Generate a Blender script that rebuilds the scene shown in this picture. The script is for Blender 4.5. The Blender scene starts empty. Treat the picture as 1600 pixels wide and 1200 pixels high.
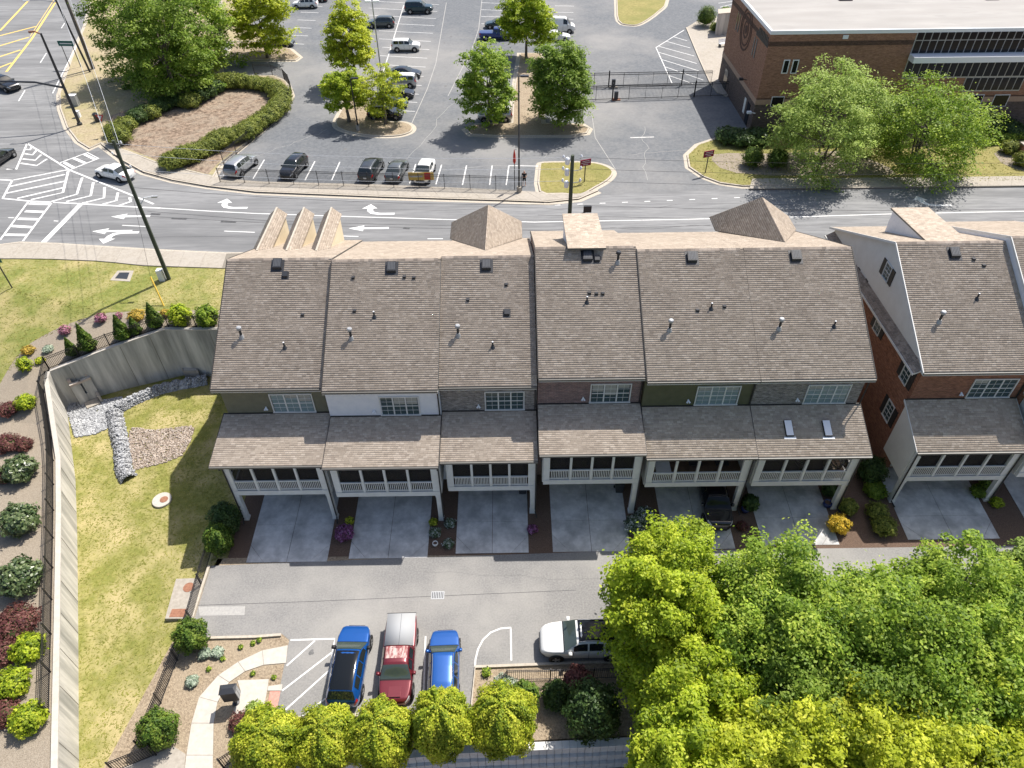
import bpy, bmesh, math, random
import numpy as np
from mathutils import Vector, Matrix
random.seed(7); RNG = np.random.default_rng(7)
SC = bpy.context.scene; COL = SC.collection
R = math.radians
# ------------------------------------------------------------------ camera, sky, sun, exposure
F_PX = 1110.0; PITCH = R(42.77); ROLL = R(0.707); YAW = R(0.07); CAM_H = 41.0
def cam_axes():
    f = np.array([math.sin(YAW)*math.cos(PITCH), math.cos(YAW)*math.cos(PITCH), -math.sin(PITCH)])
    r0 = np.array([math.cos(YAW), -math.sin(YAW), 0.0]); d0 = np.cross(f, r0)
    r = math.cos(ROLL)*r0 + math.sin(ROLL)*d0; d = -math.sin(ROLL)*r0 + math.cos(ROLL)*d0
    return r, d, f
CR, CD, CF = cam_axes(); CAM = np.array([0, 0, CAM_H])
cd = bpy.data.cameras.new('camera'); cam = bpy.data.objects.new('camera', cd); COL.objects.link(cam)
cd.sensor_fit = 'HORIZONTAL'; cd.sensor_width = 36.0; cd.lens = F_PX/1600*36; cd.clip_end = 3000; cd.clip_start = 0.5
mw = Matrix.Identity(4)
for i in range(3):
    mw[i][0] = CR[i]; mw[i][1] = -CD[i]; mw[i][2] = -CF[i]; mw[i][3] = CAM[i]
cam.matrix_world = mw; SC.camera = cam
SUN_S = Vector((-0.44, -0.465, -1.0)).normalized()          # the way the light travels
SUN_EL = math.asin(-SUN_S.z); SUN_AZ = math.atan2(-SUN_S.x, -SUN_S.y)
W = bpy.data.worlds.new('World'); SC.world = W; W.use_nodes = True
nt = W.node_tree; bg = nt.nodes['Background']; sky = nt.nodes.new('ShaderNodeTexSky')
sky.sky_type = 'NISHITA'; sky.sun_disc = False; sky.sun_elevation = SUN_EL; sky.sun_rotation = SUN_AZ
sky.air_density = 1.0; sky.dust_density = 3.0; sky.ozone_density = 1.0; sky.altitude = 200
nt.links.new(sky.outputs[0], bg.inputs[0]); bg.inputs[1].default_value = 0.105
sl = bpy.data.lights.new('sun', 'SUN'); sl.energy = 4.7; sl.angle = R(0.53); sl.color = (1.0, 0.945, 0.87)
so = bpy.data.objects.new('sun', sl); COL.objects.link(so)
so.rotation_euler = SUN_S.to_track_quat('-Z', 'Y').to_euler(); so.location = (40, 40, 90)
SC.view_settings.view_transform = 'Standard'; SC.view_settings.look = 'None'
SC.view_settings.exposure = 0.63; SC.view_settings.gamma = 1.0; SC.view_settings.use_curve_mapping = False
SC.render.engine = 'CYCLES'
SC.cycles.max_bounces = 6; SC.cycles.diffuse_bounces = 3; SC.cycles.transparent_max_bounces = 8

# ------------------------------------------------------------------ survey helpers: a photo bearing meets a level
def _ray(x, y): return CR*((x-800)/F_PX) + CD*((y-600)/F_PX) + CF
def G(x, y, z=0.0):
    d = _ray(x, y); p = CAM + d*((z-CAM_H)/d[2]); return (float(p[0]), float(p[1]), z)
def GY(x, y, Y):
    d = _ray(x, y); p = CAM + d*(Y/d[1]); return (float(p[0]), Y, float(p[2]))
ZS = 4.5                                                    # street level above the alley
def hL(X, Y):                                               # bank and lawn west of the houses
    q = 50 - Y - 0.35*(X+37); q = min(max(q, 0), 12)
    return 4.54 - 0.21*q
def GT(x, y, hf=hL):
    z = 3.0
    for _ in range(25):
        p = G(x, y, z); z = 0.5*z + 0.5*hf(p[0], p[1])
    return (p[0], p[1], hf(p[0], p[1]))
def hB(X, Y):                                               # floor of the basin
    return -0.5 + 0.42*min(max((X+24)/4, 0), 1)

# ------------------------------------------------------------------ materials
MATS = {}
def _new(name):
    m = bpy.data.materials.new(name); m.use_nodes = True; n = m.node_tree
    return m, n, n.nodes['Principled BSDF']
def lin(c): return tuple(((v/12.92) if v <= .04045 else ((v+.055)/1.055)**2.4) for v in c)
def mat(name, c1, c2=None, scale=3.0, rough=.85, bump=0, bscale=None, c3=None, big=.0, bigscale=.15, spec=.3, metal=0, coat=0, detail=5, stretch=None, ramp=(.35, .65)):
    m, n, b = _new(name); N = n.nodes.new; L = n.links.new
    b.inputs['Roughness'].default_value = rough; b.inputs['Metallic'].default_value = metal
    b.inputs['Specular IOR Level'].default_value = spec; b.inputs['Coat Weight'].default_value = coat
    b.inputs['Coat Roughness'].default_value = .05
    b.inputs['Base Color'].default_value = (*c1, 1)
    geo = N('ShaderNodeNewGeometry'); vec = geo.outputs['Position']
    if stretch:
        mp = N('ShaderNodeMapping'); mp.inputs['Scale'].default_value = stretch; L(vec, mp.inputs[0]); vec = mp.outputs[0]
    if c2:
        t = N('ShaderNodeTexNoise'); t.inputs['Scale'].default_value = scale; t.inputs['Detail'].default_value = detail; t.inputs['Roughness'].default_value = .65
        L(vec, t.inputs['Vector']); r = N('ShaderNodeValToRGB'); L(t.outputs[0], r.inputs[0])
        e = r.color_ramp.elements; e[0].position = ramp[0]; e[1].position = ramp[1]; e[0].color = (*c1, 1); e[1].color = (*c2, 1)
        out = r.outputs[0]
        if c3:
            t2 = N('ShaderNodeTexNoise'); t2.inputs['Scale'].default_value = bigscale; t2.inputs['Detail'].default_value = 7; t2.inputs['Roughness'].default_value = .6
            L(vec, t2.inputs['Vector']); r2 = N('ShaderNodeValToRGB'); L(t2.outputs[0], r2.inputs[0])
            r2.color_ramp.elements[0].position = .42; r2.color_ramp.elements[1].position = .66
            r2.color_ramp.elements[0].color = (0, 0, 0, 1); r2.color_ramp.elements[1].color = (big, big, big, 1)
            mx = N('ShaderNodeMix'); mx.data_type = 'RGBA'; L(r2.outputs[0], mx.inputs[0]); L(out, mx.inputs[6]); mx.inputs[7].default_value = (*c3, 1)
            out = mx.outputs[2]
        L(out, b.inputs['Base Color'])
    if bump:
        t3 = N('ShaderNodeTexNoise'); t3.inputs['Scale'].default_value = bscale or scale*3; t3.inputs['Detail'].default_value = 4
        L(vec, t3.inputs['Vector']); bp = N('ShaderNodeBump'); bp.inputs['Strength'].default_value = 1; bp.inputs['Distance'].default_value = bump
        L(t3.outputs[0], bp.inputs['Height']); L(bp.outputs[0], b.inputs['Normal'])
    MATS[name] = m; return m
def tintmat(name, cols, rough=.85, trans=0.0, noise=.15, spec=.25, attr='tint', tcol=None):
    """colour picked per small face by the attribute 'tint' (0..1)"""
    m, n, b = _new(name); N = n.nodes.new; L = n.links.new
    a = N('ShaderNodeAttribute'); a.attribute_name = attr
    r = N('ShaderNodeValToRGB'); L(a.outputs['Fac'], r.inputs[0]); el = r.color_ramp.elements
    while len(el) < len(cols): el.new(.5)
    for i, c in enumerate(cols): el[i].position = i/(len(cols)-1); el[i].color = (*c, 1)
    out = r.outputs[0]
    if noise:
        t = N('ShaderNodeTexNoise'); t.inputs['Scale'].default_value = .7; t.inputs['Detail'].default_value = 5
        g = N('ShaderNodeNewGeometry'); L(g.outputs['Position'], t.inputs['Vector'])
        mr = N('ShaderNodeMapRange'); mr.inputs[1].default_value = .3; mr.inputs[2].default_value = .7; mr.inputs[3].default_value = 1-noise; mr.inputs[4].default_value = 1+noise
        L(t.outputs[0], mr.inputs[0]); mm = N('ShaderNodeVectorMath'); mm.operation = 'SCALE'; L(out, mm.inputs[0]); L(mr.outputs[0], mm.inputs['Scale']); out = mm.outputs[0]
    L(out, b.inputs['Base Color']); b.inputs['Roughness'].default_value = rough; b.inputs['Specular IOR Level'].default_value = spec
    if trans:
        td = N('ShaderNodeBsdfTranslucent'); mx = N('ShaderNodeMixShader'); mx.inputs[0].default_value = trans
        hs = N('ShaderNodeHueSaturation'); hs.inputs['Hue'].default_value = .505; hs.inputs['Value'].default_value = 1.65; L(out, hs.inputs['Color']); L(hs.outputs[0], td.inputs[0])
        L(b.outputs[0], mx.inputs[1]); L(td.outputs[0], mx.inputs[2]); L(mx.outputs[0], n.nodes['Material Output'].inputs[0])
    MATS[name] = m; return m
def brickmat(name, c1, c2, mortar, w=.21, h=.075, rough=.9, bias=0.0):
    m, n, b = _new(name); N = n.nodes.new; L = n.links.new
    g = N('ShaderNodeNewGeometry'); s = N('ShaderNodeSeparateXYZ'); L(g.outputs['Position'], s.inputs[0])
    ad = N('ShaderNodeMath'); L(s.outputs[0], ad.inputs[0]); L(s.outputs[1], ad.inputs[1]); c = N('ShaderNodeCombineXYZ'); L(ad.outputs[0], c.inputs[0]); L(s.outputs[2], c.inputs[1])
    k = N('ShaderNodeTexBrick'); L(c.outputs[0], k.inputs[0]); k.inputs['Scale'].default_value = 1
    k.inputs['Brick Width'].default_value = w; k.inputs['Row Height'].default_value = h; k.inputs['Mortar Size'].default_value = .006; k.inputs['Bias'].default_value = bias
    k.inputs['Color1'].default_value = (*c1, 1); k.inputs['Color2'].default_value = (*c2, 1); k.inputs['Mortar'].default_value = (*mortar, 1)
    t = N('ShaderNodeTexNoise'); t.inputs['Scale'].default_value = 2.2; t.inputs['Detail'].default_value = 7; t.inputs['Roughness'].default_value = .7
    mp = N('ShaderNodeMapping'); mp.inputs['Scale'].default_value = (1, 1, 3.5); L(g.outputs['Position'], mp.inputs[0]); L(mp.outputs[0], t.inputs['Vector'])
    mr = N('ShaderNodeMapRange'); mr.inputs[1].default_value = .3; mr.inputs[2].default_value = .7; mr.inputs[3].default_value = .62; mr.inputs[4].default_value = 1.35
    L(t.outputs[0], mr.inputs[0]); mm = N('ShaderNodeVectorMath'); mm.operation = 'SCALE'; L(k.outputs[0], mm.inputs[0]); L(mr.outputs[0], mm.inputs['Scale'])
    L(mm.outputs[0], b.inputs['Base Color']); b.inputs['Roughness'].default_value = rough; b.inputs['Specular IOR Level'].default_value = .2
    bp = N('ShaderNodeBump'); bp.inputs['Distance'].default_value = .01; bp.invert = True; L(k.outputs['Fac'], bp.inputs['Height']); L(bp.outputs[0], b.inputs['Normal'])
    MATS[name] = m; return m
def glassmat(name, c, rough=.06, spec=.6):
    m, n, b = _new(name); b.inputs['Base Color'].default_value = (*c, 1); b.inputs['Roughness'].default_value = rough; b.inputs['Specular IOR Level'].default_value = spec
    MATS[name] = m; return m
mat('asphalt_alley', (.165, .163, .16), (.245, .24, .232), 9, .9, .004, 60, (.31, .30, .28), .75, .16)
mat('asphalt_road', (.165, .168, .172), (.25, .252, .254), 2.6, .9, .004, 60, (.125, .127, .13), .75, .34, stretch=(.12, 1, 1), detail=8)
mat('asphalt_lot', (.105, .113, .124), (.155, .163, .173), 3, .9, .004, 50, (.27, .262, .25), .7, .06)
mat('asphalt_patch', (.30, .295, .285), (.38, .37, .35), 7, .92)
mat('tar_and_shade', (.05, .05, .055), (.09, .09, .09), 4, .7)  # tar joints and cracks; also the painted shade strip along the far kerb
mat('paint_white', (.40, .40, .395), (.66, .66, .65), 5, .7, ramp=(.28, .46), detail=8)
mat('paint_worn', (.34, .335, .33), (.62, .61, .59), 5, .8, ramp=(.3, .6))
mat('paint_yellow', (.62, .42, .10), (.78, .56, .18), 6, .7)
mat('concrete', (.29, .26, .218), (.38, .345, .295), 4, .9, .003, 40, (.37, .34, .30), .5, .35)
mat('concrete_drive', (.52, .515, .50), (.66, .65, .63), 2.6, .9, .003, 40, (.30, .30, .295), .8, .7, detail=8)
mat('concrete_light', (.42, .39, .345), (.49, .46, .41), 3, .9, .003, 40)
mat('concrete_wall', (.45, .43, .385), (.60, .575, .52), 2.2, .9, .004, 20, (.26, .255, .23), .95, .9, stretch=(1.3, 1.3, .12))
mat('kerb', (.37, .33, .27), (.48, .43, .36), 6, .9, .003)
mat('joint', (.09, .085, .08)); mat('joint_soft', (.20, .18, .15)); mat('soil', (.19, .14, .10), (.27, .205, .15), 2.5, .95, .02, 12)
mat('mulch', (.165, .125, .085), (.38, .305, .215), 7, .95, .05, 14, (.34, .28, .20), .7, .5, detail=9)
mat('mulch_bark', (.10, .07, .05), (.30, .225, .165), 2.2, .95, .12, 5, (.29, .24, .185), .8, .6, detail=10, ramp=(.38, .6)); mat('mulch_dark', (.085, .056, .04), (.17, .115, .085), 20, .95, .03, 25)
mat('mulch_pink', (.20, .165, .125), (.33, .285, .225), 18, .95, .03, 25)
mat('straw_earth', (.27, .215, .14), (.40, .34, .22), 3, .95, .02, 12, (.27, .25, .10), .6, .25)
mat('lawn', (.155, .165, .036), (.245, .24, .066), 2.3, .95, .02, 30, (.43, .355, .18), .85, .38)
mat('lawn_green', (.13, .155, .034), (.215, .225, .06), 2.0, .95, .02, 30, (.40, .325, .16), .85, .26)
mat('lawn_dry', (.20, .175, .06), (.30, .265, .10), 2.4, .95, .02, 30, (.17, .175, .05), .7, .3)
mat('gravel_grey', (.25, .255, .265), (.52, .525, .53), 5, .9, .04, 14, ramp=(.4, .6))
mat('white_trim', (.62, .62, .60), (.70, .70, .68), 1.5, .55); mat('white_paint', (.72, .72, .71), (.78, .78, .77), 2, .6)
mat('siding_olive', (.15, .145, .10), (.175, .17, .118), 2, .75); mat('siding_moss', (.10, .10, .055), (.125, .122, .07), 2, .75)
mat('siding_white', (.68, .70, .74), (.76, .77, .80), 2, .7, .003, 30); mat('siding_tan', (.62, .52, .36), (.68, .58, .42), 2, .75)
mat('stucco_cream', (.72, .70, .65), (.77, .755, .71), 1.2, .85, .003, 30); mat('trim_dark', (.028, .026, .025), (.045, .042, .04), 4, .5)
mat('gutter', (.12, .115, .105), rough=.45, spec=.5); mat('metal_white', (.75, .77, .80), rough=.35, spec=.5)
mat('iron_black', (.012, .012, .014), rough=.45, spec=.5); mat('metal_dark', (.03, .032, .037), rough=.4, spec=.5)
mat('metal_grey', (.35, .36, .37), (.42, .43, .44), 6, .45, metal=.4); mat('wood_pole', (.045, .058, .042), (.085, .098, .07), 4, .9, stretch=(6, 6, .4))
mat('wire', (.03, .03, .032), rough=.5); mat('wire_sunlit', (.55, .57, .60), rough=.4); mat('insulator', (.66, .68, .72), rough=.3, spec=.6)  # the paler wire copy has sunlight put into its colour
mat('roof_membrane', (.30, .287, .272), (.375, .36, .34), .5, .9, c3=(.26, .245, .23), big=.6, bigscale=.25, stretch=(.6, 2.2, 1))
mat('sign_green', (.01, .10, .08), rough=.5); mat('sign_maroon', (.20, .01, .035), rough=.6); mat('red_paint', (.50, .03, .02), rough=.5)
mat('bark', (.09, .075, .06), (.17, .145, .12), 6, .95, .01, 20, stretch=(1, 1, .3)); mat('yellow_plastic', (.70, .48, .08), rough=.6)
mat('rust', (.22, .10, .065), (.32, .16, .10), 8, .9); mat('block_grey', (.48, .48, .48), (.60, .60, .59), 3, .9, .006, 30)
mat('block_cap', (.60, .59, .57), (.70, .69, .67), 3, .9); mat('paver_pink', (.45, .21, .165), (.54, .28, .23), 10, .9)
mat('paver_tan', (.42, .34, .28), (.50, .42, .35), 5, .9); mat('brick_tan', (.37, .25, .18), (.42, .29, .21), 6, .9); mat('screen_wood', (.13, .085, .055), (.19, .125, .085), 2, .7)
mat('rubber', (.015, .015, .016), rough=.8, spec=.2); mat('alloy', (.45, .46, .47), rough=.3, metal=.8); mat('alloy_dark', (.05, .05, .055), rough=.35, metal=.6)
mat('lamp_red', (.45, .01, .012), rough=.2, spec=.6); mat('lamp_clear', (.65, .67, .68), rough=.12, spec=.7); mat('plastic_black', (.02, .02, .021), rough=.55)
mat('fabric_cream', (.62, .52, .40), (.70, .60, .47), 8, .9); mat('fabric_grey', (.35, .36, .37), rough=.9); mat('skin', (.50, .30, .22), rough=.6); mat('cloth_black', (.018, .018, .022), rough=.9)
mat('ceramic_blue', (.015, .03, .12), rough=.2, spec=.6); mat('ceramic_white', (.7, .7, .68), rough=.3); mat('banner_yellow', (.75, .55, .12), (.62, .38, .10), 3, .7)
brickmat('brick_grey', (.34, .31, .285), (.16, .14, .13), (.42, .40, .37)); brickmat('brick_rose', (.27, .165, .15), (.18, .125, .12), (.40, .355, .33))
brickmat('brick_red', (.34, .155, .095), (.22, .10, .065), (.32, .21, .155)); brickmat('brick_civic', (.37, .20, .13), (.28, .145, .095), (.33, .21, .15))
brickmat('brick_dark', (.15, .11, .095), (.105, .08, .07), (.19, .155, .135)); brickmat('brick_brown', (.13, .075, .055), (.09, .055, .043), (.15, .10, .08))
glassmat('window_glass', (.045, .075, .078), .08); glassmat('window_pale', (.20, .27, .275), .12, .5); glassmat('glass_dark', (.008, .010, .013), .12, .25); glassmat('car_glass', (.018, .024, .024), .04, .8)
glassmat('car_glass_pale', (.05, .068, .06), .05, .8)  # pale interior reflection put into the windshield colour
tintmat('shingle', [(.29, .24, .193), (.355, .296, .238), (.405, .34, .276), (.47, .403, .332)], .92, 0, .07)
tintmat('shingle_dark', [(.20, .17, .145), (.30, .25, .21), (.40, .34, .285)], .92, 0, .1)
tintmat('stones', [(.15, .155, .165), (.31, .318, .33), (.54, .55, .56)], .9, 0, .1); tintmat('stones_brown', [(.19, .15, .12), (.33, .27, .22), (.50, .45, .40)], .9, 0, .1)
tintmat('leaf_lime', [(0.07, 0.125, 0.008), (0.29, 0.375, 0.02), (0.55, 0.58, 0.055)], .55, .36); tintmat('leaf_green', [(0.035, 0.085, 0.01), (0.2, 0.3, 0.028), (0.48, 0.55, 0.085)], .55, .36)
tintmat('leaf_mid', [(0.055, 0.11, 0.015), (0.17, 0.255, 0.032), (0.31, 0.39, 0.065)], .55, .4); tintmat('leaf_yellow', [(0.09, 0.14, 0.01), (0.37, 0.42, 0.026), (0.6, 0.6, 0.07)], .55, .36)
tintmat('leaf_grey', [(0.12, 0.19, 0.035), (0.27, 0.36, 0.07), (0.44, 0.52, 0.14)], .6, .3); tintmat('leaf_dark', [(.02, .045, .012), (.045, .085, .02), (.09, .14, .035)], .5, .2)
tintmat('leaf_laurel', [(.03, .06, .018), (.08, .12, .04), (.20, .24, .11)], .35, .15, spec=.5); tintmat('leaf_burgundy', [(.06, .018, .02), (.13, .045, .04), (.21, .10, .08)], .6, .2)
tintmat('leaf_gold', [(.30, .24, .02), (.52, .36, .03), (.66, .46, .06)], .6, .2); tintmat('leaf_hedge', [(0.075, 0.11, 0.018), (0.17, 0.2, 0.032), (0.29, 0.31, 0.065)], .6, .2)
tintmat('leaf_arbor', [(0.09, 0.15, 0.01), (0.27, 0.325, 0.018), (0.52, 0.52, 0.055)], .6, .25); tintmat('leaf_cone', [(.03, .07, .01), (.08, .14, .015), (.17, .22, .03)], .6, .2)
tintmat('bloom_purple', [(.09, .06, .04), (.22, .06, .18), (.46, .24, .44)], .6, .2); tintmat('bloom_pink', [(.12, .13, .05), (.36, .13, .20), (.60, .30, .42)], .6, .2)
tintmat('bloom_white', [(.05, .08, .04), (.10, .15, .08), (.72, .75, .74)], .6, .2); tintmat('bloom_orange', [(.18, .17, .03), (.42, .28, .04), (.62, .45, .10)], .6, .2)
tintmat('blade', [(.16, .175, .03), (.24, .24, .055), (.35, .31, .11)], .9, .3); tintmat('leaf_silver', [(.16, .22, .14), (.30, .36, .27), (.45, .48, .40)], .6, .2)

# ------------------------------------------------------------------ mesh helpers
ORG = {}                                                    # world position of an object's origin
def sub(p, o): return (p[0]-o[0], p[1]-o[1], p[2]-o[2])
def link(name, me, m=None, parent=None, kind=None, smooth=False, local=False):
    o = bpy.data.objects.new(name, me); COL.objects.link(o)
    if m is not None and not me.materials: me.materials.append(MATS[m] if isinstance(m, str) else m)
    if parent is not None: o.parent = parent; ORG[o.name] = ORG.get(parent.name, (0, 0, 0))
    if kind: o['kind'] = kind
    if smooth: me.polygons.foreach_set('use_smooth', [True]*len(me.polygons))
    return o
def tag(o, label, cat, group=None):
    o['label'] = label; o['category'] = cat
    if group: o['group'] = group
    return o
def thing(name, label, cat, loc=(0, 0, 0), rz=0, group=None):
    o = bpy.data.objects.new(name, None); COL.objects.link(o); o.location = loc; o.rotation_euler = (0, 0, rz); o.empty_display_size = .3
    ORG[o.name] = (0, 0, 0) if rz else tuple(loc)
    return tag(o, label, cat, group)
class MB:
    def __init__(s): s.v = []; s.f = []
    def add(s, vs, fs):
        k = len(s.v); s.v += [tuple(float(c) for c in v) for v in vs]; s.f += [tuple(i+k for i in f) for f in fs]; return s
    def box(s, x0, x1, y0, y1, z0, z1):
        return s.add([(x0, y0, z0), (x1, y0, z0), (x1, y1, z0), (x0, y1, z0), (x0, y0, z1), (x1, y0, z1), (x1, y1, z1), (x0, y1, z1)],
                     [(3, 2, 1, 0), (4, 5, 6, 7), (0, 1, 5, 4), (1, 2, 6, 5), (2, 3, 7, 6), (3, 0, 4, 7)])
    def prism(s, poly, z0, z1, bottom=True):
        n = len(poly); a = sum(poly[i][0]*poly[(i+1) % n][1]-poly[(i+1) % n][0]*poly[i][1] for i in range(n))
        if a < 0: poly = poly[::-1]
        zz = (lambda p, z: z(p[0], p[1]) if callable(z) else z)
        vs = [(p[0], p[1], zz(p, z0)) for p in poly]+[(p[0], p[1], zz(p, z1)) for p in poly]
        fs = [tuple(range(n, 2*n))]+[(i, (i+1) % n, n+(i+1) % n, n+i) for i in range(n)]
        if bottom: fs.append(tuple(range(n-1, -1, -1)))
        return s.add(vs, fs)
    def sheet(s, poly, z):
        n = len(poly); a = sum(poly[i][0]*poly[(i+1) % n][1]-poly[(i+1) % n][0]*poly[i][1] for i in range(n))
        if a < 0: poly = poly[::-1]
        return s.add([(p[0], p[1], z(p[0], p[1]) if callable(z) else z) for p in poly], [tuple(range(n))])
    def extx(s, prof, x0, x1):                              # profile in (y, z) pushed along x
        n = len(prof); a = sum(prof[i][0]*prof[(i+1) % n][1]-prof[(i+1) % n][0]*prof[i][1] for i in range(n))
        if a < 0: prof = prof[::-1]
        return s.add([(x0, y, z) for y, z in prof]+[(x1, y, z) for y, z in prof],
                     [tuple(range(n-1, -1, -1)), tuple(range(n, 2*n))]+[(i, (i+1) % n, n+(i+1) % n, n+i) for i in range(n)])
    def tube(s, pts, r, n=6, cap=True):
        pts = [Vector(p) for p in pts]; rs = r if isinstance(r, (list, tuple)) else [r]*len(pts); k = len(s.v)
        for i, p in enumerate(pts):
            d = (pts[min(i+1, len(pts)-1)]-pts[max(i-1, 0)]).normalized()
            a = d.orthogonal().normalized() if abs(d.z) < .95 else Vector((1, 0, 0)); a = (a-d*a.dot(d)).normalized(); b = d.cross(a)
            s.v += [tuple(p+a*rs[i]*math.cos(t*2*math.pi/n)+b*rs[i]*math.sin(t*2*math.pi/n)) for t in range(n)]
        for i in range(len(pts)-1):
            for t in range(n): s.f.append((k+i*n+t, k+i*n+(t+1) % n, k+(i+1)*n+(t+1) % n, k+(i+1)*n+t))
        if cap: s.f.append(tuple(k+t for t in range(n-1, -1, -1))); s.f.append(tuple(k+(len(pts)-1)*n+t for t in range(n)))
        return s
    def bar(s, a, b, w, h):                                 # square bar from a to b
        a = Vector(a); b = Vector(b); d = (b-a).normalized(); u = d.cross(Vector((0, 0, 1))); u = u.normalized() if u.length > 1e-4 else Vector((1, 0, 0)); v = u.cross(d)
        c = [a+u*sx*w/2+v*sy*h/2 for sx, sy in ((-1, -1), (1, -1), (1, 1), (-1, 1))]; e = [p+(b-a) for p in c]
        return s.add(c+e, [(3, 2, 1, 0), (4, 5, 6, 7), (0, 1, 5, 4), (1, 2, 6, 5), (2, 3, 7, 6), (3, 0, 4, 7)])
    def lathe(s, prof, c=(0, 0, 0), n=16):                  # (r, z) pairs
        k = len(s.v)
        for r, z in prof: s.v += [(c[0]+r*math.cos(2*math.pi*t/n), c[1]+r*math.sin(2*math.pi*t/n), c[2]+z) for t in range(n)]
        for i in range(len(prof)-1):
            for t in range(n): s.f.append((k+i*n+t, k+i*n+(t+1) % n, k+(i+1)*n+(t+1) % n, k+(i+1)*n+t))
        s.f.append(tuple(k+t for t in range(n-1, -1, -1))); s.f.append(tuple(k+(len(prof)-1)*n+t for t in range(n))); return s
    def mesh(s, name, org=(0, 0, 0)):
        me = bpy.data.meshes.new(name); me.from_pydata([sub(v, org) for v in s.v], [], s.f); me.update(); return me
    def build(s, name, m, parent=None, kind=None, smooth=False):
        org = ORG.get(parent.name, (0, 0, 0)) if parent is not None else (0, 0, 0)
        return link(name, s.mesh(name, org), m, parent, kind, smooth)
def quick(name, V, F4, m, parent=None, kind=None, tint=None, smooth=False, tri=False):
    """a big mesh from arrays; tint is one value per face"""
    org = ORG.get(parent.name, (0, 0, 0)) if parent is not None else (0, 0, 0)
    V = np.asarray(V, np.float32)-np.array(org, np.float32); F4 = np.asarray(F4, np.int32); k = F4.shape[1]
    me = bpy.data.meshes.new(name); me.vertices.add(len(V)); me.vertices.foreach_set('co', V.ravel())
    me.loops.add(F4.size); me.loops.foreach_set('vertex_index', F4.ravel()); me.polygons.add(len(F4))
    me.polygons.foreach_set('loop_start', np.arange(0, F4.size, k, dtype=np.int32)); me.update(calc_edges=True)
    if tint is not None:
        a = me.attributes.new('tint', 'FLOAT', 'FACE'); a.data.foreach_set('value', np.asarray(tint, np.float32))
    return link(name, me, m, parent, kind, smooth)
def struct(name, mb, m, parent=None, smooth=False): return mb.build(name, m, parent, None if parent is not None else 'structure', smooth)
def ribbon(pts, w0, w1=0.0):                                # polyline widened w0 to its left and w1 to its right
    P = [Vector((p[0], p[1])) for p in pts]; L = []; Rr = []
    for i, p in enumerate(P):
        d = (P[min(i+1, len(P)-1)]-P[max(i-1, 0)]).normalized(); n = Vector((-d.y, d.x)); L.append(p+n*w0); Rr.append(p-n*w1)
    return [tuple(q) for q in L]+[tuple(q) for q in Rr[::-1]]
def ribbon_mb(mb, pts, w0, w1, z0, z1=None):                # the same as quads, flat or with height
    P = ribbon(pts, w0, w1); n = len(pts)
    for i in range(n-1):
        q = [P[i], P[i+1], P[2*n-2-i], P[2*n-1-i]]
        if z1 is None: mb.sheet(q, z0)
        else: mb.prism(q, z0, z1, False)
    return mb
def smooth_pts(pts, k=4):
    out = []; n = len(pts); P = [np.array(p, float) for p in pts]
    for i in range(n-1):
        a, b, c, d = P[max(i-1, 0)], P[i], P[i+1], P[min(i+2, n-1)]
        for t in np.arange(k)/k: out.append(tuple(.5*((2*b)+(c-a)*t+(2*a-5*b+4*c-d)*t*t+(3*b-a-3*c+d)*t**3)))
    out.append(tuple(P[-1])); return out
def inpoly(x, y, poly):
    x = np.asarray(x); y = np.asarray(y); c = np.zeros(x.shape, bool); n = len(poly)
    for i in range(n):
        x1, y1 = poly[i][:2]; x2, y2 = poly[(i+1) % n][:2]
        if y1 == y2: continue
        c ^= ((y1 > y) != (y2 > y)) & (x < (x2-x1)*(y-y1)/(y2-y1)+x1)
    return c
def scatter(poly, n):
    xs = [p[0] for p in poly]; ys = [p[1] for p in poly]
    x = RNG.uniform(min(xs), max(xs), n); y = RNG.uniform(min(ys), max(ys), n); k = inpoly(x, y, poly); return x[k], y[k]
def grass(name, poly, hf, dens, label, m='blade', h=.022):
    xs = [p[0] for p in poly]; ys = [p[1] for p in poly]; A = (max(xs)-min(xs))*(max(ys)-min(ys))
    x, y = scatter(poly, int(A*dens)); n = len(x); z = np.array([hf(a, b) for a, b in zip(x, y)]) if callable(hf) else np.full(n, hf)
    a = RNG.uniform(0, 6.28, n); w = RNG.uniform(.03, .08, n); hh = h*RNG.uniform(.5, 1.4, n); lx = RNG.normal(0, .11, n); ly = RNG.normal(0, .11, n)
    V = np.empty((n, 3, 3)); V[:, 0] = np.c_[x-np.cos(a)*w, y-np.sin(a)*w, z]; V[:, 1] = np.c_[x+np.cos(a)*w, y+np.sin(a)*w, z]; V[:, 2] = np.c_[x+lx, y+ly, z+hh]
    o = quick(name, V.reshape(-1, 3), np.arange(3*n).reshape(-1, 3), m, None, 'stuff', RNG.beta(2, 2, n)); tag(o, label, 'grass'); return o
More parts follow.
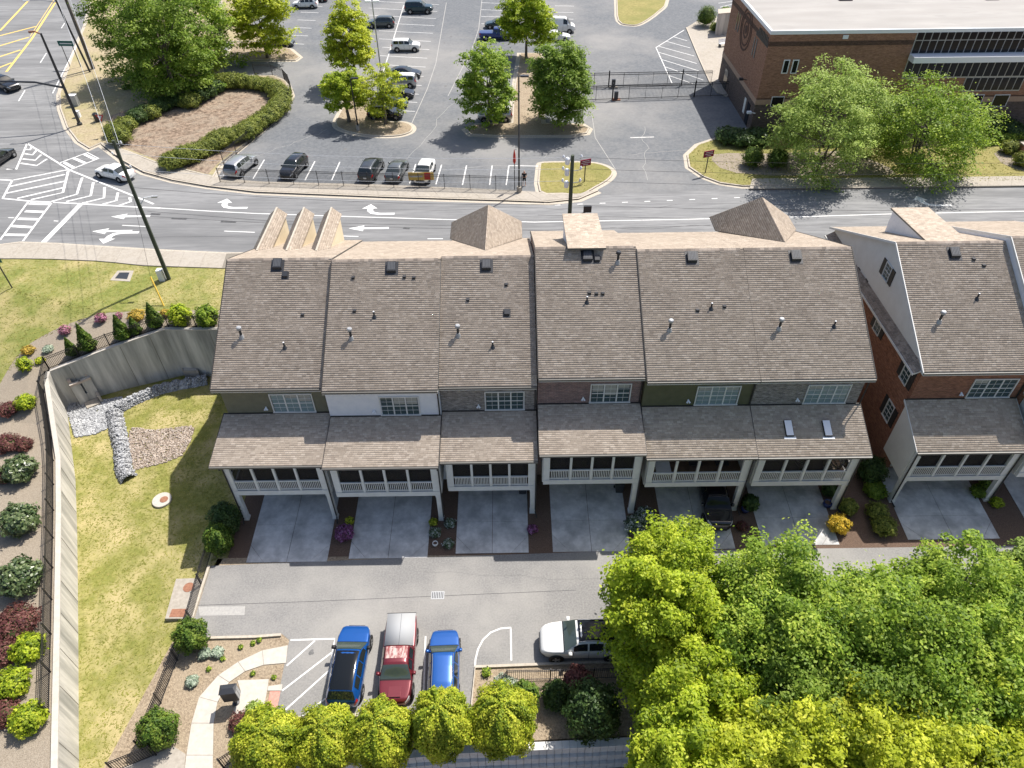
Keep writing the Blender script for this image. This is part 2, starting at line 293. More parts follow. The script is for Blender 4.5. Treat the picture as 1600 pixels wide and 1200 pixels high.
def stones(name, poly, hf, n, size, label, m, mound=None):
    x, y = scatter(poly, n); n = len(x); z = np.array([hf(a, b) for a, b in zip(x, y)]); s = size*RNG.uniform(.5, 1.5, n)
    D = np.array([(1, 0, 0), (-.3, .9, 0), (-.8, -.6, 0), (.25, -.9, .0), (.1, .1, .75), (-.2, -.1, -.6)]); FT = np.array([(0, 1, 4), (1, 2, 4), (2, 3, 4), (3, 0, 4), (1, 0, 5), (2, 1, 5), (3, 2, 5), (0, 3, 5)])
    a = RNG.uniform(0, 6.28, n); ca, sa = np.cos(a), np.sin(a); V = np.empty((n, 6, 3)); J = D[None]*(1+RNG.normal(0, .22, (n, 6, 3)))
    V[..., 0] = (J[..., 0]*ca[:, None]-J[..., 1]*sa[:, None])*s[:, None]+x[:, None]; V[..., 1] = (J[..., 0]*sa[:, None]+J[..., 1]*ca[:, None])*s[:, None]+y[:, None]; V[..., 2] = J[..., 2]*s[:, None]+z[:, None]+s[:, None]*.2
    Ff = (FT[None]+6*np.arange(n)[:, None, None]).reshape(-1, 3)
    o = quick(name, V.reshape(-1, 3), Ff, m, None, 'stuff', np.repeat(RNG.beta(2, 2, n), 8)); tag(o, label, 'stones'); return o
# ------------------------------------------------------------------ the ground
def inset(poly, d):
    n = len(poly); a = sum(poly[i][0]*poly[(i+1) % n][1]-poly[(i+1) % n][0]*poly[i][1] for i in range(n)); sg = 1 if a > 0 else -1; out = []
    for i in range(n):
        p0, p1, p2 = (Vector(poly[j % n][:2]) for j in (i-1, i, i+1)); e1 = (p1-p0).normalized(); e2 = (p2-p1).normalized()
        n1 = Vector((-e1.y, e1.x))*sg; n2 = Vector((-e2.y, e2.x))*sg; m = n1+n2
        m = m.normalized() if m.length > 1e-5 else n1; out.append(tuple(p1+m*(d/max(.45, m.dot(n1)))))
    return out
def PX(pts, z=ZS): return [G(x, y, z)[:2] for x, y in pts]
struct('ground', MB().sheet([(-700, -400), (700, -400), (700, 900), (-700, 900)], -2.6), 'soil')
struct('upper_terrain', MB().prism([(-19.0, 52.3), (-19.0, 34.4), (500, 34.4), (500, 52.3)], -2.9, lambda x, y: .5+(y-34.4)*(4.42-.5)/17.9, False), 'mulch_dark')
struct('north_terrain', MB().prism([(-500, 56.6), (-19.05, 56.6), (-19.0, 52.3), (500, 52.3), (500, 800), (-500, 800)], -2.9, 4.43, False), 'straw_earth')
struct('house_terrace', MB().prism([(-19.3, 27.4), (500, 27.4), (500, 34.4), (-19.3, 34.4)], -2.9, lambda x, y: -.01+max(0, y-27.5)*.075, False), 'mulch_dark')
BLOCKW = PX([(300, 1228), (400, 1206), (470, 1196), (540, 1187), (620, 1177), (720, 1168), (850, 1162), (985, 1155)], 0)
bed = [(-19.6, 27.4), (500, 27.4), (500, 8), (BLOCKW[-1][0]+1.5, 8)]+[(BLOCKW[-1][0]+1.2, BLOCKW[-1][1]-.2)]+[(x, y+.2) for x, y in BLOCKW[::-1]]+[(-16.6, 12.5), (-16.6, 5), (-21.5, 5), (-22.3, 14), (-20.9, 22)]
struct('planting_bed', MB().prism(bed, -2.9, -.012, False), 'mulch')
# basin lawn and the walls round it
WIN = [G(x, y, -.5)[:2] for x, y in ((105, 640), (118, 750), (120.5, 825), (121.5, 900), (122.5, 1020), (123, 1137), (124, 1300))]
NIN = [G(x, y, hL(*GT(x, y)[:2]))[:2] for x, y in ((160, 551), (257, 517.5), (300, 517.5))]
WALLIN = WIN[::-1]+[(WIN[0][0]-.05, WIN[0][1]+.6)]+NIN+[(-18.9, NIN[-1][1]+.1)]
basin = WALLIN+[(-18.9, 27.4), (-20.0, 27.4), (-20.9, 22), (-22.3, 14), (-21.5, 5)]
bmb = bmesh.new(); bmb.faces.new([bmb.verts.new((p[0], p[1], 0)) for p in basin])
for xc in (-25, -24, -23, -22, -21, -20): bmesh.ops.bisect_plane(bmb, geom=bmb.verts[:]+bmb.edges[:]+bmb.faces[:], plane_co=(xc, 0, 0), plane_no=(1, 0, 0))
bmesh.ops.triangulate(bmb, faces=bmb.faces[:])
for v in bmb.verts: v.co.z = hB(v.co.x, v.co.y)
bmesh.ops.recalc_face_normals(bmb, faces=bmb.faces[:]); mel = bpy.data.meshes.new('basin_lawn'); bmb.to_mesh(mel); bmb.free()
if sum(p.normal.z for p in mel.polygons) < 0: mel.flip_normals()
link('basin_lawn', mel, 'lawn', None, 'structure')
wall_o = ribbon(WALLIN, .27, .0)[:len(WALLIN)]
w = MB(); n = len(WALLIN)
def wt(p): return hL(*p)+.07
for i in range(n-1):
    a, b, c, d = WALLIN[i], WALLIN[i+1], wall_o[i+1], wall_o[i]; za, zb = wt(d), wt(c)
    w.add([(*a, -.7), (*b, -.7), (*c, -.7), (*d, -.7), (*a, za), (*b, zb), (*c, zb), (*d, za)], [(4, 5, 6, 7), (0, 1, 5, 4)[::-1], (2, 3, 7, 6)])
RW = thing('retaining_wall', 'tall stained concrete retaining wall around the sunken grass basin', 'wall', (-30, 30, -.5))
w.build('wall', 'concrete_wall', RW)
cw = MB()
for i in range(n-1):
    a, b, c, d = ribbon([WALLIN[i], WALLIN[i+1]], .30, .03); za, zb = wt(wall_o[i]), wt(wall_o[i+1])
    cw.add([(*a, za+.004), (*b, zb+.004), (*c, zb+.004), (*d, za+.004), (*a, za+.09), (*b, zb+.09), (*c, zb+.09), (*d, za+.09)], [(4, 5, 6, 7)[::-1], (0, 1, 5, 4), (1, 2, 6, 5), (2, 3, 7, 6), (3, 0, 4, 7)])
cw.build('cap', 'concrete_light', RW)
for k in range(len(WALLIN)-1):                              # form joints of the poured wall
    a, b = Vector(WALLIN[k]), Vector(WALLIN[k+1]); L_ = (b-a).length; d = (b-a)/max(L_, .01); nn = Vector((d.y, -d.x))
    for j in range(1, int(L_/2.4)+1):
        p = a+d*(j*2.4-1.0); MB().bar((p.x+nn.x*.004, p.y+nn.y*.004, -.5), (p.x+nn.x*.004, p.y+nn.y*.004, hL(p.x, p.y)), .03, .02).build('form_joint', 'joint_soft', RW)
# bank west of the wall: mulch then lawn
Wp = [(-19.2, NIN[-1][1]+.36)]+[(p[0]+o[0], p[1]+o[1]) for p, o in zip(NIN[::-1], ((0, .28), (-.1, .27), (-.15, .25)))]+[(WIN[0][0]-.5, WIN[0][1]+.9)]+[(p[0]-.27, p[1]+.1) for p in WIN]
Bp = [GT(x, y)[:2] for x, y in ((345, 484), (305, 485), (258, 486), (150, 492), (50, 535), (0, 600), (-40, 690), (-80, 760), (-110, 830), (-140, 900), (-170, 1020), (-190, 1137), (-210, 1300))]
Op = [(-19.2, 57.2)]+[GT(x, y)[:2] for x, y in ((305, 417), (240, 416), (120, 406), (0, 402), (-160, 430), (-300, 560), (-380, 700), (-420, 800), (-450, 900), (-480, 1020), (-500, 1137), (-520, 1300))]
Wp = Wp[:len(Bp)]; Bp[0] = (-19.2, Bp[0][1]); Op = Op[:len(Bp)]
def strip_between(A, B, rows, dz=0.0, jag=0):
    A = smooth_pts([(*p, 0) for p in A], 5); B = smooth_pts([(*p, 0) for p in B], 5); mb = MB(); n = len(A); V = []
    for i in range(n):
        for j in range(rows+1):
            t = j/rows; x = A[i][0]*(1-t)+B[i][0]*t; y = A[i][1]*(1-t)+B[i][1]*t; V.append((x, y, hL(x, y)+dz+jag*random.uniform(-.02, .02)))
    Fc = [(i*(rows+1)+j, i*(rows+1)+j+1, (i+1)*(rows+1)+j+1, (i+1)*(rows+1)+j) for i in range(n-1) for j in range(rows)]
    return mb.add(V, Fc)
struct('mulch_bank', strip_between(Wp, Bp, 8, 0, 1), 'mulch_pink')
struct('upper_lawn', strip_between(Bp, Op, 10), 'lawn_green')
grass('basin_grass', basin, lambda x, y: hB(x, y), 55, 'yellowish mown grass on the sunken basin floor')
up = [(*p,) for p in Bp[:8]]+[p for p in Op[:8]][::-1]
grass('bank_grass', up, hL, 40, 'mown green lawn between the mulch bank and the road sidewalk')
# basin fittings: gravel, rock berms, weir box, drain covers
gp = PX([(107, 650), (100, 640), (112, 628), (150, 628), (190, 620), (200, 632), (182, 645), (177, 665), (150, 678), (118, 684)], -.5)
stones('gravel_apron', gp, lambda x, y: -.5, 6500, .10, 'pale grey crushed stone apron below the concrete weir', 'stones')
stones('brown_gravel', PX([(200, 688), (205, 668), (240, 672), (300, 665), (303, 672), (297, 690), (285, 712), (262, 722), (210, 735)], -.5), lambda x, y: -.5, 5500, .085, 'brown and grey gravel patch inside the rock berm', 'stones_brown')
def berm(pts, w, h, label):
    P = smooth_pts([(*G(x, y, -.5)[:2], 0) for x, y in pts], 4); poly = ribbon([p[:2] for p in P], w, w); C = np.array([p[:2] for p in P])
    def hf(x, y): return -.5+h*max(0, 1-(np.min(np.hypot(C[:, 0]-x, C[:, 1]-y))/w)**2)
    t = thing('rock_berm', label, 'rock berm', (P[0][0], P[0][1], -.5))
    mb = MB()
    for i in range(len(P)-1):
        for s0, s1 in ((-1, -.5), (-.5, 0), (0, .5), (.5, 1)):
            q = []
            for k, s in ((i, s0), (i, s1), (i+1, s1), (i+1, s0)):
                d = Vector(P[min(k+1, len(P)-1)][:2])-Vector(P[max(k-1, 0)][:2]); d.normalize(); nn = Vector((-d.y, d.x)); xx = P[k][0]+nn.x*w*s; yy = P[k][1]+nn.y*w*s; q.append((xx, yy, -.52+h*(1-s*s)*.85))
            mb.add(q, [(0, 1, 2, 3)[::-1]])
    mb.build('core', 'gravel_grey', t)
    o = stones('stones', poly, hf, int(5200*len(pts)/3), .085, '', 'stones'); del o['label']; del o['category']; o.parent = t; o.location = (-P[0][0], -P[0][1], .5)
berm([(184, 640), (215, 624), (260, 607), (325, 594)], .62, .55, 'long grey rock berm crossing the basin toward the house')
berm([(178, 642), (183, 670), (190, 700), (194, 735), (202, 750)], .62, .5, 'short grey rock berm running down the grass from the gravel apron')
wx = thing('weir_box', 'concrete overflow weir box against the retaining wall above the gravel', 'weir', (*G(135, 628, -.5)[:2], -.5))
a1 = Vector(G(127, 634, -.5)[:2]); a2 = Vector(G(158, 621, -.5)[:2]); dv = (a2-a1).normalized(); nv = Vector((-dv.y, dv.x)); Lw = (a2-a1).length
def wb(u0, u1, v0, v1, z0, z1, name, m):
    q = [a1+dv*u+nv*v for u, v in ((u0, v0), (u1, v0), (u1, v1), (u0, v1))]; MB().prism([tuple(p) for p in q], z0, z1).build(name, m, wx)
wb(0, .25, .25, 3.2, -.55, 2.05, 'side_wall', 'paver_tan'); wb(Lw-.25, Lw, .25, 3.2, -.55, 2.05, 'side_wall', 'paver_tan'); wb(0, Lw/2-.07, 0, .249, -.55, 1.8, 'front_wall', 'concrete_wall'); wb(Lw/2+.07, Lw, 0, .249, -.55, 1.8, 'front_wall', 'concrete_wall'); wb(Lw/2-.07, Lw/2+.07, .05, .249, -.55, .4, 'slot_sill', 'concrete_wall')
wb(0, Lw, -.05, -.004, 1.62, 1.82, 'lip', 'paver_tan'); wb(Lw-.2, Lw, -.75, -.055, -.55, .25, 'buttress', 'concrete'); wb(.3, Lw-.25, -.9, -.06, -.6, -.3, 'apron', 'concrete')
def disc(name, c, r, h, m, label, cat, inner=None):
    t = thing(name, label, cat, c); MB().lathe([(r, -.1), (r, h), (r*.97, h+.02)], c, 28).build('collar', m, t)
    if inner: MB().lathe([(r*.42, h+.015), (r*.42, h+.045)], (c[0]+r*.25, c[1], c[2]), 24).build('cover', inner, t)
g = G(253.5, 782, -.45); disc('manhole', g, .68, .1, 'concrete_light', 'round white concrete manhole with a rusty cover on the grass', 'manhole', 'rust')
q = PX([(276, 906), (300, 905), (318, 906), (298, 968), (259, 968)], -.1)
ib = thing('inlet_box', 'flat concrete drain inlet box beside the alley fence', 'drain', (*q[0], -.1)); MB().prism(q, -.5, .02).build('slab', 'concrete', ib)
c0 = G(279, 958, 0); MB().box(c0[0]-.5, c0[0]+.5, c0[1]-.28, c0[1]+.28, .02, .035).build('grate', 'rust', ib); c0 = G(295, 918, 0); MB().lathe([(.35, .02), (.35, .04)], (c0[0], c0[1], 0), 20).build('cover', 'rust', ib)
q = PX([(286, 571), (310, 571), (312, 586), (288, 586)], -.1)
hw = thing('headwall', 'small concrete headwall at the end of the basin', 'headwall', (*q[0], -.5)); MB().prism(q, -.6, .35).build('block', 'concrete', hw); MB().prism(inset(q, .12), .35, .4).build('top', 'concrete_light', hw)
# alley behind the houses
ALLEY = PX([(330, 884), (600, 873), (985, 860), (1300, 848), (1700, 832), (2600, 790), (2600, 1000), (1000, 1030), (742, 1040), (735, 1108), (428, 1121), (446, 1030), (452, 1000), (440, 990), (400, 993), (322, 995), (303, 968)], 0)
alley = struct('alley', MB().sheet(ALLEY, 0), 'asphalt_alley')
def mark(parent, name, pts, w, z, m='paint_white', px=True):
    P = PX(pts, z) if px else pts; mb = MB(); ribbon_mb(mb, P, w/2, w/2, z); return struct(name, mb, m, parent)
def kerbrun(parent, pts, z, m='kerb', w=.16, h=.13, px=True, name='kerb'):
    P = PX(pts, z) if px else pts; mb = MB(); ribbon_mb(mb, P, w, 0, z-.05, z+h); return struct(name, mb, m, parent)
kerbrun(alley, [(440, 991), (400, 994), (322, 996), (302, 969), (329, 885)], 0); kerbrun(alley, [(1300, 1027), (1000, 1031), (742, 1041), (735, 1109), (600, 1114), (428, 1122)][::-1], 0, w=-.16)
for a in (((454, 1000), (523, 998), (521, 1010), (508, 1112)), ((492, 1001), (448, 1040)), ((519, 1019), (441, 1079)), ((515, 1047), (437, 1117)), ((509, 1091), (470, 1121))): mark(alley, 'stall_line', a, .1, .006)
for a in (((665, 994), (661, 1110)), ((799, 1032), (798, 981))): mark(alley, 'stall_line', a, .1, .006)
mark(alley, 'stall_line', [(742, 1046), (743, 1030), (747, 1014), (755, 999), (767, 988), (782, 982), (799, 980.5)], .1, .006)
mark(alley, 'tar_joint', [(304, 946), (480, 940), (620, 934), (900, 922)], .03, .005, 'tar_and_shade'); struct('asphalt_patch', MB().sheet(PX([(310, 948), (383, 947), (382, 961), (312, 962)], .005), .005), 'asphalt_patch', alley)
gr = G(684, 930, 0); ga = struct('drain_grate', MB().box(gr[0]-.42, gr[0]+.42, gr[1]-.28, gr[1]+.28, -.02, .007), 'metal_grey', alley)
for i in range(7): struct('grate_slot', MB().box(gr[0]-.36+i*.11, gr[0]-.31+i*.11, gr[1]-.22, gr[1]+.22, .006, .009), 'metal_dark', alley)
struct('alley_patch', MB().sheet(PX([(1000, 935), (1240, 925), (1240, 960), (1000, 970)], .004), .004), 'asphalt_patch', alley)
# walkway, pads and small slabs south-west
def slabs(parent, A, B, z, name='slab', m='concrete_light', gap=.012, th=.08):
    for i in range(len(A)-1):
        q = [Vector(A[i]), Vector(A[i+1]), Vector(B[i+1]), Vector(B[i])]; c = sum(q, Vector((0, 0)))/4
        q = [tuple(p+(c-p).normalized()*gap*1.4) for p in q]; struct(name, MB().prism(q, z-th, z+random.uniform(-.002, .002), False), m, parent)
A = PX([(450, 1008), (410, 1016), (372, 1034), (341, 1055), (311, 1089), (299, 1130), (291, 1180), (284, 1240)], .02); B = PX([(447, 1036), (412, 1039), (383, 1049), (358, 1066), (340, 1097), (334, 1130), (333, 1180), (333, 1240)], .02)
walk = struct('walkway', MB().prism(list(A)+list(B)[::-1], -.1, .018, False), 'joint_soft'); slabs(walk, A, B, .03)
struct('mail_pad', MB().prism(PX([(371, 1063), (420, 1061), (418, 1075), (411, 1112), (395, 1114), (372, 1118), (365, 1112), (376, 1080)], .03), -.05, .034), 'concrete_light', walk)
struct('tactile_pad', MB().prism(PX([(422, 1080), (438, 1080), (433, 1106), (417, 1106)], .03), -.05, .03), 'paver_pink', walk); struct('curb_ramp', MB().prism(PX([(419, 1072), (441, 1069), (440, 1079), (418, 1079)], .03), -.05, .033), 'concrete_light', walk)
struct('curb_ramp', MB().prism(PX([(416, 1107), (433, 1107), (432, 1112), (416, 1112)], .03), -.05, .033), 'concrete_light', walk)
struct('gate_pad', MB().prism(PX([(180, 1205), (271, 1166), (290, 1178), (286, 1230), (180, 1230)], .02), -.6, .02), 'concrete', walk)
# driveways
DRV = []
for (xl, xr) in (((385, 878), (512, 871)), ((545, 872), (668, 868)), ((712, 864), (826, 862)), ((864, 861), (985, 860)), ((1040, 858), (1148, 854)), ((1192, 852), (1310, 848)), ((1418, 843), (1558, 836)), ((1612, 832), (1740, 826))):
    a = G(*xl, 0); b = G(*xr, 0); DRV.append((a[0], b[0], min(a[1], b[1])-.05))
def hD(x, y): return .02+max(0, y-27.5)*.075
for i, (x0, x1, y0) in enumerate(DRV):
    base = struct('driveway', MB().prism([(x0, y0), (x1, y0), (x1, 34.3), (x0, 34.3)], -.2, lambda x, y: hD(x, y)-.055, False), 'joint')
    xm = (x0+x1)/2; ys = [y0, 29.95, 32.2, 34.3]
    for j in range(3):
        for (xa, xb) in ((x0, xm), (xm, x1)):
            g_ = .014; q = [(xa+g_*(xa == xm), ys[j]+g_*(j > 0)), (xb-g_*(xb == xm), ys[j]+g_*(j > 0)), (xb-g_*(xb == xm), ys[j+1]), (xa+g_*(xa == xm), ys[j+1])]
            if j == 0 and xa == x0:
                struct('slab', MB().prism([q[0], (q[0][0]+1.15, q[0][1]), (q[3][0], q[0][1]+1.3)], -.1, hD, False), 'concrete_drive', base); q = [(q[0][0]+1.17, q[0][1]), q[1], q[2], q[3], (q[3][0], q[0][1]+1.33)]
            elif j == 0:
                struct('slab', MB().prism([q[1], (q[1][0], q[1][1]+1.3), (q[1][0]-1.15, q[1][1])], -.1, hD, False), 'concrete_drive', base); q = [q[0], (q[1][0]-1.17, q[1][1]), (q[1][0], q[1][1]+1.33), q[2], q[3]]
            struct('slab', MB().prism(q, -.1, hD, False), 'concrete_drive', base)
# ------------------------------------------------------------------ street level: road, parking lot, verges
road = struct('road', MB().sheet([(-160, 57.4), (160, 57.4), (160, 110), (-160, 240)], ZS-.004), 'asphalt_road')
lot = struct('parking_lot', MB().sheet(PX([(325, 283), (600, 288), (843, 298), (905, 309), (1000, 300), (1150, 296), (1300, 150), (1330, -110), (330, -110)]), ZS), 'asphalt_lot')
near = [(-70, 60.9)]+PX([(0, 383), (32, 379), (90, 381), (150, 385), (250, 391), (355, 396)])+[(-15, 58.2), (30, 58.6), (160, 58.6)]
nearb = [(-70, 57.0)]+PX([(-40, 404), (32, 404), (75, 404.5), (160, 408), (225, 415), (347, 419)], ZS+.1)+[(-15, 55.6), (30, 56), (160, 56)]
nb = struct('near_sidewalk', MB().prism(near+nearb[::-1], 4.2, ZS+.105, False), 'joint_soft')
def resample(P, step):
    P = [Vector(p[:2]) for p in P]; d = [0]
    for i in range(1, len(P)): d.append(d[-1]+(P[i]-P[i-1]).length)
    n = max(2, int(d[-1]/step)+1); out = []
    for k in range(n):
        t = d[-1]*k/(n-1); i = max(j for j in range(len(d)) if d[j] <= t+1e-9); i = min(i, len(P)-2); out.append(tuple(P[i].lerp(P[i+1], (t-d[i])/max(1e-6, d[i+1]-d[i]))))
    return out
def pair(A, B, n): return resample_n(A, n), resample_n(B, n)
def resample_n(P, n):
    P = [Vector(p[:2]) for p in P]; d = [0]
    for i in range(1, len(P)): d.append(d[-1]+(P[i]-P[i-1]).length)
    out = []
    for k in range(n):
        t = d[-1]*k/(n-1); i = min(max(j for j in range(len(d)) if d[j] <= t+1e-9), len(P)-2); out.append(tuple(P[i].lerp(P[i+1], (t-d[i])/max(1e-6, d[i+1]-d[i]))))
    return out
A, B = pair(near[:7], nearb[:7], 22); slabs(nb, [tuple(Vector(b).lerp(Vector(a), .93)) for a, b in zip(A, B)], B, ZS+.12, m='concrete')
kerbrun(nb, near, ZS, w=-.2, h=.12, px=False)
K = PX([(158, 226), (192, 252), (225, 270), (270, 282.5), (325, 292), (400, 301), (600, 309), (790, 314.5), (858, 317), (905, 312), (935, 299)]); T = PX([(168, 221), (203, 239), (240, 255), (290, 268), (335, 278), (400, 285), (600, 290), (800, 299), (850, 302), (885, 302), (912, 301)])
far = struct('far_sidewalk', MB().prism(K+T[::-1], 4.3, ZS+.11, False), 'joint_soft')
A, B = pair(K, T, 30); slabs(far, [tuple(Vector(b).lerp(Vector(a), .9)) for a, b in zip(A, B)], B, ZS+.13, m='concrete'); kerbrun(far, K, ZS, w=.18, h=.13, px=False)
mb = MB(); ribbon_mb(mb, K, 0, .5, ZS+.006); struct('gutter_pan', mb, 'kerb', far)
fk = MB(); ribbon_mb(fk, PX([(160, 229), (192, 254.5), (225, 272), (270, 284.5), (325, 293.5), (400, 302.3), (600, 310), (790, 315.3), (850, 317.5)]), .12, 0, ZS+.008); struct('painted_kerb_shade', fk, 'tar_and_shade', far)  # dark strip painted for the shaded kerb face
def verge(name, px, m, label=None, kerbw=.18, gutter=True, z=ZS, k=4, closed=True, h=.13):
    P = PX(px, z); 
    if k: P = [p[:2] for p in smooth_pts([(*q, 0) for q in P+[P[0]]], k)][:-1]
    o = struct(name, MB().prism(P, z-.2, z+h, False), 'kerb'); struct('bed', MB().sheet(inset(P, kerbw), z+h+.012), m, o)
    if gutter: struct('gutter_pan', MB().sheet(inset(P, -.42), z+.007), 'kerb', o)
    return o, inset(P, kerbw)
V2o, V2 = verge('corner_island', [(134, 40), (124, 62), (106, 110), (93, 148), (94, 170), (105, 200), (122, 222), (140, 233), (158, 225), (200, 238), (240, 254), (290, 267), (334, 278), (347, 256), (400, 213), (445, 174), (456, 150), (448, 128), (428, 119), (345, 119), (345, -80), (160, -80)], 'straw_earth', k=0)
verge('parking_island', [(535, 170), (524, 193), (535, 204), (570, 212), (615, 213.5), (640, 208), (645, 199), (632, 192), (600, 189), (580, 168), (558, 140), (545, 145)], 'mulch')
verge('parking_island', [(727, 203), (735, 211), (780, 213.5), (890, 213.5), (917, 209), (921, 202), (910, 195), (848, 194), (842, 150), (848, 84), (812, 84), (802, 150), (800, 193), (745, 195)], 'mulch', k=0)
V5o, V5 = verge('entrance_island', [(843, 259), (850, 255), (900, 254.5), (930, 256), (950, 262), (958, 271), (950, 282), (930, 294), (908, 305), (880, 304), (843, 300)], 'lawn_dry', k=3)
V6o, V6 = verge('civic_verge', [(1160, 205), (1120, 217), (1090, 227), (1073, 243), (1076, 262), (1098, 277), (1125, 287), (1160, 292), (1300, 291), (1440, 288), (1600, 285), (1760, 282), (2200, 275), (2200, 90), (1190, 130), (1175, 200)], 'lawn_dry', k=0)
V7o, V7 = verge('upper_island', [(958, -60), (963, 0), (966, 33), (985, 40), (1003, 37), (1030, 18), (1042, 0), (1046, -60)], 'lawn_dry', k=3)
verge('shaded_island', [(352, 93), (365, 67), (420, 66), (455, 78), (469, 90), (462, 95), (400, 95)], 'mulch', k=0)
verge('west_lot_island', [(346, 66), (346, -90), (374, -90), (372, 20), (412, 60), (405, 66)], 'straw_earth', k=0)
A = PX([(1170, 297), (1300, 296), (1440, 294.5), (1600, 292.5), (1800, 289)]); B = PX([(1175, 281), (1300, 280), (1440, 279), (1600, 277), (1800, 273)]); A, B = pair(A, B, 18); civ = struct('civic_sidewalk', MB().prism(A+B[::-1], 4.4, ZS+.15, False), 'joint_soft'); slabs(civ, A, B, ZS+.162, m='concrete')
pl = struct('civic_plaza', MB().prism(PX([(1073, 44), (1092, 32), (1160, 20), (1180, 120), (1135, 152), (1122, 146), (1110, 130), (1093, 92)]), 4.3, ZS+.13, False), 'concrete')
kerbrun(pl, [(1122, 146), (1110, 130), (1093, 92), (1073, 44)], ZS, w=.16, h=.135)
struct('civic_mulch', MB().sheet(PX([(1125, 262), (1112, 250), (1115, 241), (1140, 239), (1200, 240), (1330, 235), (1390, 262), (1400, 272), (1300, 275), (1200, 274), (1150, 270)], ZS+.15), ZS+.152), 'mulch_pink')
struct('sign_bed', MB().sheet(PX([(1553, 240), (1570, 229), (1640, 232), (1640, 275), (1590, 265), (1565, 255)], ZS+.15), ZS+.152), 'mulch_pink')
struct('corner_mulch', MB().sheet(PX([(160, 205), (175, 180), (260, 150), (330, 120), (425, 122), (448, 135), (450, 155), (395, 212), (345, 250), (325, 272), (250, 252), (190, 228)], ZS+.15), ZS+.152), 'mulch_bark')
grass('entrance_grass', V5, ZS+.14, 30, 'dry yellow grass on the kerbed entrance island')
# markings on the street and in the lot
def S6(pts, ox=0, oy=200, k=6.0): return [(ox+x/k, oy+y/k) for x, y in pts]
ML = ZS+.008
for a in (((255, 145), (150, 390), (60, 385)), ((255, 145), (655, 395)), ((655, 395), (1440, 712)), ((115, 490), (640, 390)), ((0, 485), (115, 490)), ((115, 490), (25, 660)), ((25, 660), (280, 685), (750, 710), (1300, 742), (1500, 750))): mark(road, 'lane_line', S6(a), .22, ML)
for a in (((243, 200), (280, 205), (300, 178)), ((230, 240), (305, 252), (345, 205)), ((210, 290), (330, 302), (385, 250)), ((195, 330), (345, 352), (440, 290)), ((85, 550), (610, 435)), ((65, 610), (600, 500)), ((160, 660), (590, 560)), ((290, 672), (590, 605), (640, 400)),
          ((480, 690), (720, 620), (770, 465)), ((620, 690), (850, 635), (875, 510)), ((770, 705), (975, 655), (980, 555)), ((960, 715), (1090, 680), (1105, 605)), ((1110, 728), (1225, 690), (1215, 650))): mark(road, 'hatch_stripe', S6(a), .28, ML+.004)
for a in (((550, 330), (820, 230), (925, 285), (660, 390)), ((265, 690), (0, 1050)), ((490, 692), (215, 1060))): mark(road, 'crosswalk_line', S6(a), .2, ML)
for a in (((600, 322), (700, 378)), ((690, 282), (800, 330)), ((790, 245), (895, 295))): mark(road, 'crosswalk_bar', S6(a), .4, ML+.004)
for a in (((270, 707), (480, 714)), ((235, 780), (425, 787)), ((170, 850), (372, 857)), ((112, 918), (305, 930)), ((52, 1000), (255, 1003))): mark(road, 'crosswalk_bar', S6(a), .42, ML+.004)
mark(road, 'stop_bar', S6(((755, 715), (410, 1070))), .55, ML)
mark(road, 'lane_line', [(250, 325), (330, 330), (400, 333.5), (535, 338), (700, 343), (835, 347), (1000, 344), (1240, 339), (1400, 334), (1600, 330), (1800, 326)], .14, ML)
for a in (((191, 352), (231, 354)), ((350, 361), (398, 363)), ((515, 368), (560, 369.5)), ((668, 373), (692, 373)), ((13, 340), (22, 340.5)), ((84, 345), (91, 345.5))): mark(road, 'lane_dash', a, .13, ML)
for i in range(9): mark(road, 'lane_dash', [(867+i*35, 320.5-i*1.45), (876+i*35, 320.2-i*1.45)], .13, ML)
for a in (((87, 3), (50, 60), (10, 112)), ((47, -2), (0, 48)), ((84, 0), (47, 57))): mark(road, 'yellow_line', a, .35 if a[0] != (84, 0) else .12, ML, 'paint_yellow')
for a in (((-5, 57), (57, 41)), ((-5, 73), (45, 58)), ((-5, 90), (32, 78)), ((-5, 107), (18, 98))): mark(road, 'yellow_hatch', a, .4, ML+.004, 'paint_yellow')
for a in (((101, 36), (96, 44)), ((72.5, 83), (63, 98)), ((39, 141), (29, 158)), ((133, -14), (124, 0))): mark(road, 'lane_dash', a, .15, ML)
mark(road, 'edge_line', [(150, 10), (133, 44), (110, 90), (82, 146)], .15, ML)
def arrow(px, ang, kind):
    c = G(*px, ML)
    if kind == 's': P = [(-2.0, 0), (-.5, .55), (-.5, .16), (2.0, .16), (2.0, -.16), (-.5, -.16), (-.5, -.55)]
    else:
        P = [(-1.0, 1.35), (-1.8, .45), (-1.25, .45), (-1.2, -.05), (-.8, -.6), (0, -.85), (1.7, -.85), (1.7, -.5), (.2, -.5), (-.4, -.3), (-.62, .05), (-.62, .45), (-.2, .45)]
    ca, sa = math.cos(ang), math.sin(ang); struct('lane_arrow', MB().sheet([(c[0]+(x*ca-y*sa)*1.0, c[1]+(x*sa+y*ca)*1.0) for x, y in P], ML), 'paint_white', road)
for p in ((204, 338), (576, 356.5), (175, 361)): arrow(p, .0, 's')
for p in ((364, 320), (592, 329), (1456, 316)): arrow(p, 0, 't')
c = G(186, 369, ML); struct('lane_arrow', MB().sheet([(c[0]+x, c[1]-y) for x, y in [(-1.0, 1.35), (-1.8, .45), (-1.25, .45), (-1.2, -.05), (-.8, -.6), (0, -.85), (1.7, -.85), (1.7, -.5), (.2, -.5), (-.4, -.3), (-.62, .05), (-.62, .45), (-.2, .45)]], ML), 'paint_white', road)
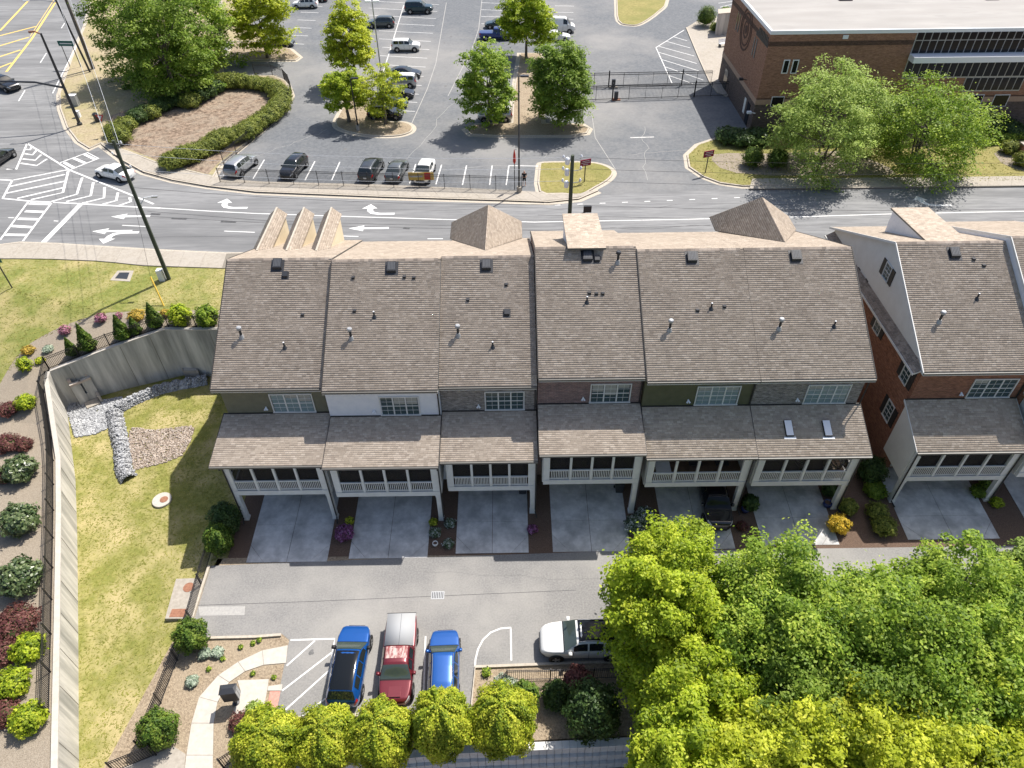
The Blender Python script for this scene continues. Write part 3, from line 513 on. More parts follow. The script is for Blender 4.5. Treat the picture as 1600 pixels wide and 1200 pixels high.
for a in (((230, 330), (420, 345), (620, 351), (760, 353)), ((235, 338), (480, 352), (840, 360), (1110, 352)), ((840, 336), (1160, 343))): mark(road, 'tar_joint', a, .06, ML-.003, 'tar_and_shade')
for x, y, l in ((243, 334, 15), (280, 341, 24), (357, 346, 24), (635, 356, 10)): mark(road, 'tar_patch', [(x-l/2, y), (x+l/2, y+1)], .32, ML-.002, 'tar_and_shade')
for a in (((413, 249.5), (395.5, 279)), ((447, 257), (436, 280)), ((492, 252), (476.5, 281.5)), ((531, 253), (518, 282)), ((567, 262), (559, 284)), ((609.5, 255.5), (599, 285)), ((649.5, 256.5), (640, 286.6)), ((690, 257.4), (681, 288)), ((729, 258.5), (722.5, 289)), ((769, 258.5), (765, 289)), ((795, 259), (791, 289)), ((795, 258.6), (841, 259.5)), ((340, 259), (362, 253)), ((341, 268), (358, 263)), ((343, 275), (360, 271))): mark(lot, 'stall_line', a, .13, ML)
mark(lot, 'stall_line', [(631, 8), (600, 109), (594, 128)], .16, ML, 'paint_worn')
def S8(a): return [(540+x/8, y/8) for x, y in a]
for a in (((360, 15), (1170, 58)), ((290, 100), (1145, 143)), ((265, 188), (1130, 232)), ((600, 295), (1110, 320)), ((420, 385), (1090, 415)), ((420, 485), (1065, 517)), ((460, 590), (1045, 620)), ((430, 695), (1020, 727)), ((400, 805), (1000, 838)), ((600, 935), (975, 955)), ((600, 1050), (950, 1068)), ((560, 1155), (915, 1178))): mark(lot, 'stall_line', S8(a), .12, ML)
for a in (((617, 158), (652, 160)), ((608, 172), (648, 174)), ((752, 4), (800, 6)), ((752, 15), (800, 17)), ((752, 25.5), (800, 27)), ((752, 37), (800, 38)), ((750, 50), (800, 51)), ((867, 9), (897, 9.5)), ((867, 19), (896, 19.5)), ((872, 29.5), (896, 30)), ((480, 9), (504, 10)), ((470, 19), (498, 20)), ((465, 31), (493, 32)), ((460, 43), (487, 44)), ((455, 55), (481, 56)), ((455, 68), (475, 69))): mark(lot, 'stall_line', a, .12, ML)
mark(lot, 'tar_joint', [(697.5, 4), (681, 99), (668, 138), (640, 200)], .1, ML-.003, 'asphalt_patch'); mark(lot, 'tar_joint', [(753, 0), (748, 45), (738, 75), (700, 150)], .1, ML-.003, 'asphalt_patch'); mark(lot, 'tar_joint', [(925, 180), (930, 215), (962, 265)], .08, ML-.003, 'asphalt_patch'); mark(lot, 'tar_joint', [(985, 215), (1022, 214)], .2, ML-.003, 'paint_worn')
def S4(a): return [(800+x/4, y/4) for x, y in a]
for a in (((1075, 188), (900, 297), (1000, 520)), ((1010, 230), (1095, 255)), ((965, 258), (1115, 300)), ((920, 290), (1140, 350)), ((912, 325), (1155, 397)), ((930, 370), (1175, 445)), ((950, 415), (1195, 500)), ((975, 470), (1130, 522)), ((1290, 20), (1395, 5)), ((1300, 45), (1400, 20))): mark(lot, 'hatch_stripe', S4(a), .13, ML)

mat('oil_stain', (.10, .10, .10), (.17, .168, .165), 3, .8)
# wear: wandering sealed cracks, oil and tyre stains
def crack(parent, a, b, z, m='tar_and_shade', w=.025, amp=.35, n=14):
    a = Vector(a); b = Vector(b); d = (b-a); nn = Vector((-d.y, d.x)).normalized(); off = 0; P = []
    for k in range(n+1): off = off*.7+random.gauss(0, amp*.4); P.append(tuple(a+d*k/n+nn*off))
    mark(parent, 'sealed_crack', P, w, z, m, False)
random.seed(11)
for a, b in (((-6, 26.2), (7, 25.2)),): crack(alley, a, b, .004, 'oil_stain', .015, .2)
for a, b in (((-20, 74), (2, 76)), ((-12, 78), (-4, 104)), ((4, 78), (12, 92)), ((14, 78), (26, 80)), ((-30, 78), (-22, 86)), ((8, 100), (24, 104)), ((15, 72), (17, 86))): crack(lot, a, b, ZS+.004, 'asphalt_patch', .045, .5)
for a, b in (((-60, 62.6), (-20, 61.0)), ((-20, 66), (30, 66.4)), ((10, 62), (60, 62.6)), ((-55, 72), (-42, 90)), ((-70, 80), (-52, 76))): crack(road, a, b, ZS+.002, 'tar_and_shade', .04, .4, 24)
def blot(parent, c, r, z, m):
    n = 14; P = [(c[0]+r*random.uniform(.6, 1.15)*math.cos(6.283*k/n), c[1]+1.3*r*random.uniform(.6, 1.15)*math.sin(6.283*k/n)) for k in range(n)]; struct('stain', MB().sheet(P, z), m, parent)
for x in (-9.8, -7.2, -3.9, -12.4): blot(alley, (x+random.uniform(-.3, .3), 20.6+random.uniform(-.8, .8)), .16, .0045, 'oil_stain')
for k in range(16): p = G(random.choice((600, 640, 765, 880, 700, 470, 560)), random.uniform(10, 240), ZS); blot(lot, (p[0]+random.uniform(-2, 2), p[1]), random.uniform(.15, .3), ZS+.003, 'oil_stain')
random.seed(21)
# ------------------------------------------------------------------ roofs made of laid shingles
def shingles(name, poly, parent, m='shingle', course=.15, tab=.27, lift=.008):
    P = np.array(poly, float); nrm = np.cross(P[1]-P[0], P[2]-P[0]); nrm /= np.linalg.norm(nrm)
    if nrm[2] < 0: nrm = -nrm
    Vv = np.array([0, 0, 1])-nrm*nrm[2]; Vv /= np.linalg.norm(Vv); Uu = np.cross(Vv, nrm); O = P[0]
    q = np.c_[(P-O)@Uu, (P-O)@Vv]; v0, v1 = q[:, 1].min(), q[:, 1].max(); nC = max(1, int(round((v1-v0)/course))); e = (v1-v0)/nC
    us = []; 
    for r in range(nC):
        vm = v0+(r+.5)*e; xs = []
        for i in range(len(q)):
            a, b = q[i], q[(i+1) % len(q)]
            if (a[1]-vm)*(b[1]-vm) < 0: xs.append(a[0]+(b[0]-a[0])*(vm-a[1])/(b[1]-a[1]))
        if len(xs) < 2 or max(xs)-min(xs) < .05: continue
        lo, hi = min(xs), max(xs); w = RNG.uniform(.75, 1.25, int((hi-lo)/tab)+3)*tab; ed = np.concatenate([[0], np.cumsum(w)])-RNG.uniform(0, tab); ed = ed[(ed > .03) & (ed < hi-lo-.03)]; ed = np.concatenate([[0], ed, [hi-lo]])+lo
        for k in range(len(ed)-1): us.append((ed[k], ed[k+1], v0+r*e, v0+(r+1)*e+.01))
    A = np.array(us); n = len(A); L = RNG.choice([.35, .6, 1.0], n)*lift; V = np.empty((n, 6, 3))
    def pt(u, v, h): return O+np.outer(u, Uu)+np.outer(v, Vv)+np.outer(h, nrm)
    g = .004; lo_ = np.full(n, .003)
    V[:, 0] = pt(A[:, 0]+g, A[:, 2], L+.004); V[:, 1] = pt(A[:, 1]-g, A[:, 2], L+.004); V[:, 2] = pt(A[:, 1]-g, A[:, 3], lo_); V[:, 3] = pt(A[:, 0]+g, A[:, 3], lo_); V[:, 4] = pt(A[:, 0]+g, A[:, 2], lo_-.002); V[:, 5] = pt(A[:, 1]-g, A[:, 2], lo_-.002)
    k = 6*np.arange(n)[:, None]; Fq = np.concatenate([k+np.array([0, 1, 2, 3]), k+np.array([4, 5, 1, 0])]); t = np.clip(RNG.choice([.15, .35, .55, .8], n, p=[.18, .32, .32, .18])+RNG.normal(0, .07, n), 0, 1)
    return quick(name, V.reshape(-1, 3), Fq, m, parent, 'stuff', np.concatenate([t, t*.4]))  # butt edges tinted darker, painting the shadow line of each course
def slabroof(name, poly, parent, th=.14, m='gutter'):
    P = [Vector(p) for p in poly]; nn = (P[1]-P[0]).cross(P[2]-P[0]).normalized(); nn = nn if nn.z > 0 else -nn
    n = len(P); mb = MB().add([tuple(p) for p in P]+[tuple(p-nn*th) for p in P], [tuple(range(n)), tuple(range(2*n-1, n-1, -1))]+[(i, n+i, n+(i+1) % n, (i+1) % n) for i in range(n)])
    if (P[1]-P[0]).cross(P[2]-P[0]).z < 0: mb.f = [f[::-1] for f in mb.f]
    return mb.build(name, m, parent)
def GX(x, y, X):
    d = _ray(x, y); p = CAM+d*(X/d[0]); return (X, float(p[1]), float(p[2]))
def GP(x, y, p0, nrm):
    d = _ray(x, y); p0 = np.array(p0); nrm = np.array(nrm); p = CAM+d*(((p0-CAM)@nrm)/(d@nrm)); return tuple(float(c) for c in p)
BAL = {}; mat('louvre_grey', (.085, .09, .10), rough=.5); mat('blind_cream', (.30, .30, .27), (.36, .36, .33), 4, .5)
def window(parent, cx, y, z0, z1, w, n=3, glass='window_glass', axis='y', sgn=-1, shutters=False, cols=2, rows=3):
    """n sashes in one frame; axis y: in a wall facing -y; axis x: in a wall facing -x"""
    def P(u, d, z): return (cx+u, y+sgn*d, z) if axis == 'y' else (y+sgn*d, cx+u, z)
    def bx(mb, u0, u1, d0, d1, a, b):
        p = [P(u0, d0, a), P(u1, d1, b)]; return mb.box(min(p[0][0], p[1][0]), max(p[0][0], p[1][0]), min(p[0][1], p[1][1]), max(p[0][1], p[1][1]), a, b)
    fr = MB(); t = .07
    bx(fr, -w/2-t, w/2+t, 0, .07, z1, z1+t); bx(fr, -w/2-t*1.4, w/2+t*1.4, 0, .11, z0-t, z0)
    for s in (-1, 1): bx(fr, *sorted((s*w/2, s*(w/2+t))), 0, .07, z0, z1)
    for i in range(1, n): u = -w/2+w*i/n; bx(fr, u-t*.6, u+t*.6, 0, .065, z0, z1)
    win = fr.build('window', 'white_trim', parent)
    sw = w/n
    for i in range(n):
        u0 = -w/2+i*sw+t*.6; u1 = u0+sw-t*1.2; bx(MB(), u0, u1, .01, .025, z0, z1).build('pane', glass, win)
        if n == 3: zbl = z1-(z1-z0)*RNG.choice([.0, .2, .4, .6], p=[.45, .25, .2, .1]); (bx(MB(), u0+.03, u1-.03, .0255, .03, zbl, z1-.02).build('blind', 'blind_cream', win) if zbl < z1-.1 else None)
        mu = MB()
        for c in range(1, cols): uu = u0+(u1-u0)*c/cols; bx(mu, uu-.009, uu+.009, .022, .042, z0, z1)
        for r in range(1, rows+1):
            zz = z0+(z1-z0)*r/(rows+1); hh = .03 if (rows+1) % 2 == 0 and r == (rows+1)//2 else .009; bx(mu, u0, u1, .024, .046, zz-hh, zz+hh)
        mu.build('muntin', 'white_trim', win)
    if shutters:
        for s in (-1, 1): bx(MB(), *sorted((s*(w/2+t+.02), s*(w/2+t+.48))), .005, .06, z0-.05, z1+.05).build('shutter', 'trim_dark', parent)
    return win
m_, n_, b_ = _new('insect_screen'); tr = n_.nodes.new('ShaderNodeBsdfTransparent'); mx_ = n_.nodes.new('ShaderNodeMixShader'); b_.inputs['Base Color'].default_value = (.012, .012, .014, 1); b_.inputs['Roughness'].default_value = .7; mx_.inputs[0].default_value = .55
n_.links.new(b_.outputs[0], mx_.inputs[1]); n_.links.new(tr.outputs[0], mx_.inputs[2]); n_.links.new(mx_.outputs[0], n_.nodes['Material Output'].inputs[0]); MATS['insect_screen'] = m_
balm = MB().box(-.022, .022, -.022, .022, 0, .72).mesh('baluster'); balm.materials.append(MATS['white_trim'])
HOUSES = [  # x0 x1 dz eaveY Yc wall win(px,px) glass pt pe bm label
 dict(x0=-19.47, x1=-12.19, dz=0.0, ye=33.63, yc=30.15, wall='siding_olive', win=(424, 490), glass='window_pale', pt=(433, 645.5), pe=(420, 728), bm=(445, 773), label='end townhouse with olive siding and three small gabled dormers, beside the basin', le=1, re=0),
 dict(x0=-12.17, x1=-4.72, dz=.12, ye=33.17, yc=29.9, wall='siding_white', win=(593, 655), glass='window_glass', pt=(600, 650), pe=(595, 730), bm=(608, 775.5), label='townhouse with a white painted rear wall over its screened porch', le=0, re=0),
 dict(x0=-4.70, x1=1.66, dz=.04, ye=33.53, yc=30.4, wall='brick_grey', win=(758, 819), glass='window_glass', pt=(763, 642), pe=(761, 721), bm=(763, 766.5), label='narrow grey brick townhouse next to the white one, with a pointed front turret roof', le=0, re=0),
 dict(x0=1.72, x1=8.60, dz=.70, ye=33.49, yc=30.3, wall='brick_rose', win=(921, 983), glass='window_glass', pt=(924, 630.5), pe=(928, 710), bm=(923, 756), label='rose brick townhouse with a shed dormer on its street side', le=0, re=0),
 dict(x0=8.64, x1=15.86, dz=.62, ye=33.17, yc=30.4, wall='siding_moss', win=(1085, 1151), glass='window_pale', pt=(1090, 634.2), pe=(1095, 715.5), bm=(1085, 760), label='townhouse with moss green siding above the parked black pickup', le=0, re=0),
 dict(x0=15.87, x1=23.23, dz=.62, ye=33.17, yc=30.4, wall='brick_grey', win=(1254, 1319), glass='window_pale', pt=(1255, 632), pe=(1270, 713.8), bm=(1245, 758.5), label='grey brick end townhouse with two skylights in its porch roof', le=0, re=1),
 dict(x0=26.43, x1=33.95, dz=.62, ye=33.68, yc=30.9, wall='brick_red', win=(1503, 1569), glass='window_glass', pt=(1500, 623), pe=(1520, 706), bm=(1497, 750.5), label='red brick townhouse with a cream gable wall across the planted gap', le=2, re=0),
 dict(x0=33.98, x1=41.3, dz=1.1, ye=33.45, yc=30.7, wall='brick_red', win=(1650, 1716), glass='window_glass', pt=(1600, 611), pe=(1600, 699), bm=(1600, 745), label='higher red brick townhouse beyond the cream gabled one, cut by the frame', le=0, re=1)]
BP = 4.5/8.33
for hi_, h in enumerate(HOUSES):
    x0, x1, dz, ye, yc = h['x0'], h['x1'], h['dz'], h['ye'], h['yc']; zE = 9.75+dz; zR = zE+8.33*BP; yr = ye+8.33; yf = yr+9.5; zF = zR-.46*9.5; yw = ye+.45
    yc += .2; h['yc'] = yc; zpt = GY(*h['pt'], yw)[2]; zpe = GY(*h['pe'], yc-.35)[2]; zb = GY(*h['bm'], yc)[2]
    T_ = thing('townhouse', h['label'], 'house', ((x0+x1)/2, yw, .6)); h['obj'] = T_
    wl = x0+(.32 if h['le'] else .01); wr = x1-(.32 if h['re'] else .01)
    base = -.55 if hi_ == 0 else .3
    MB().extx([(yw, base), (yw, zE-.02), (yr, zR-.16), (yf-.4, zF+.02), (yf-.4, base)], wl, wr).build('wall', h['wall'], T_)
    h['plane'] = ((0, ye, zE), (0, -BP, 1.0)); h['fplane'] = ((0, yr, zR), (0, .46, 1.0))
    back = [(x0, ye, zE), (x1, ye, zE), (x1, yr, zR), (x0, yr, zR)]; front = [(x1, yf, zF), (x0, yf, zF), (x0, yr, zR), (x1, yr, zR)]
    rf = slabroof('roof', back, T_); shingles('shingles', back, rf); rf2 = slabroof('roof', front, T_); shingles('shingles', front, rf2)
    rc = MB()
    for k in range(int((x1-x0)/.28)):
        a = x0+k*.28; rc.extx([(yr-.15, zR-.15*BP+.025), (yr, zR+.045), (yr+.15, zR-.15*.46+.025), (yr, zR)], a, a+.275)
    o = rc.build('ridge_cap', 'shingle_dark', rf); at_ = o.data.attributes.new('tint', 'FLOAT', 'FACE'); at_.data.foreach_set('value', np.repeat(RNG.uniform(0, 1, len(o.data.polygons)//6), 6)[:len(o.data.polygons)] if len(o.data.polygons) % 6 == 0 else RNG.uniform(0, 1, len(o.data.polygons)))
    for xx in ([x0] if hi_ in (0, 1, 3, 4, 6, 7) else [])+([x1] if hi_ in (5, 7) else []):
        mb = MB(); s = .03; mb.extx([(ye-.02, zE-.16), (ye-.02, zE+.02), (yr, zR+.035), (yr, zR-.15)], xx-s, xx+s); mb.extx([(yr, zR-.15), (yr, zR+.035), (yf, zF+.03), (yf, zF-.15)], xx-s, xx+s); mb.build('rake_board', 'trim_dark' if hi_ not in (6, 7) else 'white_trim', T_)
    MB().box(x0+.02, x1-.02, ye-.11, ye-.005, zE-.17, zE-.03).build('gutter', 'gutter', T_)
    MB().box(x0+.02, x1-.02, ye-.08, yw, zE-.24, zE-.175).build('soffit', 'white_trim', T_)
    a = GY(h['win'][0], 629, yw); b = GY(h['win'][1], 629, yw); zw0 = zpt+.18; zw1 = zw0+1.55
    window(T_, (a[0]+b[0])/2, yw, zw0, zw1, b[0]-a[0]-.1, 3, h['glass'])
    lx = (a[0]+b[0])/2-(b[0]-a[0])/2-.45; lm_ = MB(); lm_.box(lx-.04, lx+.04, yw-.05, yw, zw0+.35, zw0+.45); lm_.tube([(lx, yw-.04, zw0+.42), (lx-.1, yw-.16, zw0+.25)], [.03, .07], 8); lm_.tube([(lx, yw-.04, zw0+.42), (lx+.1, yw-.16, zw0+.25)], [.03, .07], 8); lm_.build('floodlight', 'metal_white', T_)
    # porch
    px0, px1 = x0+(.0 if not h['le'] else .0), x1; yo = yc-.35
    proof = [(px0, yo, zpe), (px1, yo, zpe), (px1, yw, zpt), (px0, yw, zpt)]; pr = slabroof('porch_roof', proof, T_, .12); shingles('shingles', proof, pr)
    MB().box(px0+.02, px1-.02, yo-.11, yo-.004, zpe-.15, zpe-.02).build('gutter', 'gutter', T_)
    MB().box(x0+.03, x1-.03, yw-.06, yw-.004, zpt+.012, zpt+.09).build('flashing', 'trim_dark', T_)
    for xx in (px0, px1):
        MB().extx([(yo, zpe-.14), (yo, zpe+.015), (yw, zpt+.025), (yw, zpt-.13)], xx-.016, xx+.016).build('porch_rake', 'trim_dark' if hi_ < 6 else 'white_trim', T_)
    ql, qr = x0+.32, x1-.12
    if hi_ == 0: ql = x0+.55
    if hi_ in (5,): qr = x1-.45
    h['q'] = (ql, qr)
    MB().box(ql, qr, yc, yc+.22, zb, zb+.42).build('porch_beam', 'white_trim', T_); MB().box(ql+.02, qr-.02, yc+.225, yw-.01, zb+.22, zb+.40).build('porch_floor', 'screen_wood', T_)
    MB().box(ql-.02, qr+.02, yc-.03, yc-.004, zb+.40, zb+.46).build('band_board', 'white_trim', T_)
    zt = zpe-.14; MB().box(ql, qr, yc+.02, yc+.2, zt-.28, zt+.02).build('header', 'white_trim', T_); MB().box(ql+.02, qr-.02, yc+.205, yw-.01, zt-.1, zt-.05).build('porch_ceiling', 'white_trim', T_)
    ol, orr = ql+.42, qr-.5; MB().box(ql, ol, yc+.01, yc+.2, zb+.42, zt-.28).build('corner_panel', 'white_trim', T_); MB().box(orr, qr, yc+.01, yc+.2, zb+.42, zt-.28).build('corner_panel', 'white_trim', T_)
    for s, xx in ((0, ql), (1, qr)):
        if (s == 0 and hi_ in (0,)) or (s == 1 and hi_ in (5,)):
            MB().box(xx-.05, xx+.1, yc+.25, yw-.02, zb, zb+.4).build('side_beam', 'white_trim', T_); MB().box(xx-.03, xx+.07, yc+.25, yw-.02, zb+1.28, zb+1.36).build('side_rail', 'white_trim', T_)
            MB().box(xx, xx+.01, yc+.25, yw-.02, zb+.42, zt).build('side_screen', 'insect_screen', T_); MB().box(xx-.03, xx+.09, (yc+yw)/2-.07, (yc+yw)/2+.07, zb+.4, zt+.2).build('side_post', 'white_trim', T_)
        else: MB().extx([(yc+.22, zb), (yc+.22, zt), (yw-.02, zpt-.14), (yw-.02, zb)], xx-.06, xx+.06).build('side_panel', 'stucco_cream' if (hi_ == 6 and s == 0) else 'white_trim', T_)
    bw = (orr-ol)/4; rail = MB().box(ol, orr, yc+.04, yc+.14, zb+1.30, zb+1.38).build('porch_railing', 'white_trim', T_); MB().box(ol, orr, yc+.05, yc+.12, zb+.51, zb+.57).build('bottom_rail', 'white_trim', rail)
    for k in range(1, 4): MB().box(ol+k*bw-.075, ol+k*bw+.075, yc+.015, yc+.17, zb+.42, zt-.28).build('mullion', 'white_trim', T_)
    for k in range(4):
        u0 = ol+k*bw+.12; u1 = ol+(k+1)*bw-.12; nb_ = 11
        for j in range(nb_):
            o = link('baluster', balm, None, rail); og = ORG[T_.name]; o.location = (u0+(u1-u0)*j/(nb_-1)-og[0], yc+.085-og[1], zb+.57-og[2])
        if hi_ != 4: MB().box(ol+k*bw+.076, ol+(k+1)*bw-.076, yc+.175, yc+.18, zb+.43, zt-.28).build('screen', 'insect_screen', T_)
    MB().box(ql+.06, qr-.06, yw-.03, yw-.012, zb+.4, zt-.1).build('porch_back_wall', h['wall'] if hi_ in (1, 3) else 'screen_wood', T_); xm_ = (x0+x1)/2
    MB().box(xm_-.9, xm_+.9, yw-.06, yw-.032, zb+.42, zb+2.5).build('sliding_door', 'glass_dark', T_)
    cols_ = [qr-.18]+([ql+.18] if hi_ in (0, 6) else [])
    for cx_ in cols_:
        zz = hD(0, yc+.1)-.05; cl = MB().box(cx_-.17, cx_+.17, yc+.02, yc+.34, zz, zb).build('column', 'white_trim', T_); MB().box(cx_-.2, cx_+.2, yc-.01, yc+.37, zb-.16, zb-.003).build('capital', 'white_trim', cl); MB().box(cx_-.2, cx_+.2, yc-.012, yc+.37, zz, zz+.2).build('plinth', 'white_trim', cl)
    dsx = qr+.09 if hi_ in (0, 3, 4) else (ql-.02 if hi_ in (0,) else qr+.1)
    for dsx in ([qr-.03, ql+.05] if hi_ == 0 else [ql+.05, qr-.05] if hi_ == 6 else [qr+.02]):
        ds = MB(); ds.tube([(dsx, yo-.06, zpe-.12), (dsx, yo-.06, zpe-.3), (dsx, yc-.05, zpe-.6), (dsx, yc-.05, .75), (dsx, yc-.05, .5), (dsx+.1, yc-.5, .38)], .05, 6); ds.build('downspout', 'trim_dark', T_)
    MB().tube([(x1-.1, ye-.06, zE-.15), (x1-.1, yw-.06, zE-.5), (x1-.1, yw-.06, zpt+.06)], .045, 6).build('downspout', 'trim_dark', T_)
    gd = MB().box(x0+1.4, x1-1.1, yw-.08, yw-.02, .72, 2.9).build('garage_door', 'white_trim', T_)
    for k in range(4): MB().box(x0+1.5, x1-1.2, yw-.11, yw-.085, .8+k*.52, 1.25+k*.52).build('door_panel', 'white_trim', gd)
# roof furniture
def base_on(h, px): return GP(px[0], px[1], *h['plane'])
def boxvent(h, px, s=.3, hh=.22):
    p = base_on(h, px); T_ = h['obj']; k = BP
    mb = MB(); mb.add([(p[0]+a*s, p[1]+b*s, p[2]+b*s*k+z) for z in (.0, hh) for a, b in ((-1, -1), (1, -1), (1, 1), (-1, 1))], [(4, 5, 6, 7), (0, 1, 5, 4), (1, 2, 6, 5), (2, 3, 7, 6), (3, 0, 4, 7)]); v = mb.build('roof_vent', 'metal_dark', T_)
    f = MB(); f.add([(p[0]+a*s*1.45, p[1]+b*s*1.45, p[2]+b*s*1.45*k+.03) for a, b in ((-1, -1), (1, -1), (1, 1), (-1, 1))], [(0, 1, 2, 3)]); f.build('flashing', 'metal_dark', v)
    c = MB()
    if s > .25:
        for i in range(-2, 3): c.add([(p[0]+i*.1+a*.035, p[1]+b*s*.8, p[2]+b*s*.8*k+hh+.012) for a, b in ((-1, -1), (1, -1), (1, 1), (-1, 1))], [(0, 1, 2, 3)])
        c.build('louvre', 'louvre_grey', v)
def flue(h, px, hh=.85):
    p = base_on(h, px); T_ = h['obj']; f = MB().tube([(p[0], p[1], p[2]-.05), (p[0], p[1], p[2]+hh*.8)], .085, 10).build('flue', 'metal_dark', T_)
    MB().lathe([(.15, hh*.78), (.17, hh*.82), (.17, hh*.98), (.12, hh*1.04)], p, 12).build('cap', 'metal_grey' if RNG.random() < .6 else 'metal_dark', f); MB().lathe([(.2, -.08), (.11, .2)], p, 10).build('collar', 'metal_grey', f)
def cone(h, px):
    p = base_on(h, px); f = MB().lathe([(.2, -.08), (.06, .14), (.055, .42)], p, 10).build('pipe_vent', 'metal_dark', h['obj']); MB().lathe([(.06, .42), (.05, .45)], p, 10).build('pipe_end', 'metal_white', f)
def louvre(h, px):
    p = base_on(h, px); MB().add([(p[0]-.1, p[1]-.12, p[2]-.12*BP), (p[0]+.1, p[1]-.12, p[2]-.12*BP), (p[0]+.12, p[1]+.12, p[2]+.12*BP+.01), (p[0]-.12, p[1]+.12, p[2]+.12*BP+.01), (p[0]-.1, p[1]-.12, p[2]+.1), (p[0]+.1, p[1]-.12, p[2]+.1)], [(0, 1, 5, 4), (4, 5, 2, 3), (0, 4, 3), (1, 2, 5)]).build('louvre_vent', 'metal_dark', h['obj'])
H = HOUSES
for i, L_ in ((0, (434, 415)), (1, (612, 420)), (2, (760, 416)), (3, (918, 402)), (4, (1081, 404)), (5, (1243, 402)), (6, (1491, 397))): boxvent(H[i], L_, .31, .24)
for i, L_ in ((0, (446, 431)), (2, (792, 490)), (3, (933, 406))): boxvent(H[i], L_, .17, .2)
for i, L_ in ((0, (378, 527)), (1, (549, 529)), (2, (716, 524)), (3, (965, 410)), (4, (1046, 516)), (5, (1217, 514)), (6, (1467, 503))): flue(H[i], L_)
for i, L_ in ((0, (445, 543)), (1, (585, 495)), (2, (770, 542)), (3, (917, 472)), (4, (1111, 482)), (5, (1303, 510)), (6, (1526, 467))): cone(H[i], L_)
for i, L_ in ((0, (473, 492)), (1, (552, 434)), (1, (632, 433)), (1, (647, 434)), (1, (554, 486)), (2, (791, 445)), (2, (731, 469)), (3, (921, 458)), (3, (932, 459)), (3, (942, 459)), (4, (1090, 485)), (4, (1132, 479)), (6, (1521, 405)), (6, (1537, 415))): louvre(H[i], L_)
# front dormers and turrets
def fsl(h, px): return GP(px[0], px[1], *h['fplane'])
def dormer(h, back, front, hw, drop, ln=None):
    T_ = h['obj']; b = Vector(fsl(h, back)); f = Vector(G(*front, b.z)); f.x = (b.x+f.x)/2; b.x = f.x; ye_ = f.y; slope = .46
    p0, nn = h['fplane']; yb2 = p0[1]+(p0[2]-(b.z-drop))/slope
    d = slabroof('dormer', [(b.x-hw, ye_, b.z-drop), (b.x, ye_, b.z), (b.x, b.y, b.z), (b.x-hw, yb2, b.z-drop)], T_, .1); shingles('shingles', [(b.x-hw, ye_, b.z-drop), (b.x, ye_, b.z), (b.x, b.y, b.z), (b.x-hw, yb2, b.z-drop)], d)
    q = [(b.x+hw, ye_, b.z-drop), (b.x, ye_, b.z), (b.x, b.y, b.z), (b.x+hw, yb2, b.z-drop)]; d2 = slabroof('dormer', q, T_, .1); shingles('shingles', q, d2)
    w_ = hw-.14; MB().add([(b.x+s*w_, yy, zz) for s in (-1, 1) for yy, zz in ((yb2, b.z-drop-.02), (ye_-.25, b.z-drop-.02), (ye_-.25, p0[2]-slope*(ye_-.25-p0[1])))], [(0, 1, 2), (3, 5, 4), (1, 4, 5, 2)]).build('cheek', 'siding_tan', d)
    MB().extx([(b.y+.05, b.z+.0), (b.y+.05, b.z+.035), (ye_, b.z+.035), (ye_, b.z)], b.x-.07, b.x+.07).build('dormer_ridge', 'kerb', d)
for bk, fr_ in (((404, 392), (430, 324)), ((450, 392), (473, 324)), ((496, 392.5), (516, 324))): dormer(H[0], bk, fr_, .72, .62)
def turret(h, back, apex, left, right, zb_):
    T_ = h['obj']; b = fsl(h, back); a = G(*apex, b[2]); l = G(*left, zb_); r = G(*right, zb_); l = (l[0], max(l[1], a[1]-1.5), zb_); r = (r[0], l[1], zb_); fl = (l[0], a[1]+2.6, zb_); fr_ = (r[0], a[1]+2.6, zb_)
    for k, q in enumerate(([l, a, b], [b, a, r], [l, fl, a], [fr_, r, a], [fl, fr_, a])):
        t = slabroof('turret_roof', q, T_, .08)
        if k < 4: shingles('shingles', q, t, 'shingle')
turret(H[2], (758, 391.5), (763, 320), (703, 373), (816, 372), 10.05); turret(H[5], (1227, 379), (1191, 308), (1117, 360), (1246, 362), 10.5)
def shed(h, bl, br, fl, fr_, cheek):
    T_ = h['obj']; a = fsl(h, bl); b = fsl(h, br); b = (b[0], a[1], a[2]); zf = a[2]-.55; c = G(*fl, zf); d = G(*fr_, zf); c = (a[0], c[1], zf); d = (b[0], c[1], zf); q = [c, d, b, a]; t = slabroof('shed_dormer', q, T_, .12); shingles('shingles', q, t)
    p0, nn = h['fplane']
    for x in (a[0]+.12, b[0]-.12): MB().add([(x, a[1]+.1, a[2]-.12), (x, c[1]-.2, zf-.1), (x, c[1]-.2, p0[2]-.46*(c[1]-.2-p0[1]))], [(0, 1, 2)]).build('cheek', cheek, t)
    MB().add([(a[0]+.12, c[1]-.2, zf-.1), (b[0]-.12, c[1]-.2, zf-.1), (b[0]-.12, c[1]-.2, zf-2.6), (a[0]+.12, c[1]-.2, zf-2.6)], [(0, 1, 2, 3)]).build('dormer_front', cheek, t)
shed(H[3], (887, 388), (948, 388), (875, 334), (936, 334), 'siding_white'); shed(H[6], (1447, 376), (1500, 373), (1369, 325), (1440, 325), 'siding_white')
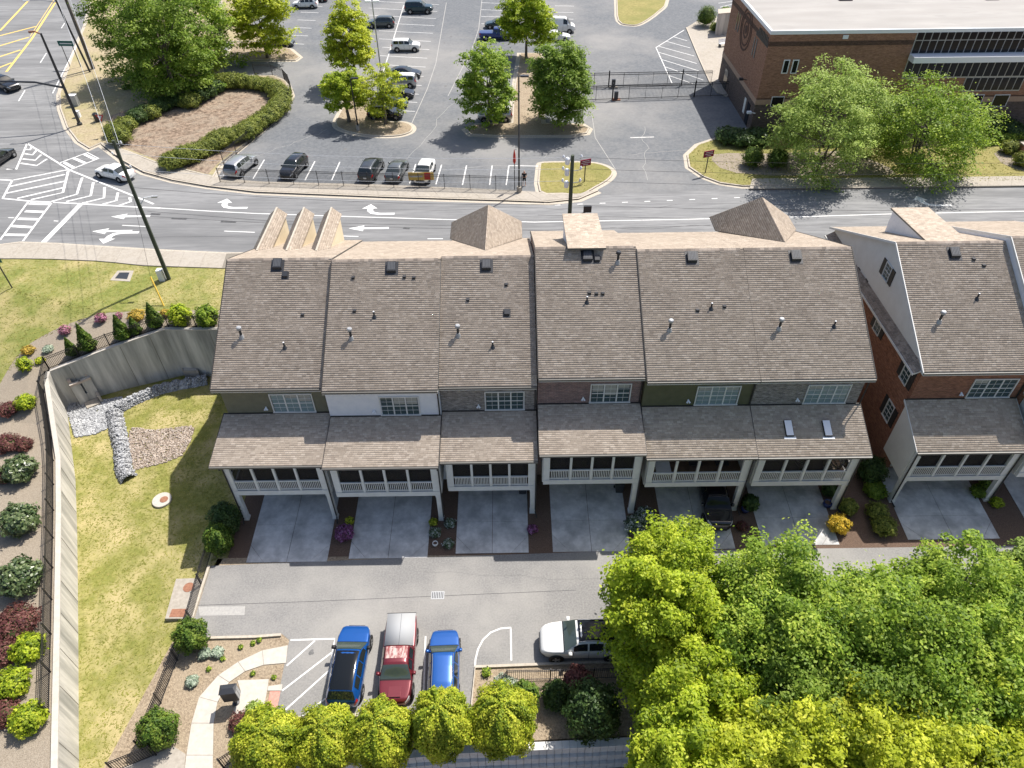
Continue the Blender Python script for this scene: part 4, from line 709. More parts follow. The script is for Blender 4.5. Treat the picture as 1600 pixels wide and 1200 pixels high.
# the cream gable of the seventh house: pent roof, gable face, side windows
h = H[6]; T_ = h['obj']; x0 = h['x0']; ye, dz = h['ye'], h['dz']; zE = 9.75+dz; zR = zE+4.5; yr = ye+8.33; yf = yr+9.5; zF = zR-.46*9.5; yw = ye+.45
MB().extx([(yw+.02, zE-.08), (yr, zR-.17), (yf-.42, zF+.0), (yf-.42, zE-.3), (yw+.02, zE-.3)], x0+.28, x0+.315).build('gable_face', 'stucco_cream', T_)
q = [(x0-.35, yw-.1, zE-.42), (x0-.35, yf-.4, zE-.42), (x0+.32, yf-.4, zE-.02), (x0+.32, yw-.1, zE-.02)]; pr = slabroof('pent_roof', q[::-1], T_, .1, 'white_trim'); shingles('shingles', q[::-1], pr, 'shingle_dark')
MB().box(x0-.40, x0-.352, yw-.12, yf-.38, zE-.56, zE-.40).build('fascia', 'white_trim', T_)
for px, X_ in (((1387, 425), x0+.28),): g = GX(*px, X_); window(T_, g[1], X_, g[2]-.55, g[2]+.55, .8, 1, 'window_glass', 'x', -1, True)
for px in ((1345, 441), (1374, 506), (1417, 583), (1389, 642)): g = GX(*px, x0+.32); window(T_, g[1], x0+.32, g[2]-.7, g[2]+.7, .85, 1, 'window_glass', 'x', -1, True)
# skylights and a small vent in the porch roof of the sixth house
h = H[5]; yo = h['yc']-.35; zpe = GY(*h['pe'], yo)[2]; yw = h['ye']+.45; zpt = GY(*h['pt'], yw)[2]; sl_ = (zpt-zpe)/(yw-yo); pp = ((0, yo, zpe), (0, -sl_, 1.0))
for px in ((1232, 671), (1292, 671)):
    p = GP(*px, *pp); mb = MB(); s = .25; l = .5
    def q_(a, b, z): return (p[0]+a, p[1]+b, p[2]+b*sl_+z)
    mb.add([q_(a*s, b*l, z) for z in (.0, .16) for a, b in ((-1, -1), (1, -1), (1, 1), (-1, 1))], [(0, 1, 5, 4), (1, 2, 6, 5), (2, 3, 7, 6), (3, 0, 4, 7), (4, 5, 6, 7)]); sk = mb.build('skylight', 'trim_dark', h['obj']); MB().add([q_(a*(s-.02), b*(l-.02), .165) for a, b in ((-1, -1), (1, -1), (1, 1), (-1, 1))], [(0, 1, 2, 3)]).build('pane', 'metal_white', sk); MB().add([q_(a*(s+.14), b*.07-l-.06, .03) for a, b in ((-1, -1), (1, -1), (1, 1), (-1, 1))], [(0, 1, 2, 3)]).build('flashing', 'metal_white', sk)  # white pane colour stands in for reflected sky

h = H[7]; ye = h['ye']; zE = 9.75+h['dz']; yr = ye+8.33; zR = zE+4.5; yf = yr+9.5; zF = zR-.46*9.5
MB().extx([(ye+.05, zE-.9), (ye+.05, zE-.03), (yr, zR-.03), (yf-.05, zF-.03), (yf-.05, zF-.9), (yr, zR-.9)], h['x0']-.028, h['x0']-.006).build('flank_trim', 'siding_white', h['obj'])
# ------------------------------------------------------------------ civic building of brick
CX, CY = 29.45, 84.3; TOPZ = 15.95
cb = thing('civic_building', 'large flat-roofed brick civic building with dark strip windows across the road', 'building', (CX, CY, ZS)); XE, YN = 105.0, 101.5
zb1 = GX(1186, 160, CX)[2]; zb2 = GX(1186, 151, CX)[2]
MB().box(CX, XE, CY, YN, ZS-.3, 7.75).build('base_wall', 'brick_dark', cb); MB().box(CX-.04, XE, CY-.04, YN, 7.75, 8.35).build('band_course', 'brick_tan', cb)
MB().box(CX, XE, CY, YN, 8.35, 14.3).build('wall', 'brick_civic', cb); MB().box(CX-.02, XE, CY-.02, YN, 14.3, 14.8).build('dark_course', 'brick_brown', cb); MB().box(CX, XE, CY, YN, 14.8, TOPZ-.4).build('parapet', 'brick_civic', cb)
MB().box(CX-.02, XE, CY-.02, CY+.02, 8.35, 8.5).build('dark_course', 'brick_brown', cb)
r_ = MB().box(CX+.2, XE, CY+.2, YN, TOPZ-.39, TOPZ-.1).build('flat_roof', 'roof_membrane', cb)
for b in ((CX-.06, XE, CY-.06, CY+.2), (CX-.06, CX+.2, CY+.2, YN)): MB().box(*b, TOPZ-.395, TOPZ).build('coping', 'metal_white', cb)
for px in ((1548, 2), (1320, 3)):
    g = G(*px, TOPZ-.3); MB().box(g[0]-.8, g[0]+.8, g[1]-.3, g[1]+.3, TOPZ-.3, TOPZ+.1).build('roof_unit', 'metal_dark', cb)
def cz(y, x=1500): return GY(x, y, CY)[2]
zr = [GY(1436, 50, CY)[2], GY(1430, 63, CY)[2], GY(1423, 83.5, CY)[2], GY(1422, 93, CY)[2], GY(1408, 121, CY)[2]]; xl = (GY(1436, 50, CY)[0]+GY(1408, 121, CY)[0])/2
zr5 = GY(1502, 141.5, CY)[2]; pw = GY(1447.8, 50, CY)[0]-GY(1436, 50, CY)[0]
cwf = MB().box(xl-.06, XE, CY-.05, CY-.008, zr[4]-.1, zr[0]+.1).build('curtain_wall', 'metal_grey', cb); pane_me = {}
def pane(x, z0, z1, parent, w=None, m='glass_dark'):
    w = w or pw; key = (round(w, 3), round(z1-z0, 3), m)
    if key not in pane_me:
        me = MB().box(.06, w-.06, -.03, 0, .05, z1-z0-.05).mesh('pane'); me.materials.append(MATS[m]); pane_me[key] = me
    o = link('pane', pane_me[key], None, parent); og = ORG[cb.name]; o.location = (x-og[0], CY-.055-og[1], z0-og[2])
for k in range(20):
    for a, b in ((1, 0), (2, 1), (4, 3)): pane(xl+k*pw, zr[a], zr[b], cwf)
MB().box(xl-.1, XE, CY-1.35, CY-.06, zr[3]+.02, zr[2]-.02).build('sunshade', 'metal_white', cb)
xl2 = (GY(1510, 121, CY)[0]+GY(1502, 141, CY)[0])/2; xr2 = xl2+8*pw*1.0; cw2 = MB().box(xl2-.06, xr2+.06, CY-.05, CY-.008, zr5-.1, zr[4]-.11).build('strip_window', 'metal_grey', cb)
for k in range(8): pane(xl2+k*pw, zr5, zr[4]-.1, cw2)
for (xa, xb, ya, yb) in ((1506, 1530, 148, 166), (1547, 1570, 148, 166), (1203, 1222, 151, 166)):
    a = GY(xa+6, ya, CY); b = GY(xa, yb, CY); w_ = GY(xb, yb, CY)[0]-b[0]; f = MB().box(b[0]-.02, b[0]+w_+.02, CY-.06, CY-.008, b[2]-.02, a[2]+.02).build('window', 'metal_white', cb); pane(b[0], b[2], a[2], f, w_)
for xa in (1221, 1235):
    a = GY(xa+4, 94, CY); b = GY(xa, 114, CY); f = MB().box(b[0]-.06, b[0]+.66, CY-.06, CY-.008, b[2]-.06, a[2]+.06).build('window', 'metal_white', cb); pane(b[0], b[2], a[2], f, .6)
g = GY(1321, 57.5, CY); MB().box(g[0]-.3, g[0]+.3, CY-.12, CY-.021, g[2]-.2, g[2]+.2).build('scupper', 'metal_white', cb)
# west face: emblem rings, unreadable raised lettering, narrow windows, doors, cameras
e = GX(1166, 46, CX); er = 2.4
for r0, r1 in ((1.0, .9), (.78, .7), (.42, .33), (.2, .02)):
    mb = MB(); n = 32; vs = [(CX-.05*s, e[1]+er*r*math.cos(t*2*math.pi/n), e[2]+er*r*math.sin(t*2*math.pi/n)) for s in (0, 1) for r in (r0, r1) for t in range(n)]
    fs = []
    for t in range(n): t2 = (t+1) % n; fs += [(2*n+t, 3*n+t, 3*n+t2, 2*n+t2), (t, 2*n+t, 2*n+t2, t2), (3*n+t, n+t, n+t2, 3*n+t2)]
    mb.add(vs, fs).build('emblem_ring', 'brick_brown', cb)
for (a, b, hh, n) in (((1188, 45), (1200, 62), .55, 7), ((1184, 48), (1199, 73), .55, 11)):
    p = GX(*a, CX); q = GX(*b, CX); z_ = (p[2]+q[2])/2
    for k in range(n):
        yy = p[1]+(q[1]-p[1])*k/(n-1); MB().box(CX-.06, CX-.003, yy-abs(q[1]-p[1])/n*.36, yy+abs(q[1]-p[1])/n*.36, z_-hh/2, z_+hh/2*(.8+.2*(k % 2))).build('wall_letter', 'trim_dark', cb)
for px in ((1177.5, 72), (1180.5, 76), (1152, 33), (1155, 36)):
    g = GX(*px, CX); f = MB().box(CX-.03, CX-.008, g[1]-.22, g[1]+.22, g[2]-1.05, g[2]+1.05).build('window', 'metal_dark', cb); MB().box(CX-.04, CX-.031, g[1]-.17, g[1]+.17, g[2]-1.0, g[2]+1.0).build('pane', 'glass_dark', f)
for px, w_ in (((1165, 190), .6), ((1133, 128), .8)):
    g = GX(*px, CX); MB().box(CX-.05, CX-.006, g[1]-w_, g[1]+w_, ZS+.1, ZS+2.6).build('door', 'glass_dark', cb)
g = GX(1161, 176, CX); MB().box(CX-.05, CX-.006, g[1]-.35, g[1]+.35, ZS+.8, ZS+2.6).build('poster_case', 'stucco_cream', cb)
for px in ((1167, 125), (1180, 177)):
    g = GX(*px, CX); mb = MB(); mb.tube([(CX, g[1], g[2]), (CX-.6, g[1], g[2]+.1)], .05, 6); mb.box(CX-1.0, CX-.5, g[1]-.18, g[1]+.18, g[2], g[2]+.25); mb.build('security_camera', 'metal_white' if px[0] == 1180 else 'metal_dark', cb)
# stairs wall and bench by the civic building
g0 = G(1118, 52, ZS+.13); sw = thing('stair_wall', 'grey concrete stair wall beside the civic building', 'wall', g0); MB().prism(PX([(1117, 55), (1117, 48), (1150, 44), (1150, 52)], ZS+.13), ZS, ZS+3.2).build('wall', 'concrete_wall', sw); MB().prism(inset(PX([(1117, 55), (1117, 48), (1150, 44), (1150, 52)], ZS+.13), -.06), ZS+3.2, ZS+3.32).build('coping', 'kerb', sw)
g0 = G(1133, 72, ZS+.13); bn = thing('park_bench', 'white slatted bench on the plaza by the civic building', 'bench', g0, R(20))
for k in range(6): MB().box(-1.1, 1.1, -.3+k*.11, -.22+k*.11, .44, .48).build('slat', 'metal_white', bn)
for k in range(4): MB().box(-1.1, 1.1, .34+k*.03, .37+k*.03, .55+k*.12, .64+k*.12).build('back_slat', 'metal_white', bn)
for s in (-1, 1): MB().box(s*1.0-.04, s*1.0+.04, -.3, .3, 0, .43).build('leg', 'metal_dark', bn)
# monument sign
g0 = G(1601, 243, ZS+.15); ms = thing('monument_sign', 'low brick monument sign between clipped shrubs, cut by the frame', 'sign', g0); MB().box(g0[0]-.9, g0[0]+3.2, g0[1]-.3, g0[1]+.3, ZS, ZS+1.5).build('wall', 'brick_red', ms); MB().box(g0[0]-1.0, g0[0]+3.3, g0[1]-.38, g0[1]+.38, ZS+1.5, ZS+1.62).build('cap', 'concrete', ms)

# ------------------------------------------------------------------ fences
def fence(P, zf, h, label, name='picket_fence', pitch=.115, post=2.3, m='iron_black', group=None, cat='fence', r=.012, skip_ends=False):
    P = resample([p[:2] for p in P], post); z = (lambda p: zf(p[0], p[1])) if callable(zf) else (lambda p: zf)
    t = thing(name, label, cat, (*P[0], z(P[0])), 0, group); og = ORG[t.name]
    for p in P:
        zz = z(p); pm = MB().box(p[0]-.035, p[0]+.035, p[1]-.035, p[1]+.035, zz-.1, zz+h+.06).build('post', m, t)
    for i in range(len(P)-1):
        a, b = P[i], P[i+1]; za, zb_ = z(a), z(b)
        for dz in (h-.05, h-.22, .12): MB().bar((*a, za+dz), (*b, zb_+dz), .03, .035).build('rail', m, t)
        L = math.dist(a, b); n = int(L/pitch); mb = MB()
        for k in range(1, n):
            f = k/n; x = a[0]+(b[0]-a[0])*f; y = a[1]+(b[1]-a[1])*f; zz = za+(zb_-za)*f; mb.box(x-r, x+r, y-r, y+r, zz+.05, zz+h)
        mb.build('pickets', m, t, 'stuff')
    return t
off = ribbon(WALLIN, .48, 0)[:len(WALLIN)]; kW = len(WIN)
fence(off[kW:], hL, 1.2, 'black picket fence along the top of the stained end wall behind the conifers'); fence(off[1:kW+1], hL, 1.25, 'long black picket fence between the shrub bank and the pale side wall')
fence(PX([(331, 862), (322, 890), (301, 968), (281, 1022), (258, 1085), (236, 1135), (222, 1172)], -.02), -.02, 1.25, 'black picket fence between the basin lawn and the end of the alley')
fence(PX([(180, 1206), (244, 1180)], .02), .02, 1.3, 'short black fence across the concrete gate pad'); fence(PX([(350, 1200), (349, 1175), (347, 1157), (386, 1150), (430, 1146)], 0), 0, 1.25, 'black fence corner in front of the yellow-green conifers by the walkway')
fence(PX([(757, 1104), (766, 1064), (860, 1062), (950, 1060), (1060, 1058)], 0), 0, 1.3, 'black picket fence beside the white sport utility vehicle')
fence(PX([(345, 286), (450, 289.5), (600, 294), (720, 297), (815, 300)], ZS), ZS, 1.75, 'black picket fence along the front of the parking lot', pitch=.13, post=2.55)
fence(PX([(398, 116), (428, 118), (450, 127), (458, 150), (447, 176), (400, 216), (350, 257)], ZS), ZS, 1.5, 'black fence curving round the clipped hedge at the lot corner', pitch=.15, post=2.7)
def gate(pa, pb, label, ext):
    a = G(*pa, ZS); b = G(*pb, ZS); t = thing('sliding_gate', label, 'gate', a); h = 1.9
    for dz in (.15, h, h-.25): MB().bar((a[0], a[1], ZS+dz), (b[0], b[1], ZS+dz), .06, .07).build('rail', 'iron_black', t)
    n = 9
    for k in range(n+1): x = a[0]+(b[0]-a[0])*k/n; y = a[1]+(b[1]-a[1])*k/n; w_ = .14 if k in (2, 7) else .045; MB().box(x-w_/2, x+w_/2, y-w_/2, y+w_/2, ZS, ZS+h+(.3 if k in (2, 7) else 0)).build('post', 'iron_black', t)
    mb = MB()
    for k in range(1, 110): x = a[0]+(b[0]-a[0])*k/110; y = a[1]+(b[1]-a[1])*k/110; mb.box(x-.01, x+.01, y-.01, y+.01, ZS+.15, ZS+h)
    mb.build('pickets', 'iron_black', t, 'stuff')
gate((905, 137), (1110, 133), 'farther of two parallel black sliding gates across the lot entrance', 1); gate((905, 158), (1135, 150), 'nearer of two parallel black sliding gates across the lot entrance', 1)
for px, lb in (((958, 137), 'grey gate operator box behind the nearer sliding gate'), ((962, 156), 'grey gate operator box on a concrete foot in front of the sliding gate')):
    g = G(*px, ZS); t = thing('gate_operator', lb, 'gate motor', g); MB().box(g[0]-.25, g[0]+.25, g[1]-.2, g[1]+.2, ZS+.12, ZS+1.1).build('housing', 'metal_dark', t); MB().box(g[0]-.5, g[0]+.6, g[1]-.35, g[1]+.35, ZS-.05, ZS+.12).build('foot', 'rust' if px[1] == 156 else 'concrete', t)
# ------------------------------------------------------------------ block retaining wall at the foot of the conifers
bwl = thing('block_wall', 'grey segmental block retaining wall with a pale cap below the conifers', 'wall', (*BLOCKW[0], -2.2)); P = resample(BLOCKW, .42); ob = ORG[bwl.name]
me = MB().box(-.205, .205, -.16, .16, 0, .70); me.v = [(x, y-(.02 if y < 0 and abs(x) < .3 else 0), z) for x, y, z in me.v]; me = me.mesh('block'); me.materials.append(MATS['block_grey']); mc = MB().box(-.206, .206, -.22, .2, 0, .09).mesh('cap'); mc.materials.append(MATS['block_cap'])
for i in range(len(P)-1):
    a, b = Vector(P[i]), Vector(P[i+1]); m = (a+b)/2; ang = math.atan2(b.y-a.y, b.x-a.x); nn = Vector((math.sin(ang), -math.cos(ang)))
    for c in range(3):
        o = link('block', me, None, bwl); q = m+nn*(.16+.17*c+random.uniform(-.012, .012)); o.location = (q.x-ob[0], q.y-ob[1], -.72*(c+1)-ob[2]); o.rotation_euler = (0, 0, ang+random.uniform(-.01, .01)); o.scale = (.975, 1, 1)
    o = link('cap', mc, None, bwl); q = m+nn*.12; o.location = (q.x-ob[0], q.y-ob[1], -.015-ob[2]); o.rotation_euler = (0, 0, ang)
# ------------------------------------------------------------------ poles, wires, lamps, signs
def pole(base, h, label, r0=.17, r1=.11, m='wood_pole', name='utility_pole', lean=(0, 0)):
    t = thing(name, label, 'pole', base); MB().tube([base, (base[0]+lean[0], base[1]+lean[1], base[2]+h)], [r0, r1], 12).build('shaft', m, t); return t
b1 = G(266, 441, 4.2); b1 = (b1[0], b1[1], hL(b1[0], b1[1])); p1 = pole(b1, 13.0, 'green treated utility pole on the lawn near the sidewalk', .19, .13)
MB().box(b1[0]-.75, b1[0]-.25, b1[1]-.35, b1[1]+.15, b1[2], b1[2]+1.1).build('meter_box', 'metal_white', p1)
for zz, s in ((12.6, 1), (11.7, -1), (10.6, 1)): MB().tube([(b1[0], b1[1], b1[2]+zz), (b1[0]+.5*s, b1[1]+.1, b1[2]+zz+.05)], .05, 6).build('bracket', 'metal_dark', p1); MB().lathe([(.06, 0), (.09, .1), (.06, .25)], (b1[0]+.5*s, b1[1]+.1, b1[2]+zz+.05), 8).build('insulator', 'insulator', p1)
MB().tube([(b1[0]+.1, b1[1], b1[2]+7.4), (b1[0]+.6, b1[1]+.1, b1[2]+8.0), (b1[0]+1.3, b1[1]+.2, b1[2]+8.1)], .05, 6).build('lamp_arm', 'metal_white', p1); MB().box(b1[0]+1.2, b1[0]+1.7, b1[1]+.1, b1[1]+.32, b1[2]+8.0, b1[2]+8.12).build('lamp_head', 'metal_grey', p1)
b2 = G(146, 108, ZS+.1); p2_ = pole(b2, 15, 'brown wooden utility pole behind the traffic signal mast', .26, .17, 'bark'); b2b = G(141, 113, ZS+.1); p2b = pole(b2b, 15, 'dark steel pole close beside the wooden utility pole', .15, .1, 'metal_dark', 'steel_pole', (-1.2, 0))
MB().tube([(b2b[0]-.9, b2b[1], b2b[2]+9.3), (b2b[0]-3, b2b[1], b2b[2]+9.6), (b2b[0]-4.6, b2b[1], b2b[2]+9.6)], .05, 6).build('lamp_arm', 'metal_grey', p2b); MB().box(b2b[0]-5.2, b2b[0]-4.4, b2b[1]-.15, b2b[1]+.15, b2b[2]+9.5, b2b[2]+9.65).build('lamp_head', 'metal_white', p2b)
b3 = (5.37, 56.45, ZS+.1); p3_ = pole(b3, 10.1, 'utility pole with many insulators standing beyond the ridge of the rose brick house', .2, .15)
for k, zz in enumerate((9.7, 8.7, 7.6)):
    for s in (-1, 1):
        MB().tube([(b3[0], b3[1], b3[2]+zz), (b3[0]+s*.75, b3[1], b3[2]+zz+.1)], .035, 6).build('bracket', 'metal_grey', p3_); MB().lathe([(.05, 0), (.11, .12), (.11, .2), (.05, .32)], (b3[0]+s*.75, b3[1], b3[2]+zz+.1), 8).build('insulator', 'insulator', p3_)
    MB().lathe([(.17, 0), (.2, .1), (.2, .5), (.12, .6)], (b3[0]-.42, b3[1]-.1, b3[2]+zz-.35), 10).build('cutout', 'insulator', p3_)
MB().box(b3[0]+1.2, b3[0]+1.9, b3[1]-.1, b3[1]+.1, b3[2]+4.8, b3[2]+5.4).build('equipment_box', 'metal_dark', p3_); MB().tube([(b3[0], b3[1], b3[2]+4.4), (b3[0]+1.5, b3[1], b3[2]+4.8)], .04, 6).build('bracket', 'metal_dark', p3_)
WN = {}
def wire(a, b, sag, label, m='wire', r=.014):
    P = [(a[0]+(b[0]-a[0])*t, a[1]+(b[1]-a[1])*t, a[2]+(b[2]-a[2])*t-sag*4*t*(1-t)) for t in np.linspace(0, 1, 17)]
    WN[label] = WN.get(label, 0)+1; label = ('topmost ', 'second highest ', 'third highest ', 'lowest ')[WN[label]-1]+label
    o = MB().tube(P, r, 5).build('power_line', m); tag(o, label, 'power line', 'overhead power lines'); return o
wl_ = 'overhead line strung between the lawn pole and the insulator pole'
for dx, dz in ((-.6, 12.8), (.3, 11.9), (.2, 10.6), (.15, 9.0)): wire((b1[0]+dx, b1[1], b1[2]+dz), (b3[0]-.75, b3[1], b3[2]+{12.8: 9.9, 11.9: 8.9, 10.6: 7.8, 9.0: 5.6}[dz]), .5, wl_, 'wire_sunlit' if dz > 9.5 else 'wire', .013)
for dx, dz in ((-.5, 12.8), (.35, 12.5), (.1, 10.8), (.0, 9.4)): wire((b1[0]+dx, b1[1], b1[2]+dz), (b2[0]+dx*2, b2[1], b2[2]+dz-.5), .9, 'overhead line strung from the lawn pole across the junction to the wooden pole', 'wire_sunlit' if dz > 12 else 'wire', .016 if dz > 12 else .012)
for dz in (10.0, 9.0, 7.9, 5.6): wire((b3[0]+.75, b3[1], b3[2]+dz-.1), (62, 56.9, ZS+dz-.9), .6, 'overhead line leaving the insulator pole along the road past the brick building', 'wire', .012)
bs = G(125, 195, ZS+.13); sp = pole(bs, 10.8, 'black traffic signal pole with a long mast arm at the corner', .2, .12, 'metal_dark', 'signal_pole')
MB().tube([(bs[0], bs[1], bs[2]+4.6), (bs[0]-3, bs[1]-.3, bs[2]+5.4), (bs[0]-9, bs[1]-1, bs[2]+5.9), (bs[0]-16, bs[1]-1.5, bs[2]+6.0)], [.14, .12, .1, .08], 8).build('mast_arm', 'metal_dark', sp); MB().lathe([(.32, 0), (.3, .25), (.2, .3)], bs, 12).build('base', 'metal_dark', sp)
MB().tube([(bs[0], bs[1], bs[2]+10.7), (bs[0]-.6, bs[1], bs[2]+11.0), (bs[0]-1.3, bs[1], bs[2]+10.95)], [.07, .09, .14], 8).build('camera_head', 'rust', sp)
for px, m, hh, w_ in (((119, 165), 'metal_grey', 1.5, .45), ((123, 183), 'metal_white', .9, .3)):
    g = G(*px, ZS+.13); t = thing('signal_cabinet', 'grey traffic signal cabinet on the corner verge' if m == 'metal_grey' else 'small white box at the foot of the signal pole', 'cabinet', g); MB().box(g[0]-w_, g[0]+w_, g[1]-w_*.7, g[1]+w_*.7, ZS, ZS+hh).build('housing', m, t); MB().box(g[0]-w_-.04, g[0]+w_+.04, g[1]-w_*.7-.04, g[1]+w_*.7+.04, ZS+hh, ZS+hh+.05).build('lid', 'metal_white', t)
def lamp(px, h, label, m='metal_grey', heads=2):
    g = G(*px, ZS+.13); t = thing('lot_lamp', label, 'lamp post', g); MB().tube([g, (g[0], g[1], g[2]+h)], [.1, .07], 8).build('post', m, t); MB().lathe([(.25, -.1), (.25, .6)], g, 12).build('footing', 'concrete', t)
    for s in ((-1, 1) if heads == 2 else (1,)): MB().box(*sorted((g[0]+s*.15, g[0]+s*.95)), g[1]-.18, g[1]+.18, g[2]+h-.06, g[2]+h+.08).build('lamp_head', 'metal_white' if m == 'metal_grey' else m, t)
lamp((596, 116), 9.5, 'pale parking lot lamp post with twin white heads'); lamp((560, 203), 6.2, 'black lamp post on the kerbed parking island', 'iron_black', 1); lamp((811, 300), 12, 'tall dark lamp post at the corner of the parking fence', 'metal_dark', 1)
g = G(804, 296, ZS); t = thing('banner_post', 'slim post with a furled red flag at the end of the parking fence', 'flag', g); MB().tube([g, (g[0], g[1], g[2]+4.4)], .04, 6).build('post', 'iron_black', t); MB().lathe([(.05, 2.9), (.16, 3.2), (.12, 3.9), (.02, 4.5)], g, 8).build('flag', 'red_paint', t)
def sign(px, label, rz):
    g = G(*px, ZS+.14); t = thing('road_sign', label, 'sign', g, rz); MB().box(-.04, .04, -.04, .04, 0, 2.5).build('post', 'iron_black', t); MB().box(-.62, .62, -.045, -.02+.065, 1.85, 2.55).build('board', 'sign_maroon', t)
    for k, w_ in enumerate((.42, .5, .3)): MB().box(-w_, w_, -.052, -.0455, 2.36-k*.19, 2.42-k*.19).build('lettering', 'paint_worn', t)
sign((913, 284), 'maroon sign on a post on the grass entrance island', .35); sign((1102, 270), 'maroon sign on a post in front of the civic building verge', .35)
def gsign(c, w_, h_, zt, label, name='street_sign'):
    t = thing(name, label, 'sign', c, -.1)
    for s in (-1, 1): MB().box(s*w_*.35-.04, s*w_*.35+.04, -.04, .04, 0, zt).build('post', 'metal_dark', t)
    MB().box(-w_/2, w_/2, -.07, -.045, zt-h_, zt).build('board', 'sign_green', t); MB().box(-w_*.38, w_*.38, -.078, -.071, zt-h_*.62, zt-h_*.4).build('lettering', 'paint_white', t)
c = GT(40, 446); gsign((c[0]-2.3, c[1]-.2, c[2]), 3.6, .9, 3.6, 'large green guide sign standing on the lawn at the frame edge'); c = G(120, 104, ZS+.13); gsign((c[0]-.2, c[1], c[2]), 2.4, .7, 3.6, 'green guide sign beside the wooden utility pole')
g = G(168, 212, ZS+.13); t = thing('yield_sign', 'red and white triangular yield sign by the corner shrubs', 'sign', g); MB().tube([g, (g[0], g[1], g[2]+2.4)], .03, 6).build('post', 'metal_grey', t); MB().add([(g[0]+x, g[1]-.05, g[2]+z) for x, z in ((-.5, 2.6), (.5, 2.6), (0, 1.75))], [(0, 2, 1)]).build('plate', 'red_paint', t); MB().add([(g[0]+x, g[1]-.056, g[2]+z) for x, z in ((-.28, 2.48), (.28, 2.48), (0, 1.98))], [(0, 2, 1)]).build('plate_centre', 'paint_white', t)
g = G(153, 190, ZS+.13); t = thing('trash_can', 'black litter bin on the corner verge', 'bin', g); MB().lathe([(.28, 0), (.32, .9), (.34, .92), (.34, 1.0), (.2, 1.12)], g, 14).build('bin', 'metal_dark', t); MB().lathe([(.1, 1.12), (.1, 1.16)], g, 10).build('lid', 'metal_dark', t)
# storm inlet, yellow guard of the guy wire
d0 = GT(195, 428); t = thing('storm_inlet', 'concrete storm drain inlet set in the lawn below the sidewalk', 'drain', d0); q = PX([(172, 438), (184, 423), (209, 423), (203, 440)], hL(d0[0], d0[1])); MB().prism(q, d0[2]-.3, d0[2]+.02).build('slab', 'concrete', t); MB().prism(inset(q, .32), d0[2]+.02, d0[2]+.028).build('opening', 'metal_dark', t)
q = PX([(167, 414), (222, 416), (206, 423), (186, 423)], 4.42); MB().prism(q, 4.2, 4.5).build('throat', 'trim_dark', t)
c = GT(256, 478); t = thing('guy_guard', 'yellow plastic guy wire guard leaning up from the lawn', 'guy wire', c); MB().tube([c, (c[0]-.75, c[1]+1.1, c[2]+2.3)], .07, 8).build('guard', 'yellow_plastic', t); MB().tube([(c[0]-.75, c[1]+1.1, c[2]+2.3), (b1[0], b1[1], b1[2]+9.5)], .012, 5).build('cable', 'wire', t)
# mailbox cluster on its pad
c = G(369, 1098, .03); mbx = thing('mailbox_cluster', 'dark grey cluster mailbox on a pedestal beside the walkway', 'mailbox', c, .12); MB().lathe([(.2, 0), (.2, .03), (.09, .06), (.09, .75)], (0, 0, 0), 14).build('pedestal', 'metal_dark', mbx); bd = MB().box(-.42, .42, -.25, .25, .75, 1.75).build('cabinet', 'metal_dark', mbx)
MB().add([(-.46, -.29, 1.75), (.46, -.29, 1.75), (.46, .29, 1.75), (-.46, .29, 1.75), (-.3, 0, 1.87), (.3, 0, 1.87)], [(0, 1, 5, 4), (1, 2, 5), (2, 3, 4, 5), (3, 0, 4)]).build('roof', 'metal_dark', mbx)
for k in range(4):
    for j in range(2): MB().box(.421, .435, -.22+j*.23, -.02+j*.23, .8+k*.23, 1.0+k*.23).build('mail_door', 'metal_grey', mbx)
# banner tied to the parking fence
a = G(640, 291, ZS); b = G(679, 292, ZS); t = thing('fence_banner', 'yellow and red banner tied to the parking fence before the white sedan', 'banner', a); MB().box(a[0], b[0], a[1]-.12, a[1]-.1, ZS+.75, ZS+1.65).build('cloth', 'banner_yellow', t); MB().box(b[0]-1.0, b[0]-.35, a[1]-.128, a[1]-.121, ZS+.8, ZS+1.6).build('red_panel', 'red_paint', t); MB().box(a[0]+.15, b[0]-1.2, a[1]-.128, a[1]-.121, ZS+1.1, ZS+1.3).build('printed_line', 'paint_worn', t)
# ------------------------------------------------------------------ vehicles
def paint(name, c, metal=.3, rough=.28):
    m, n, b = _new(name); b.inputs['Base Color'].default_value = (*c, 1); b.inputs['Metallic'].default_value = metal; b.inputs['Roughness'].default_value = rough; b.inputs['Coat Weight'].default_value = .8; b.inputs['Coat Roughness'].default_value = .06; MATS[name] = m
paint('paint_blue', (.008, .085, .33), .35); paint('paint_royal', (.02, .10, .36), .35, .3); paint('paint_maroon', (.15, .018, .026), .3, .32); paint('paint_carwhite', (.72, .72, .70), 0, .3); paint('paint_carblack', (.012, .013, .016), .2, .2)
paint('paint_silver', (.42, .43, .44), .6, .3); paint('paint_darkgrey', (.055, .06, .065), .5, .3); paint('paint_teal', (.008, .035, .045), .4, .28); paint('paint_navy', (.008, .03, .16), .4, .28); paint('paint_midgrey', (.13, .14, .145), .5, .3); paint('paint_slate', (.06, .075, .08), .4, .3)
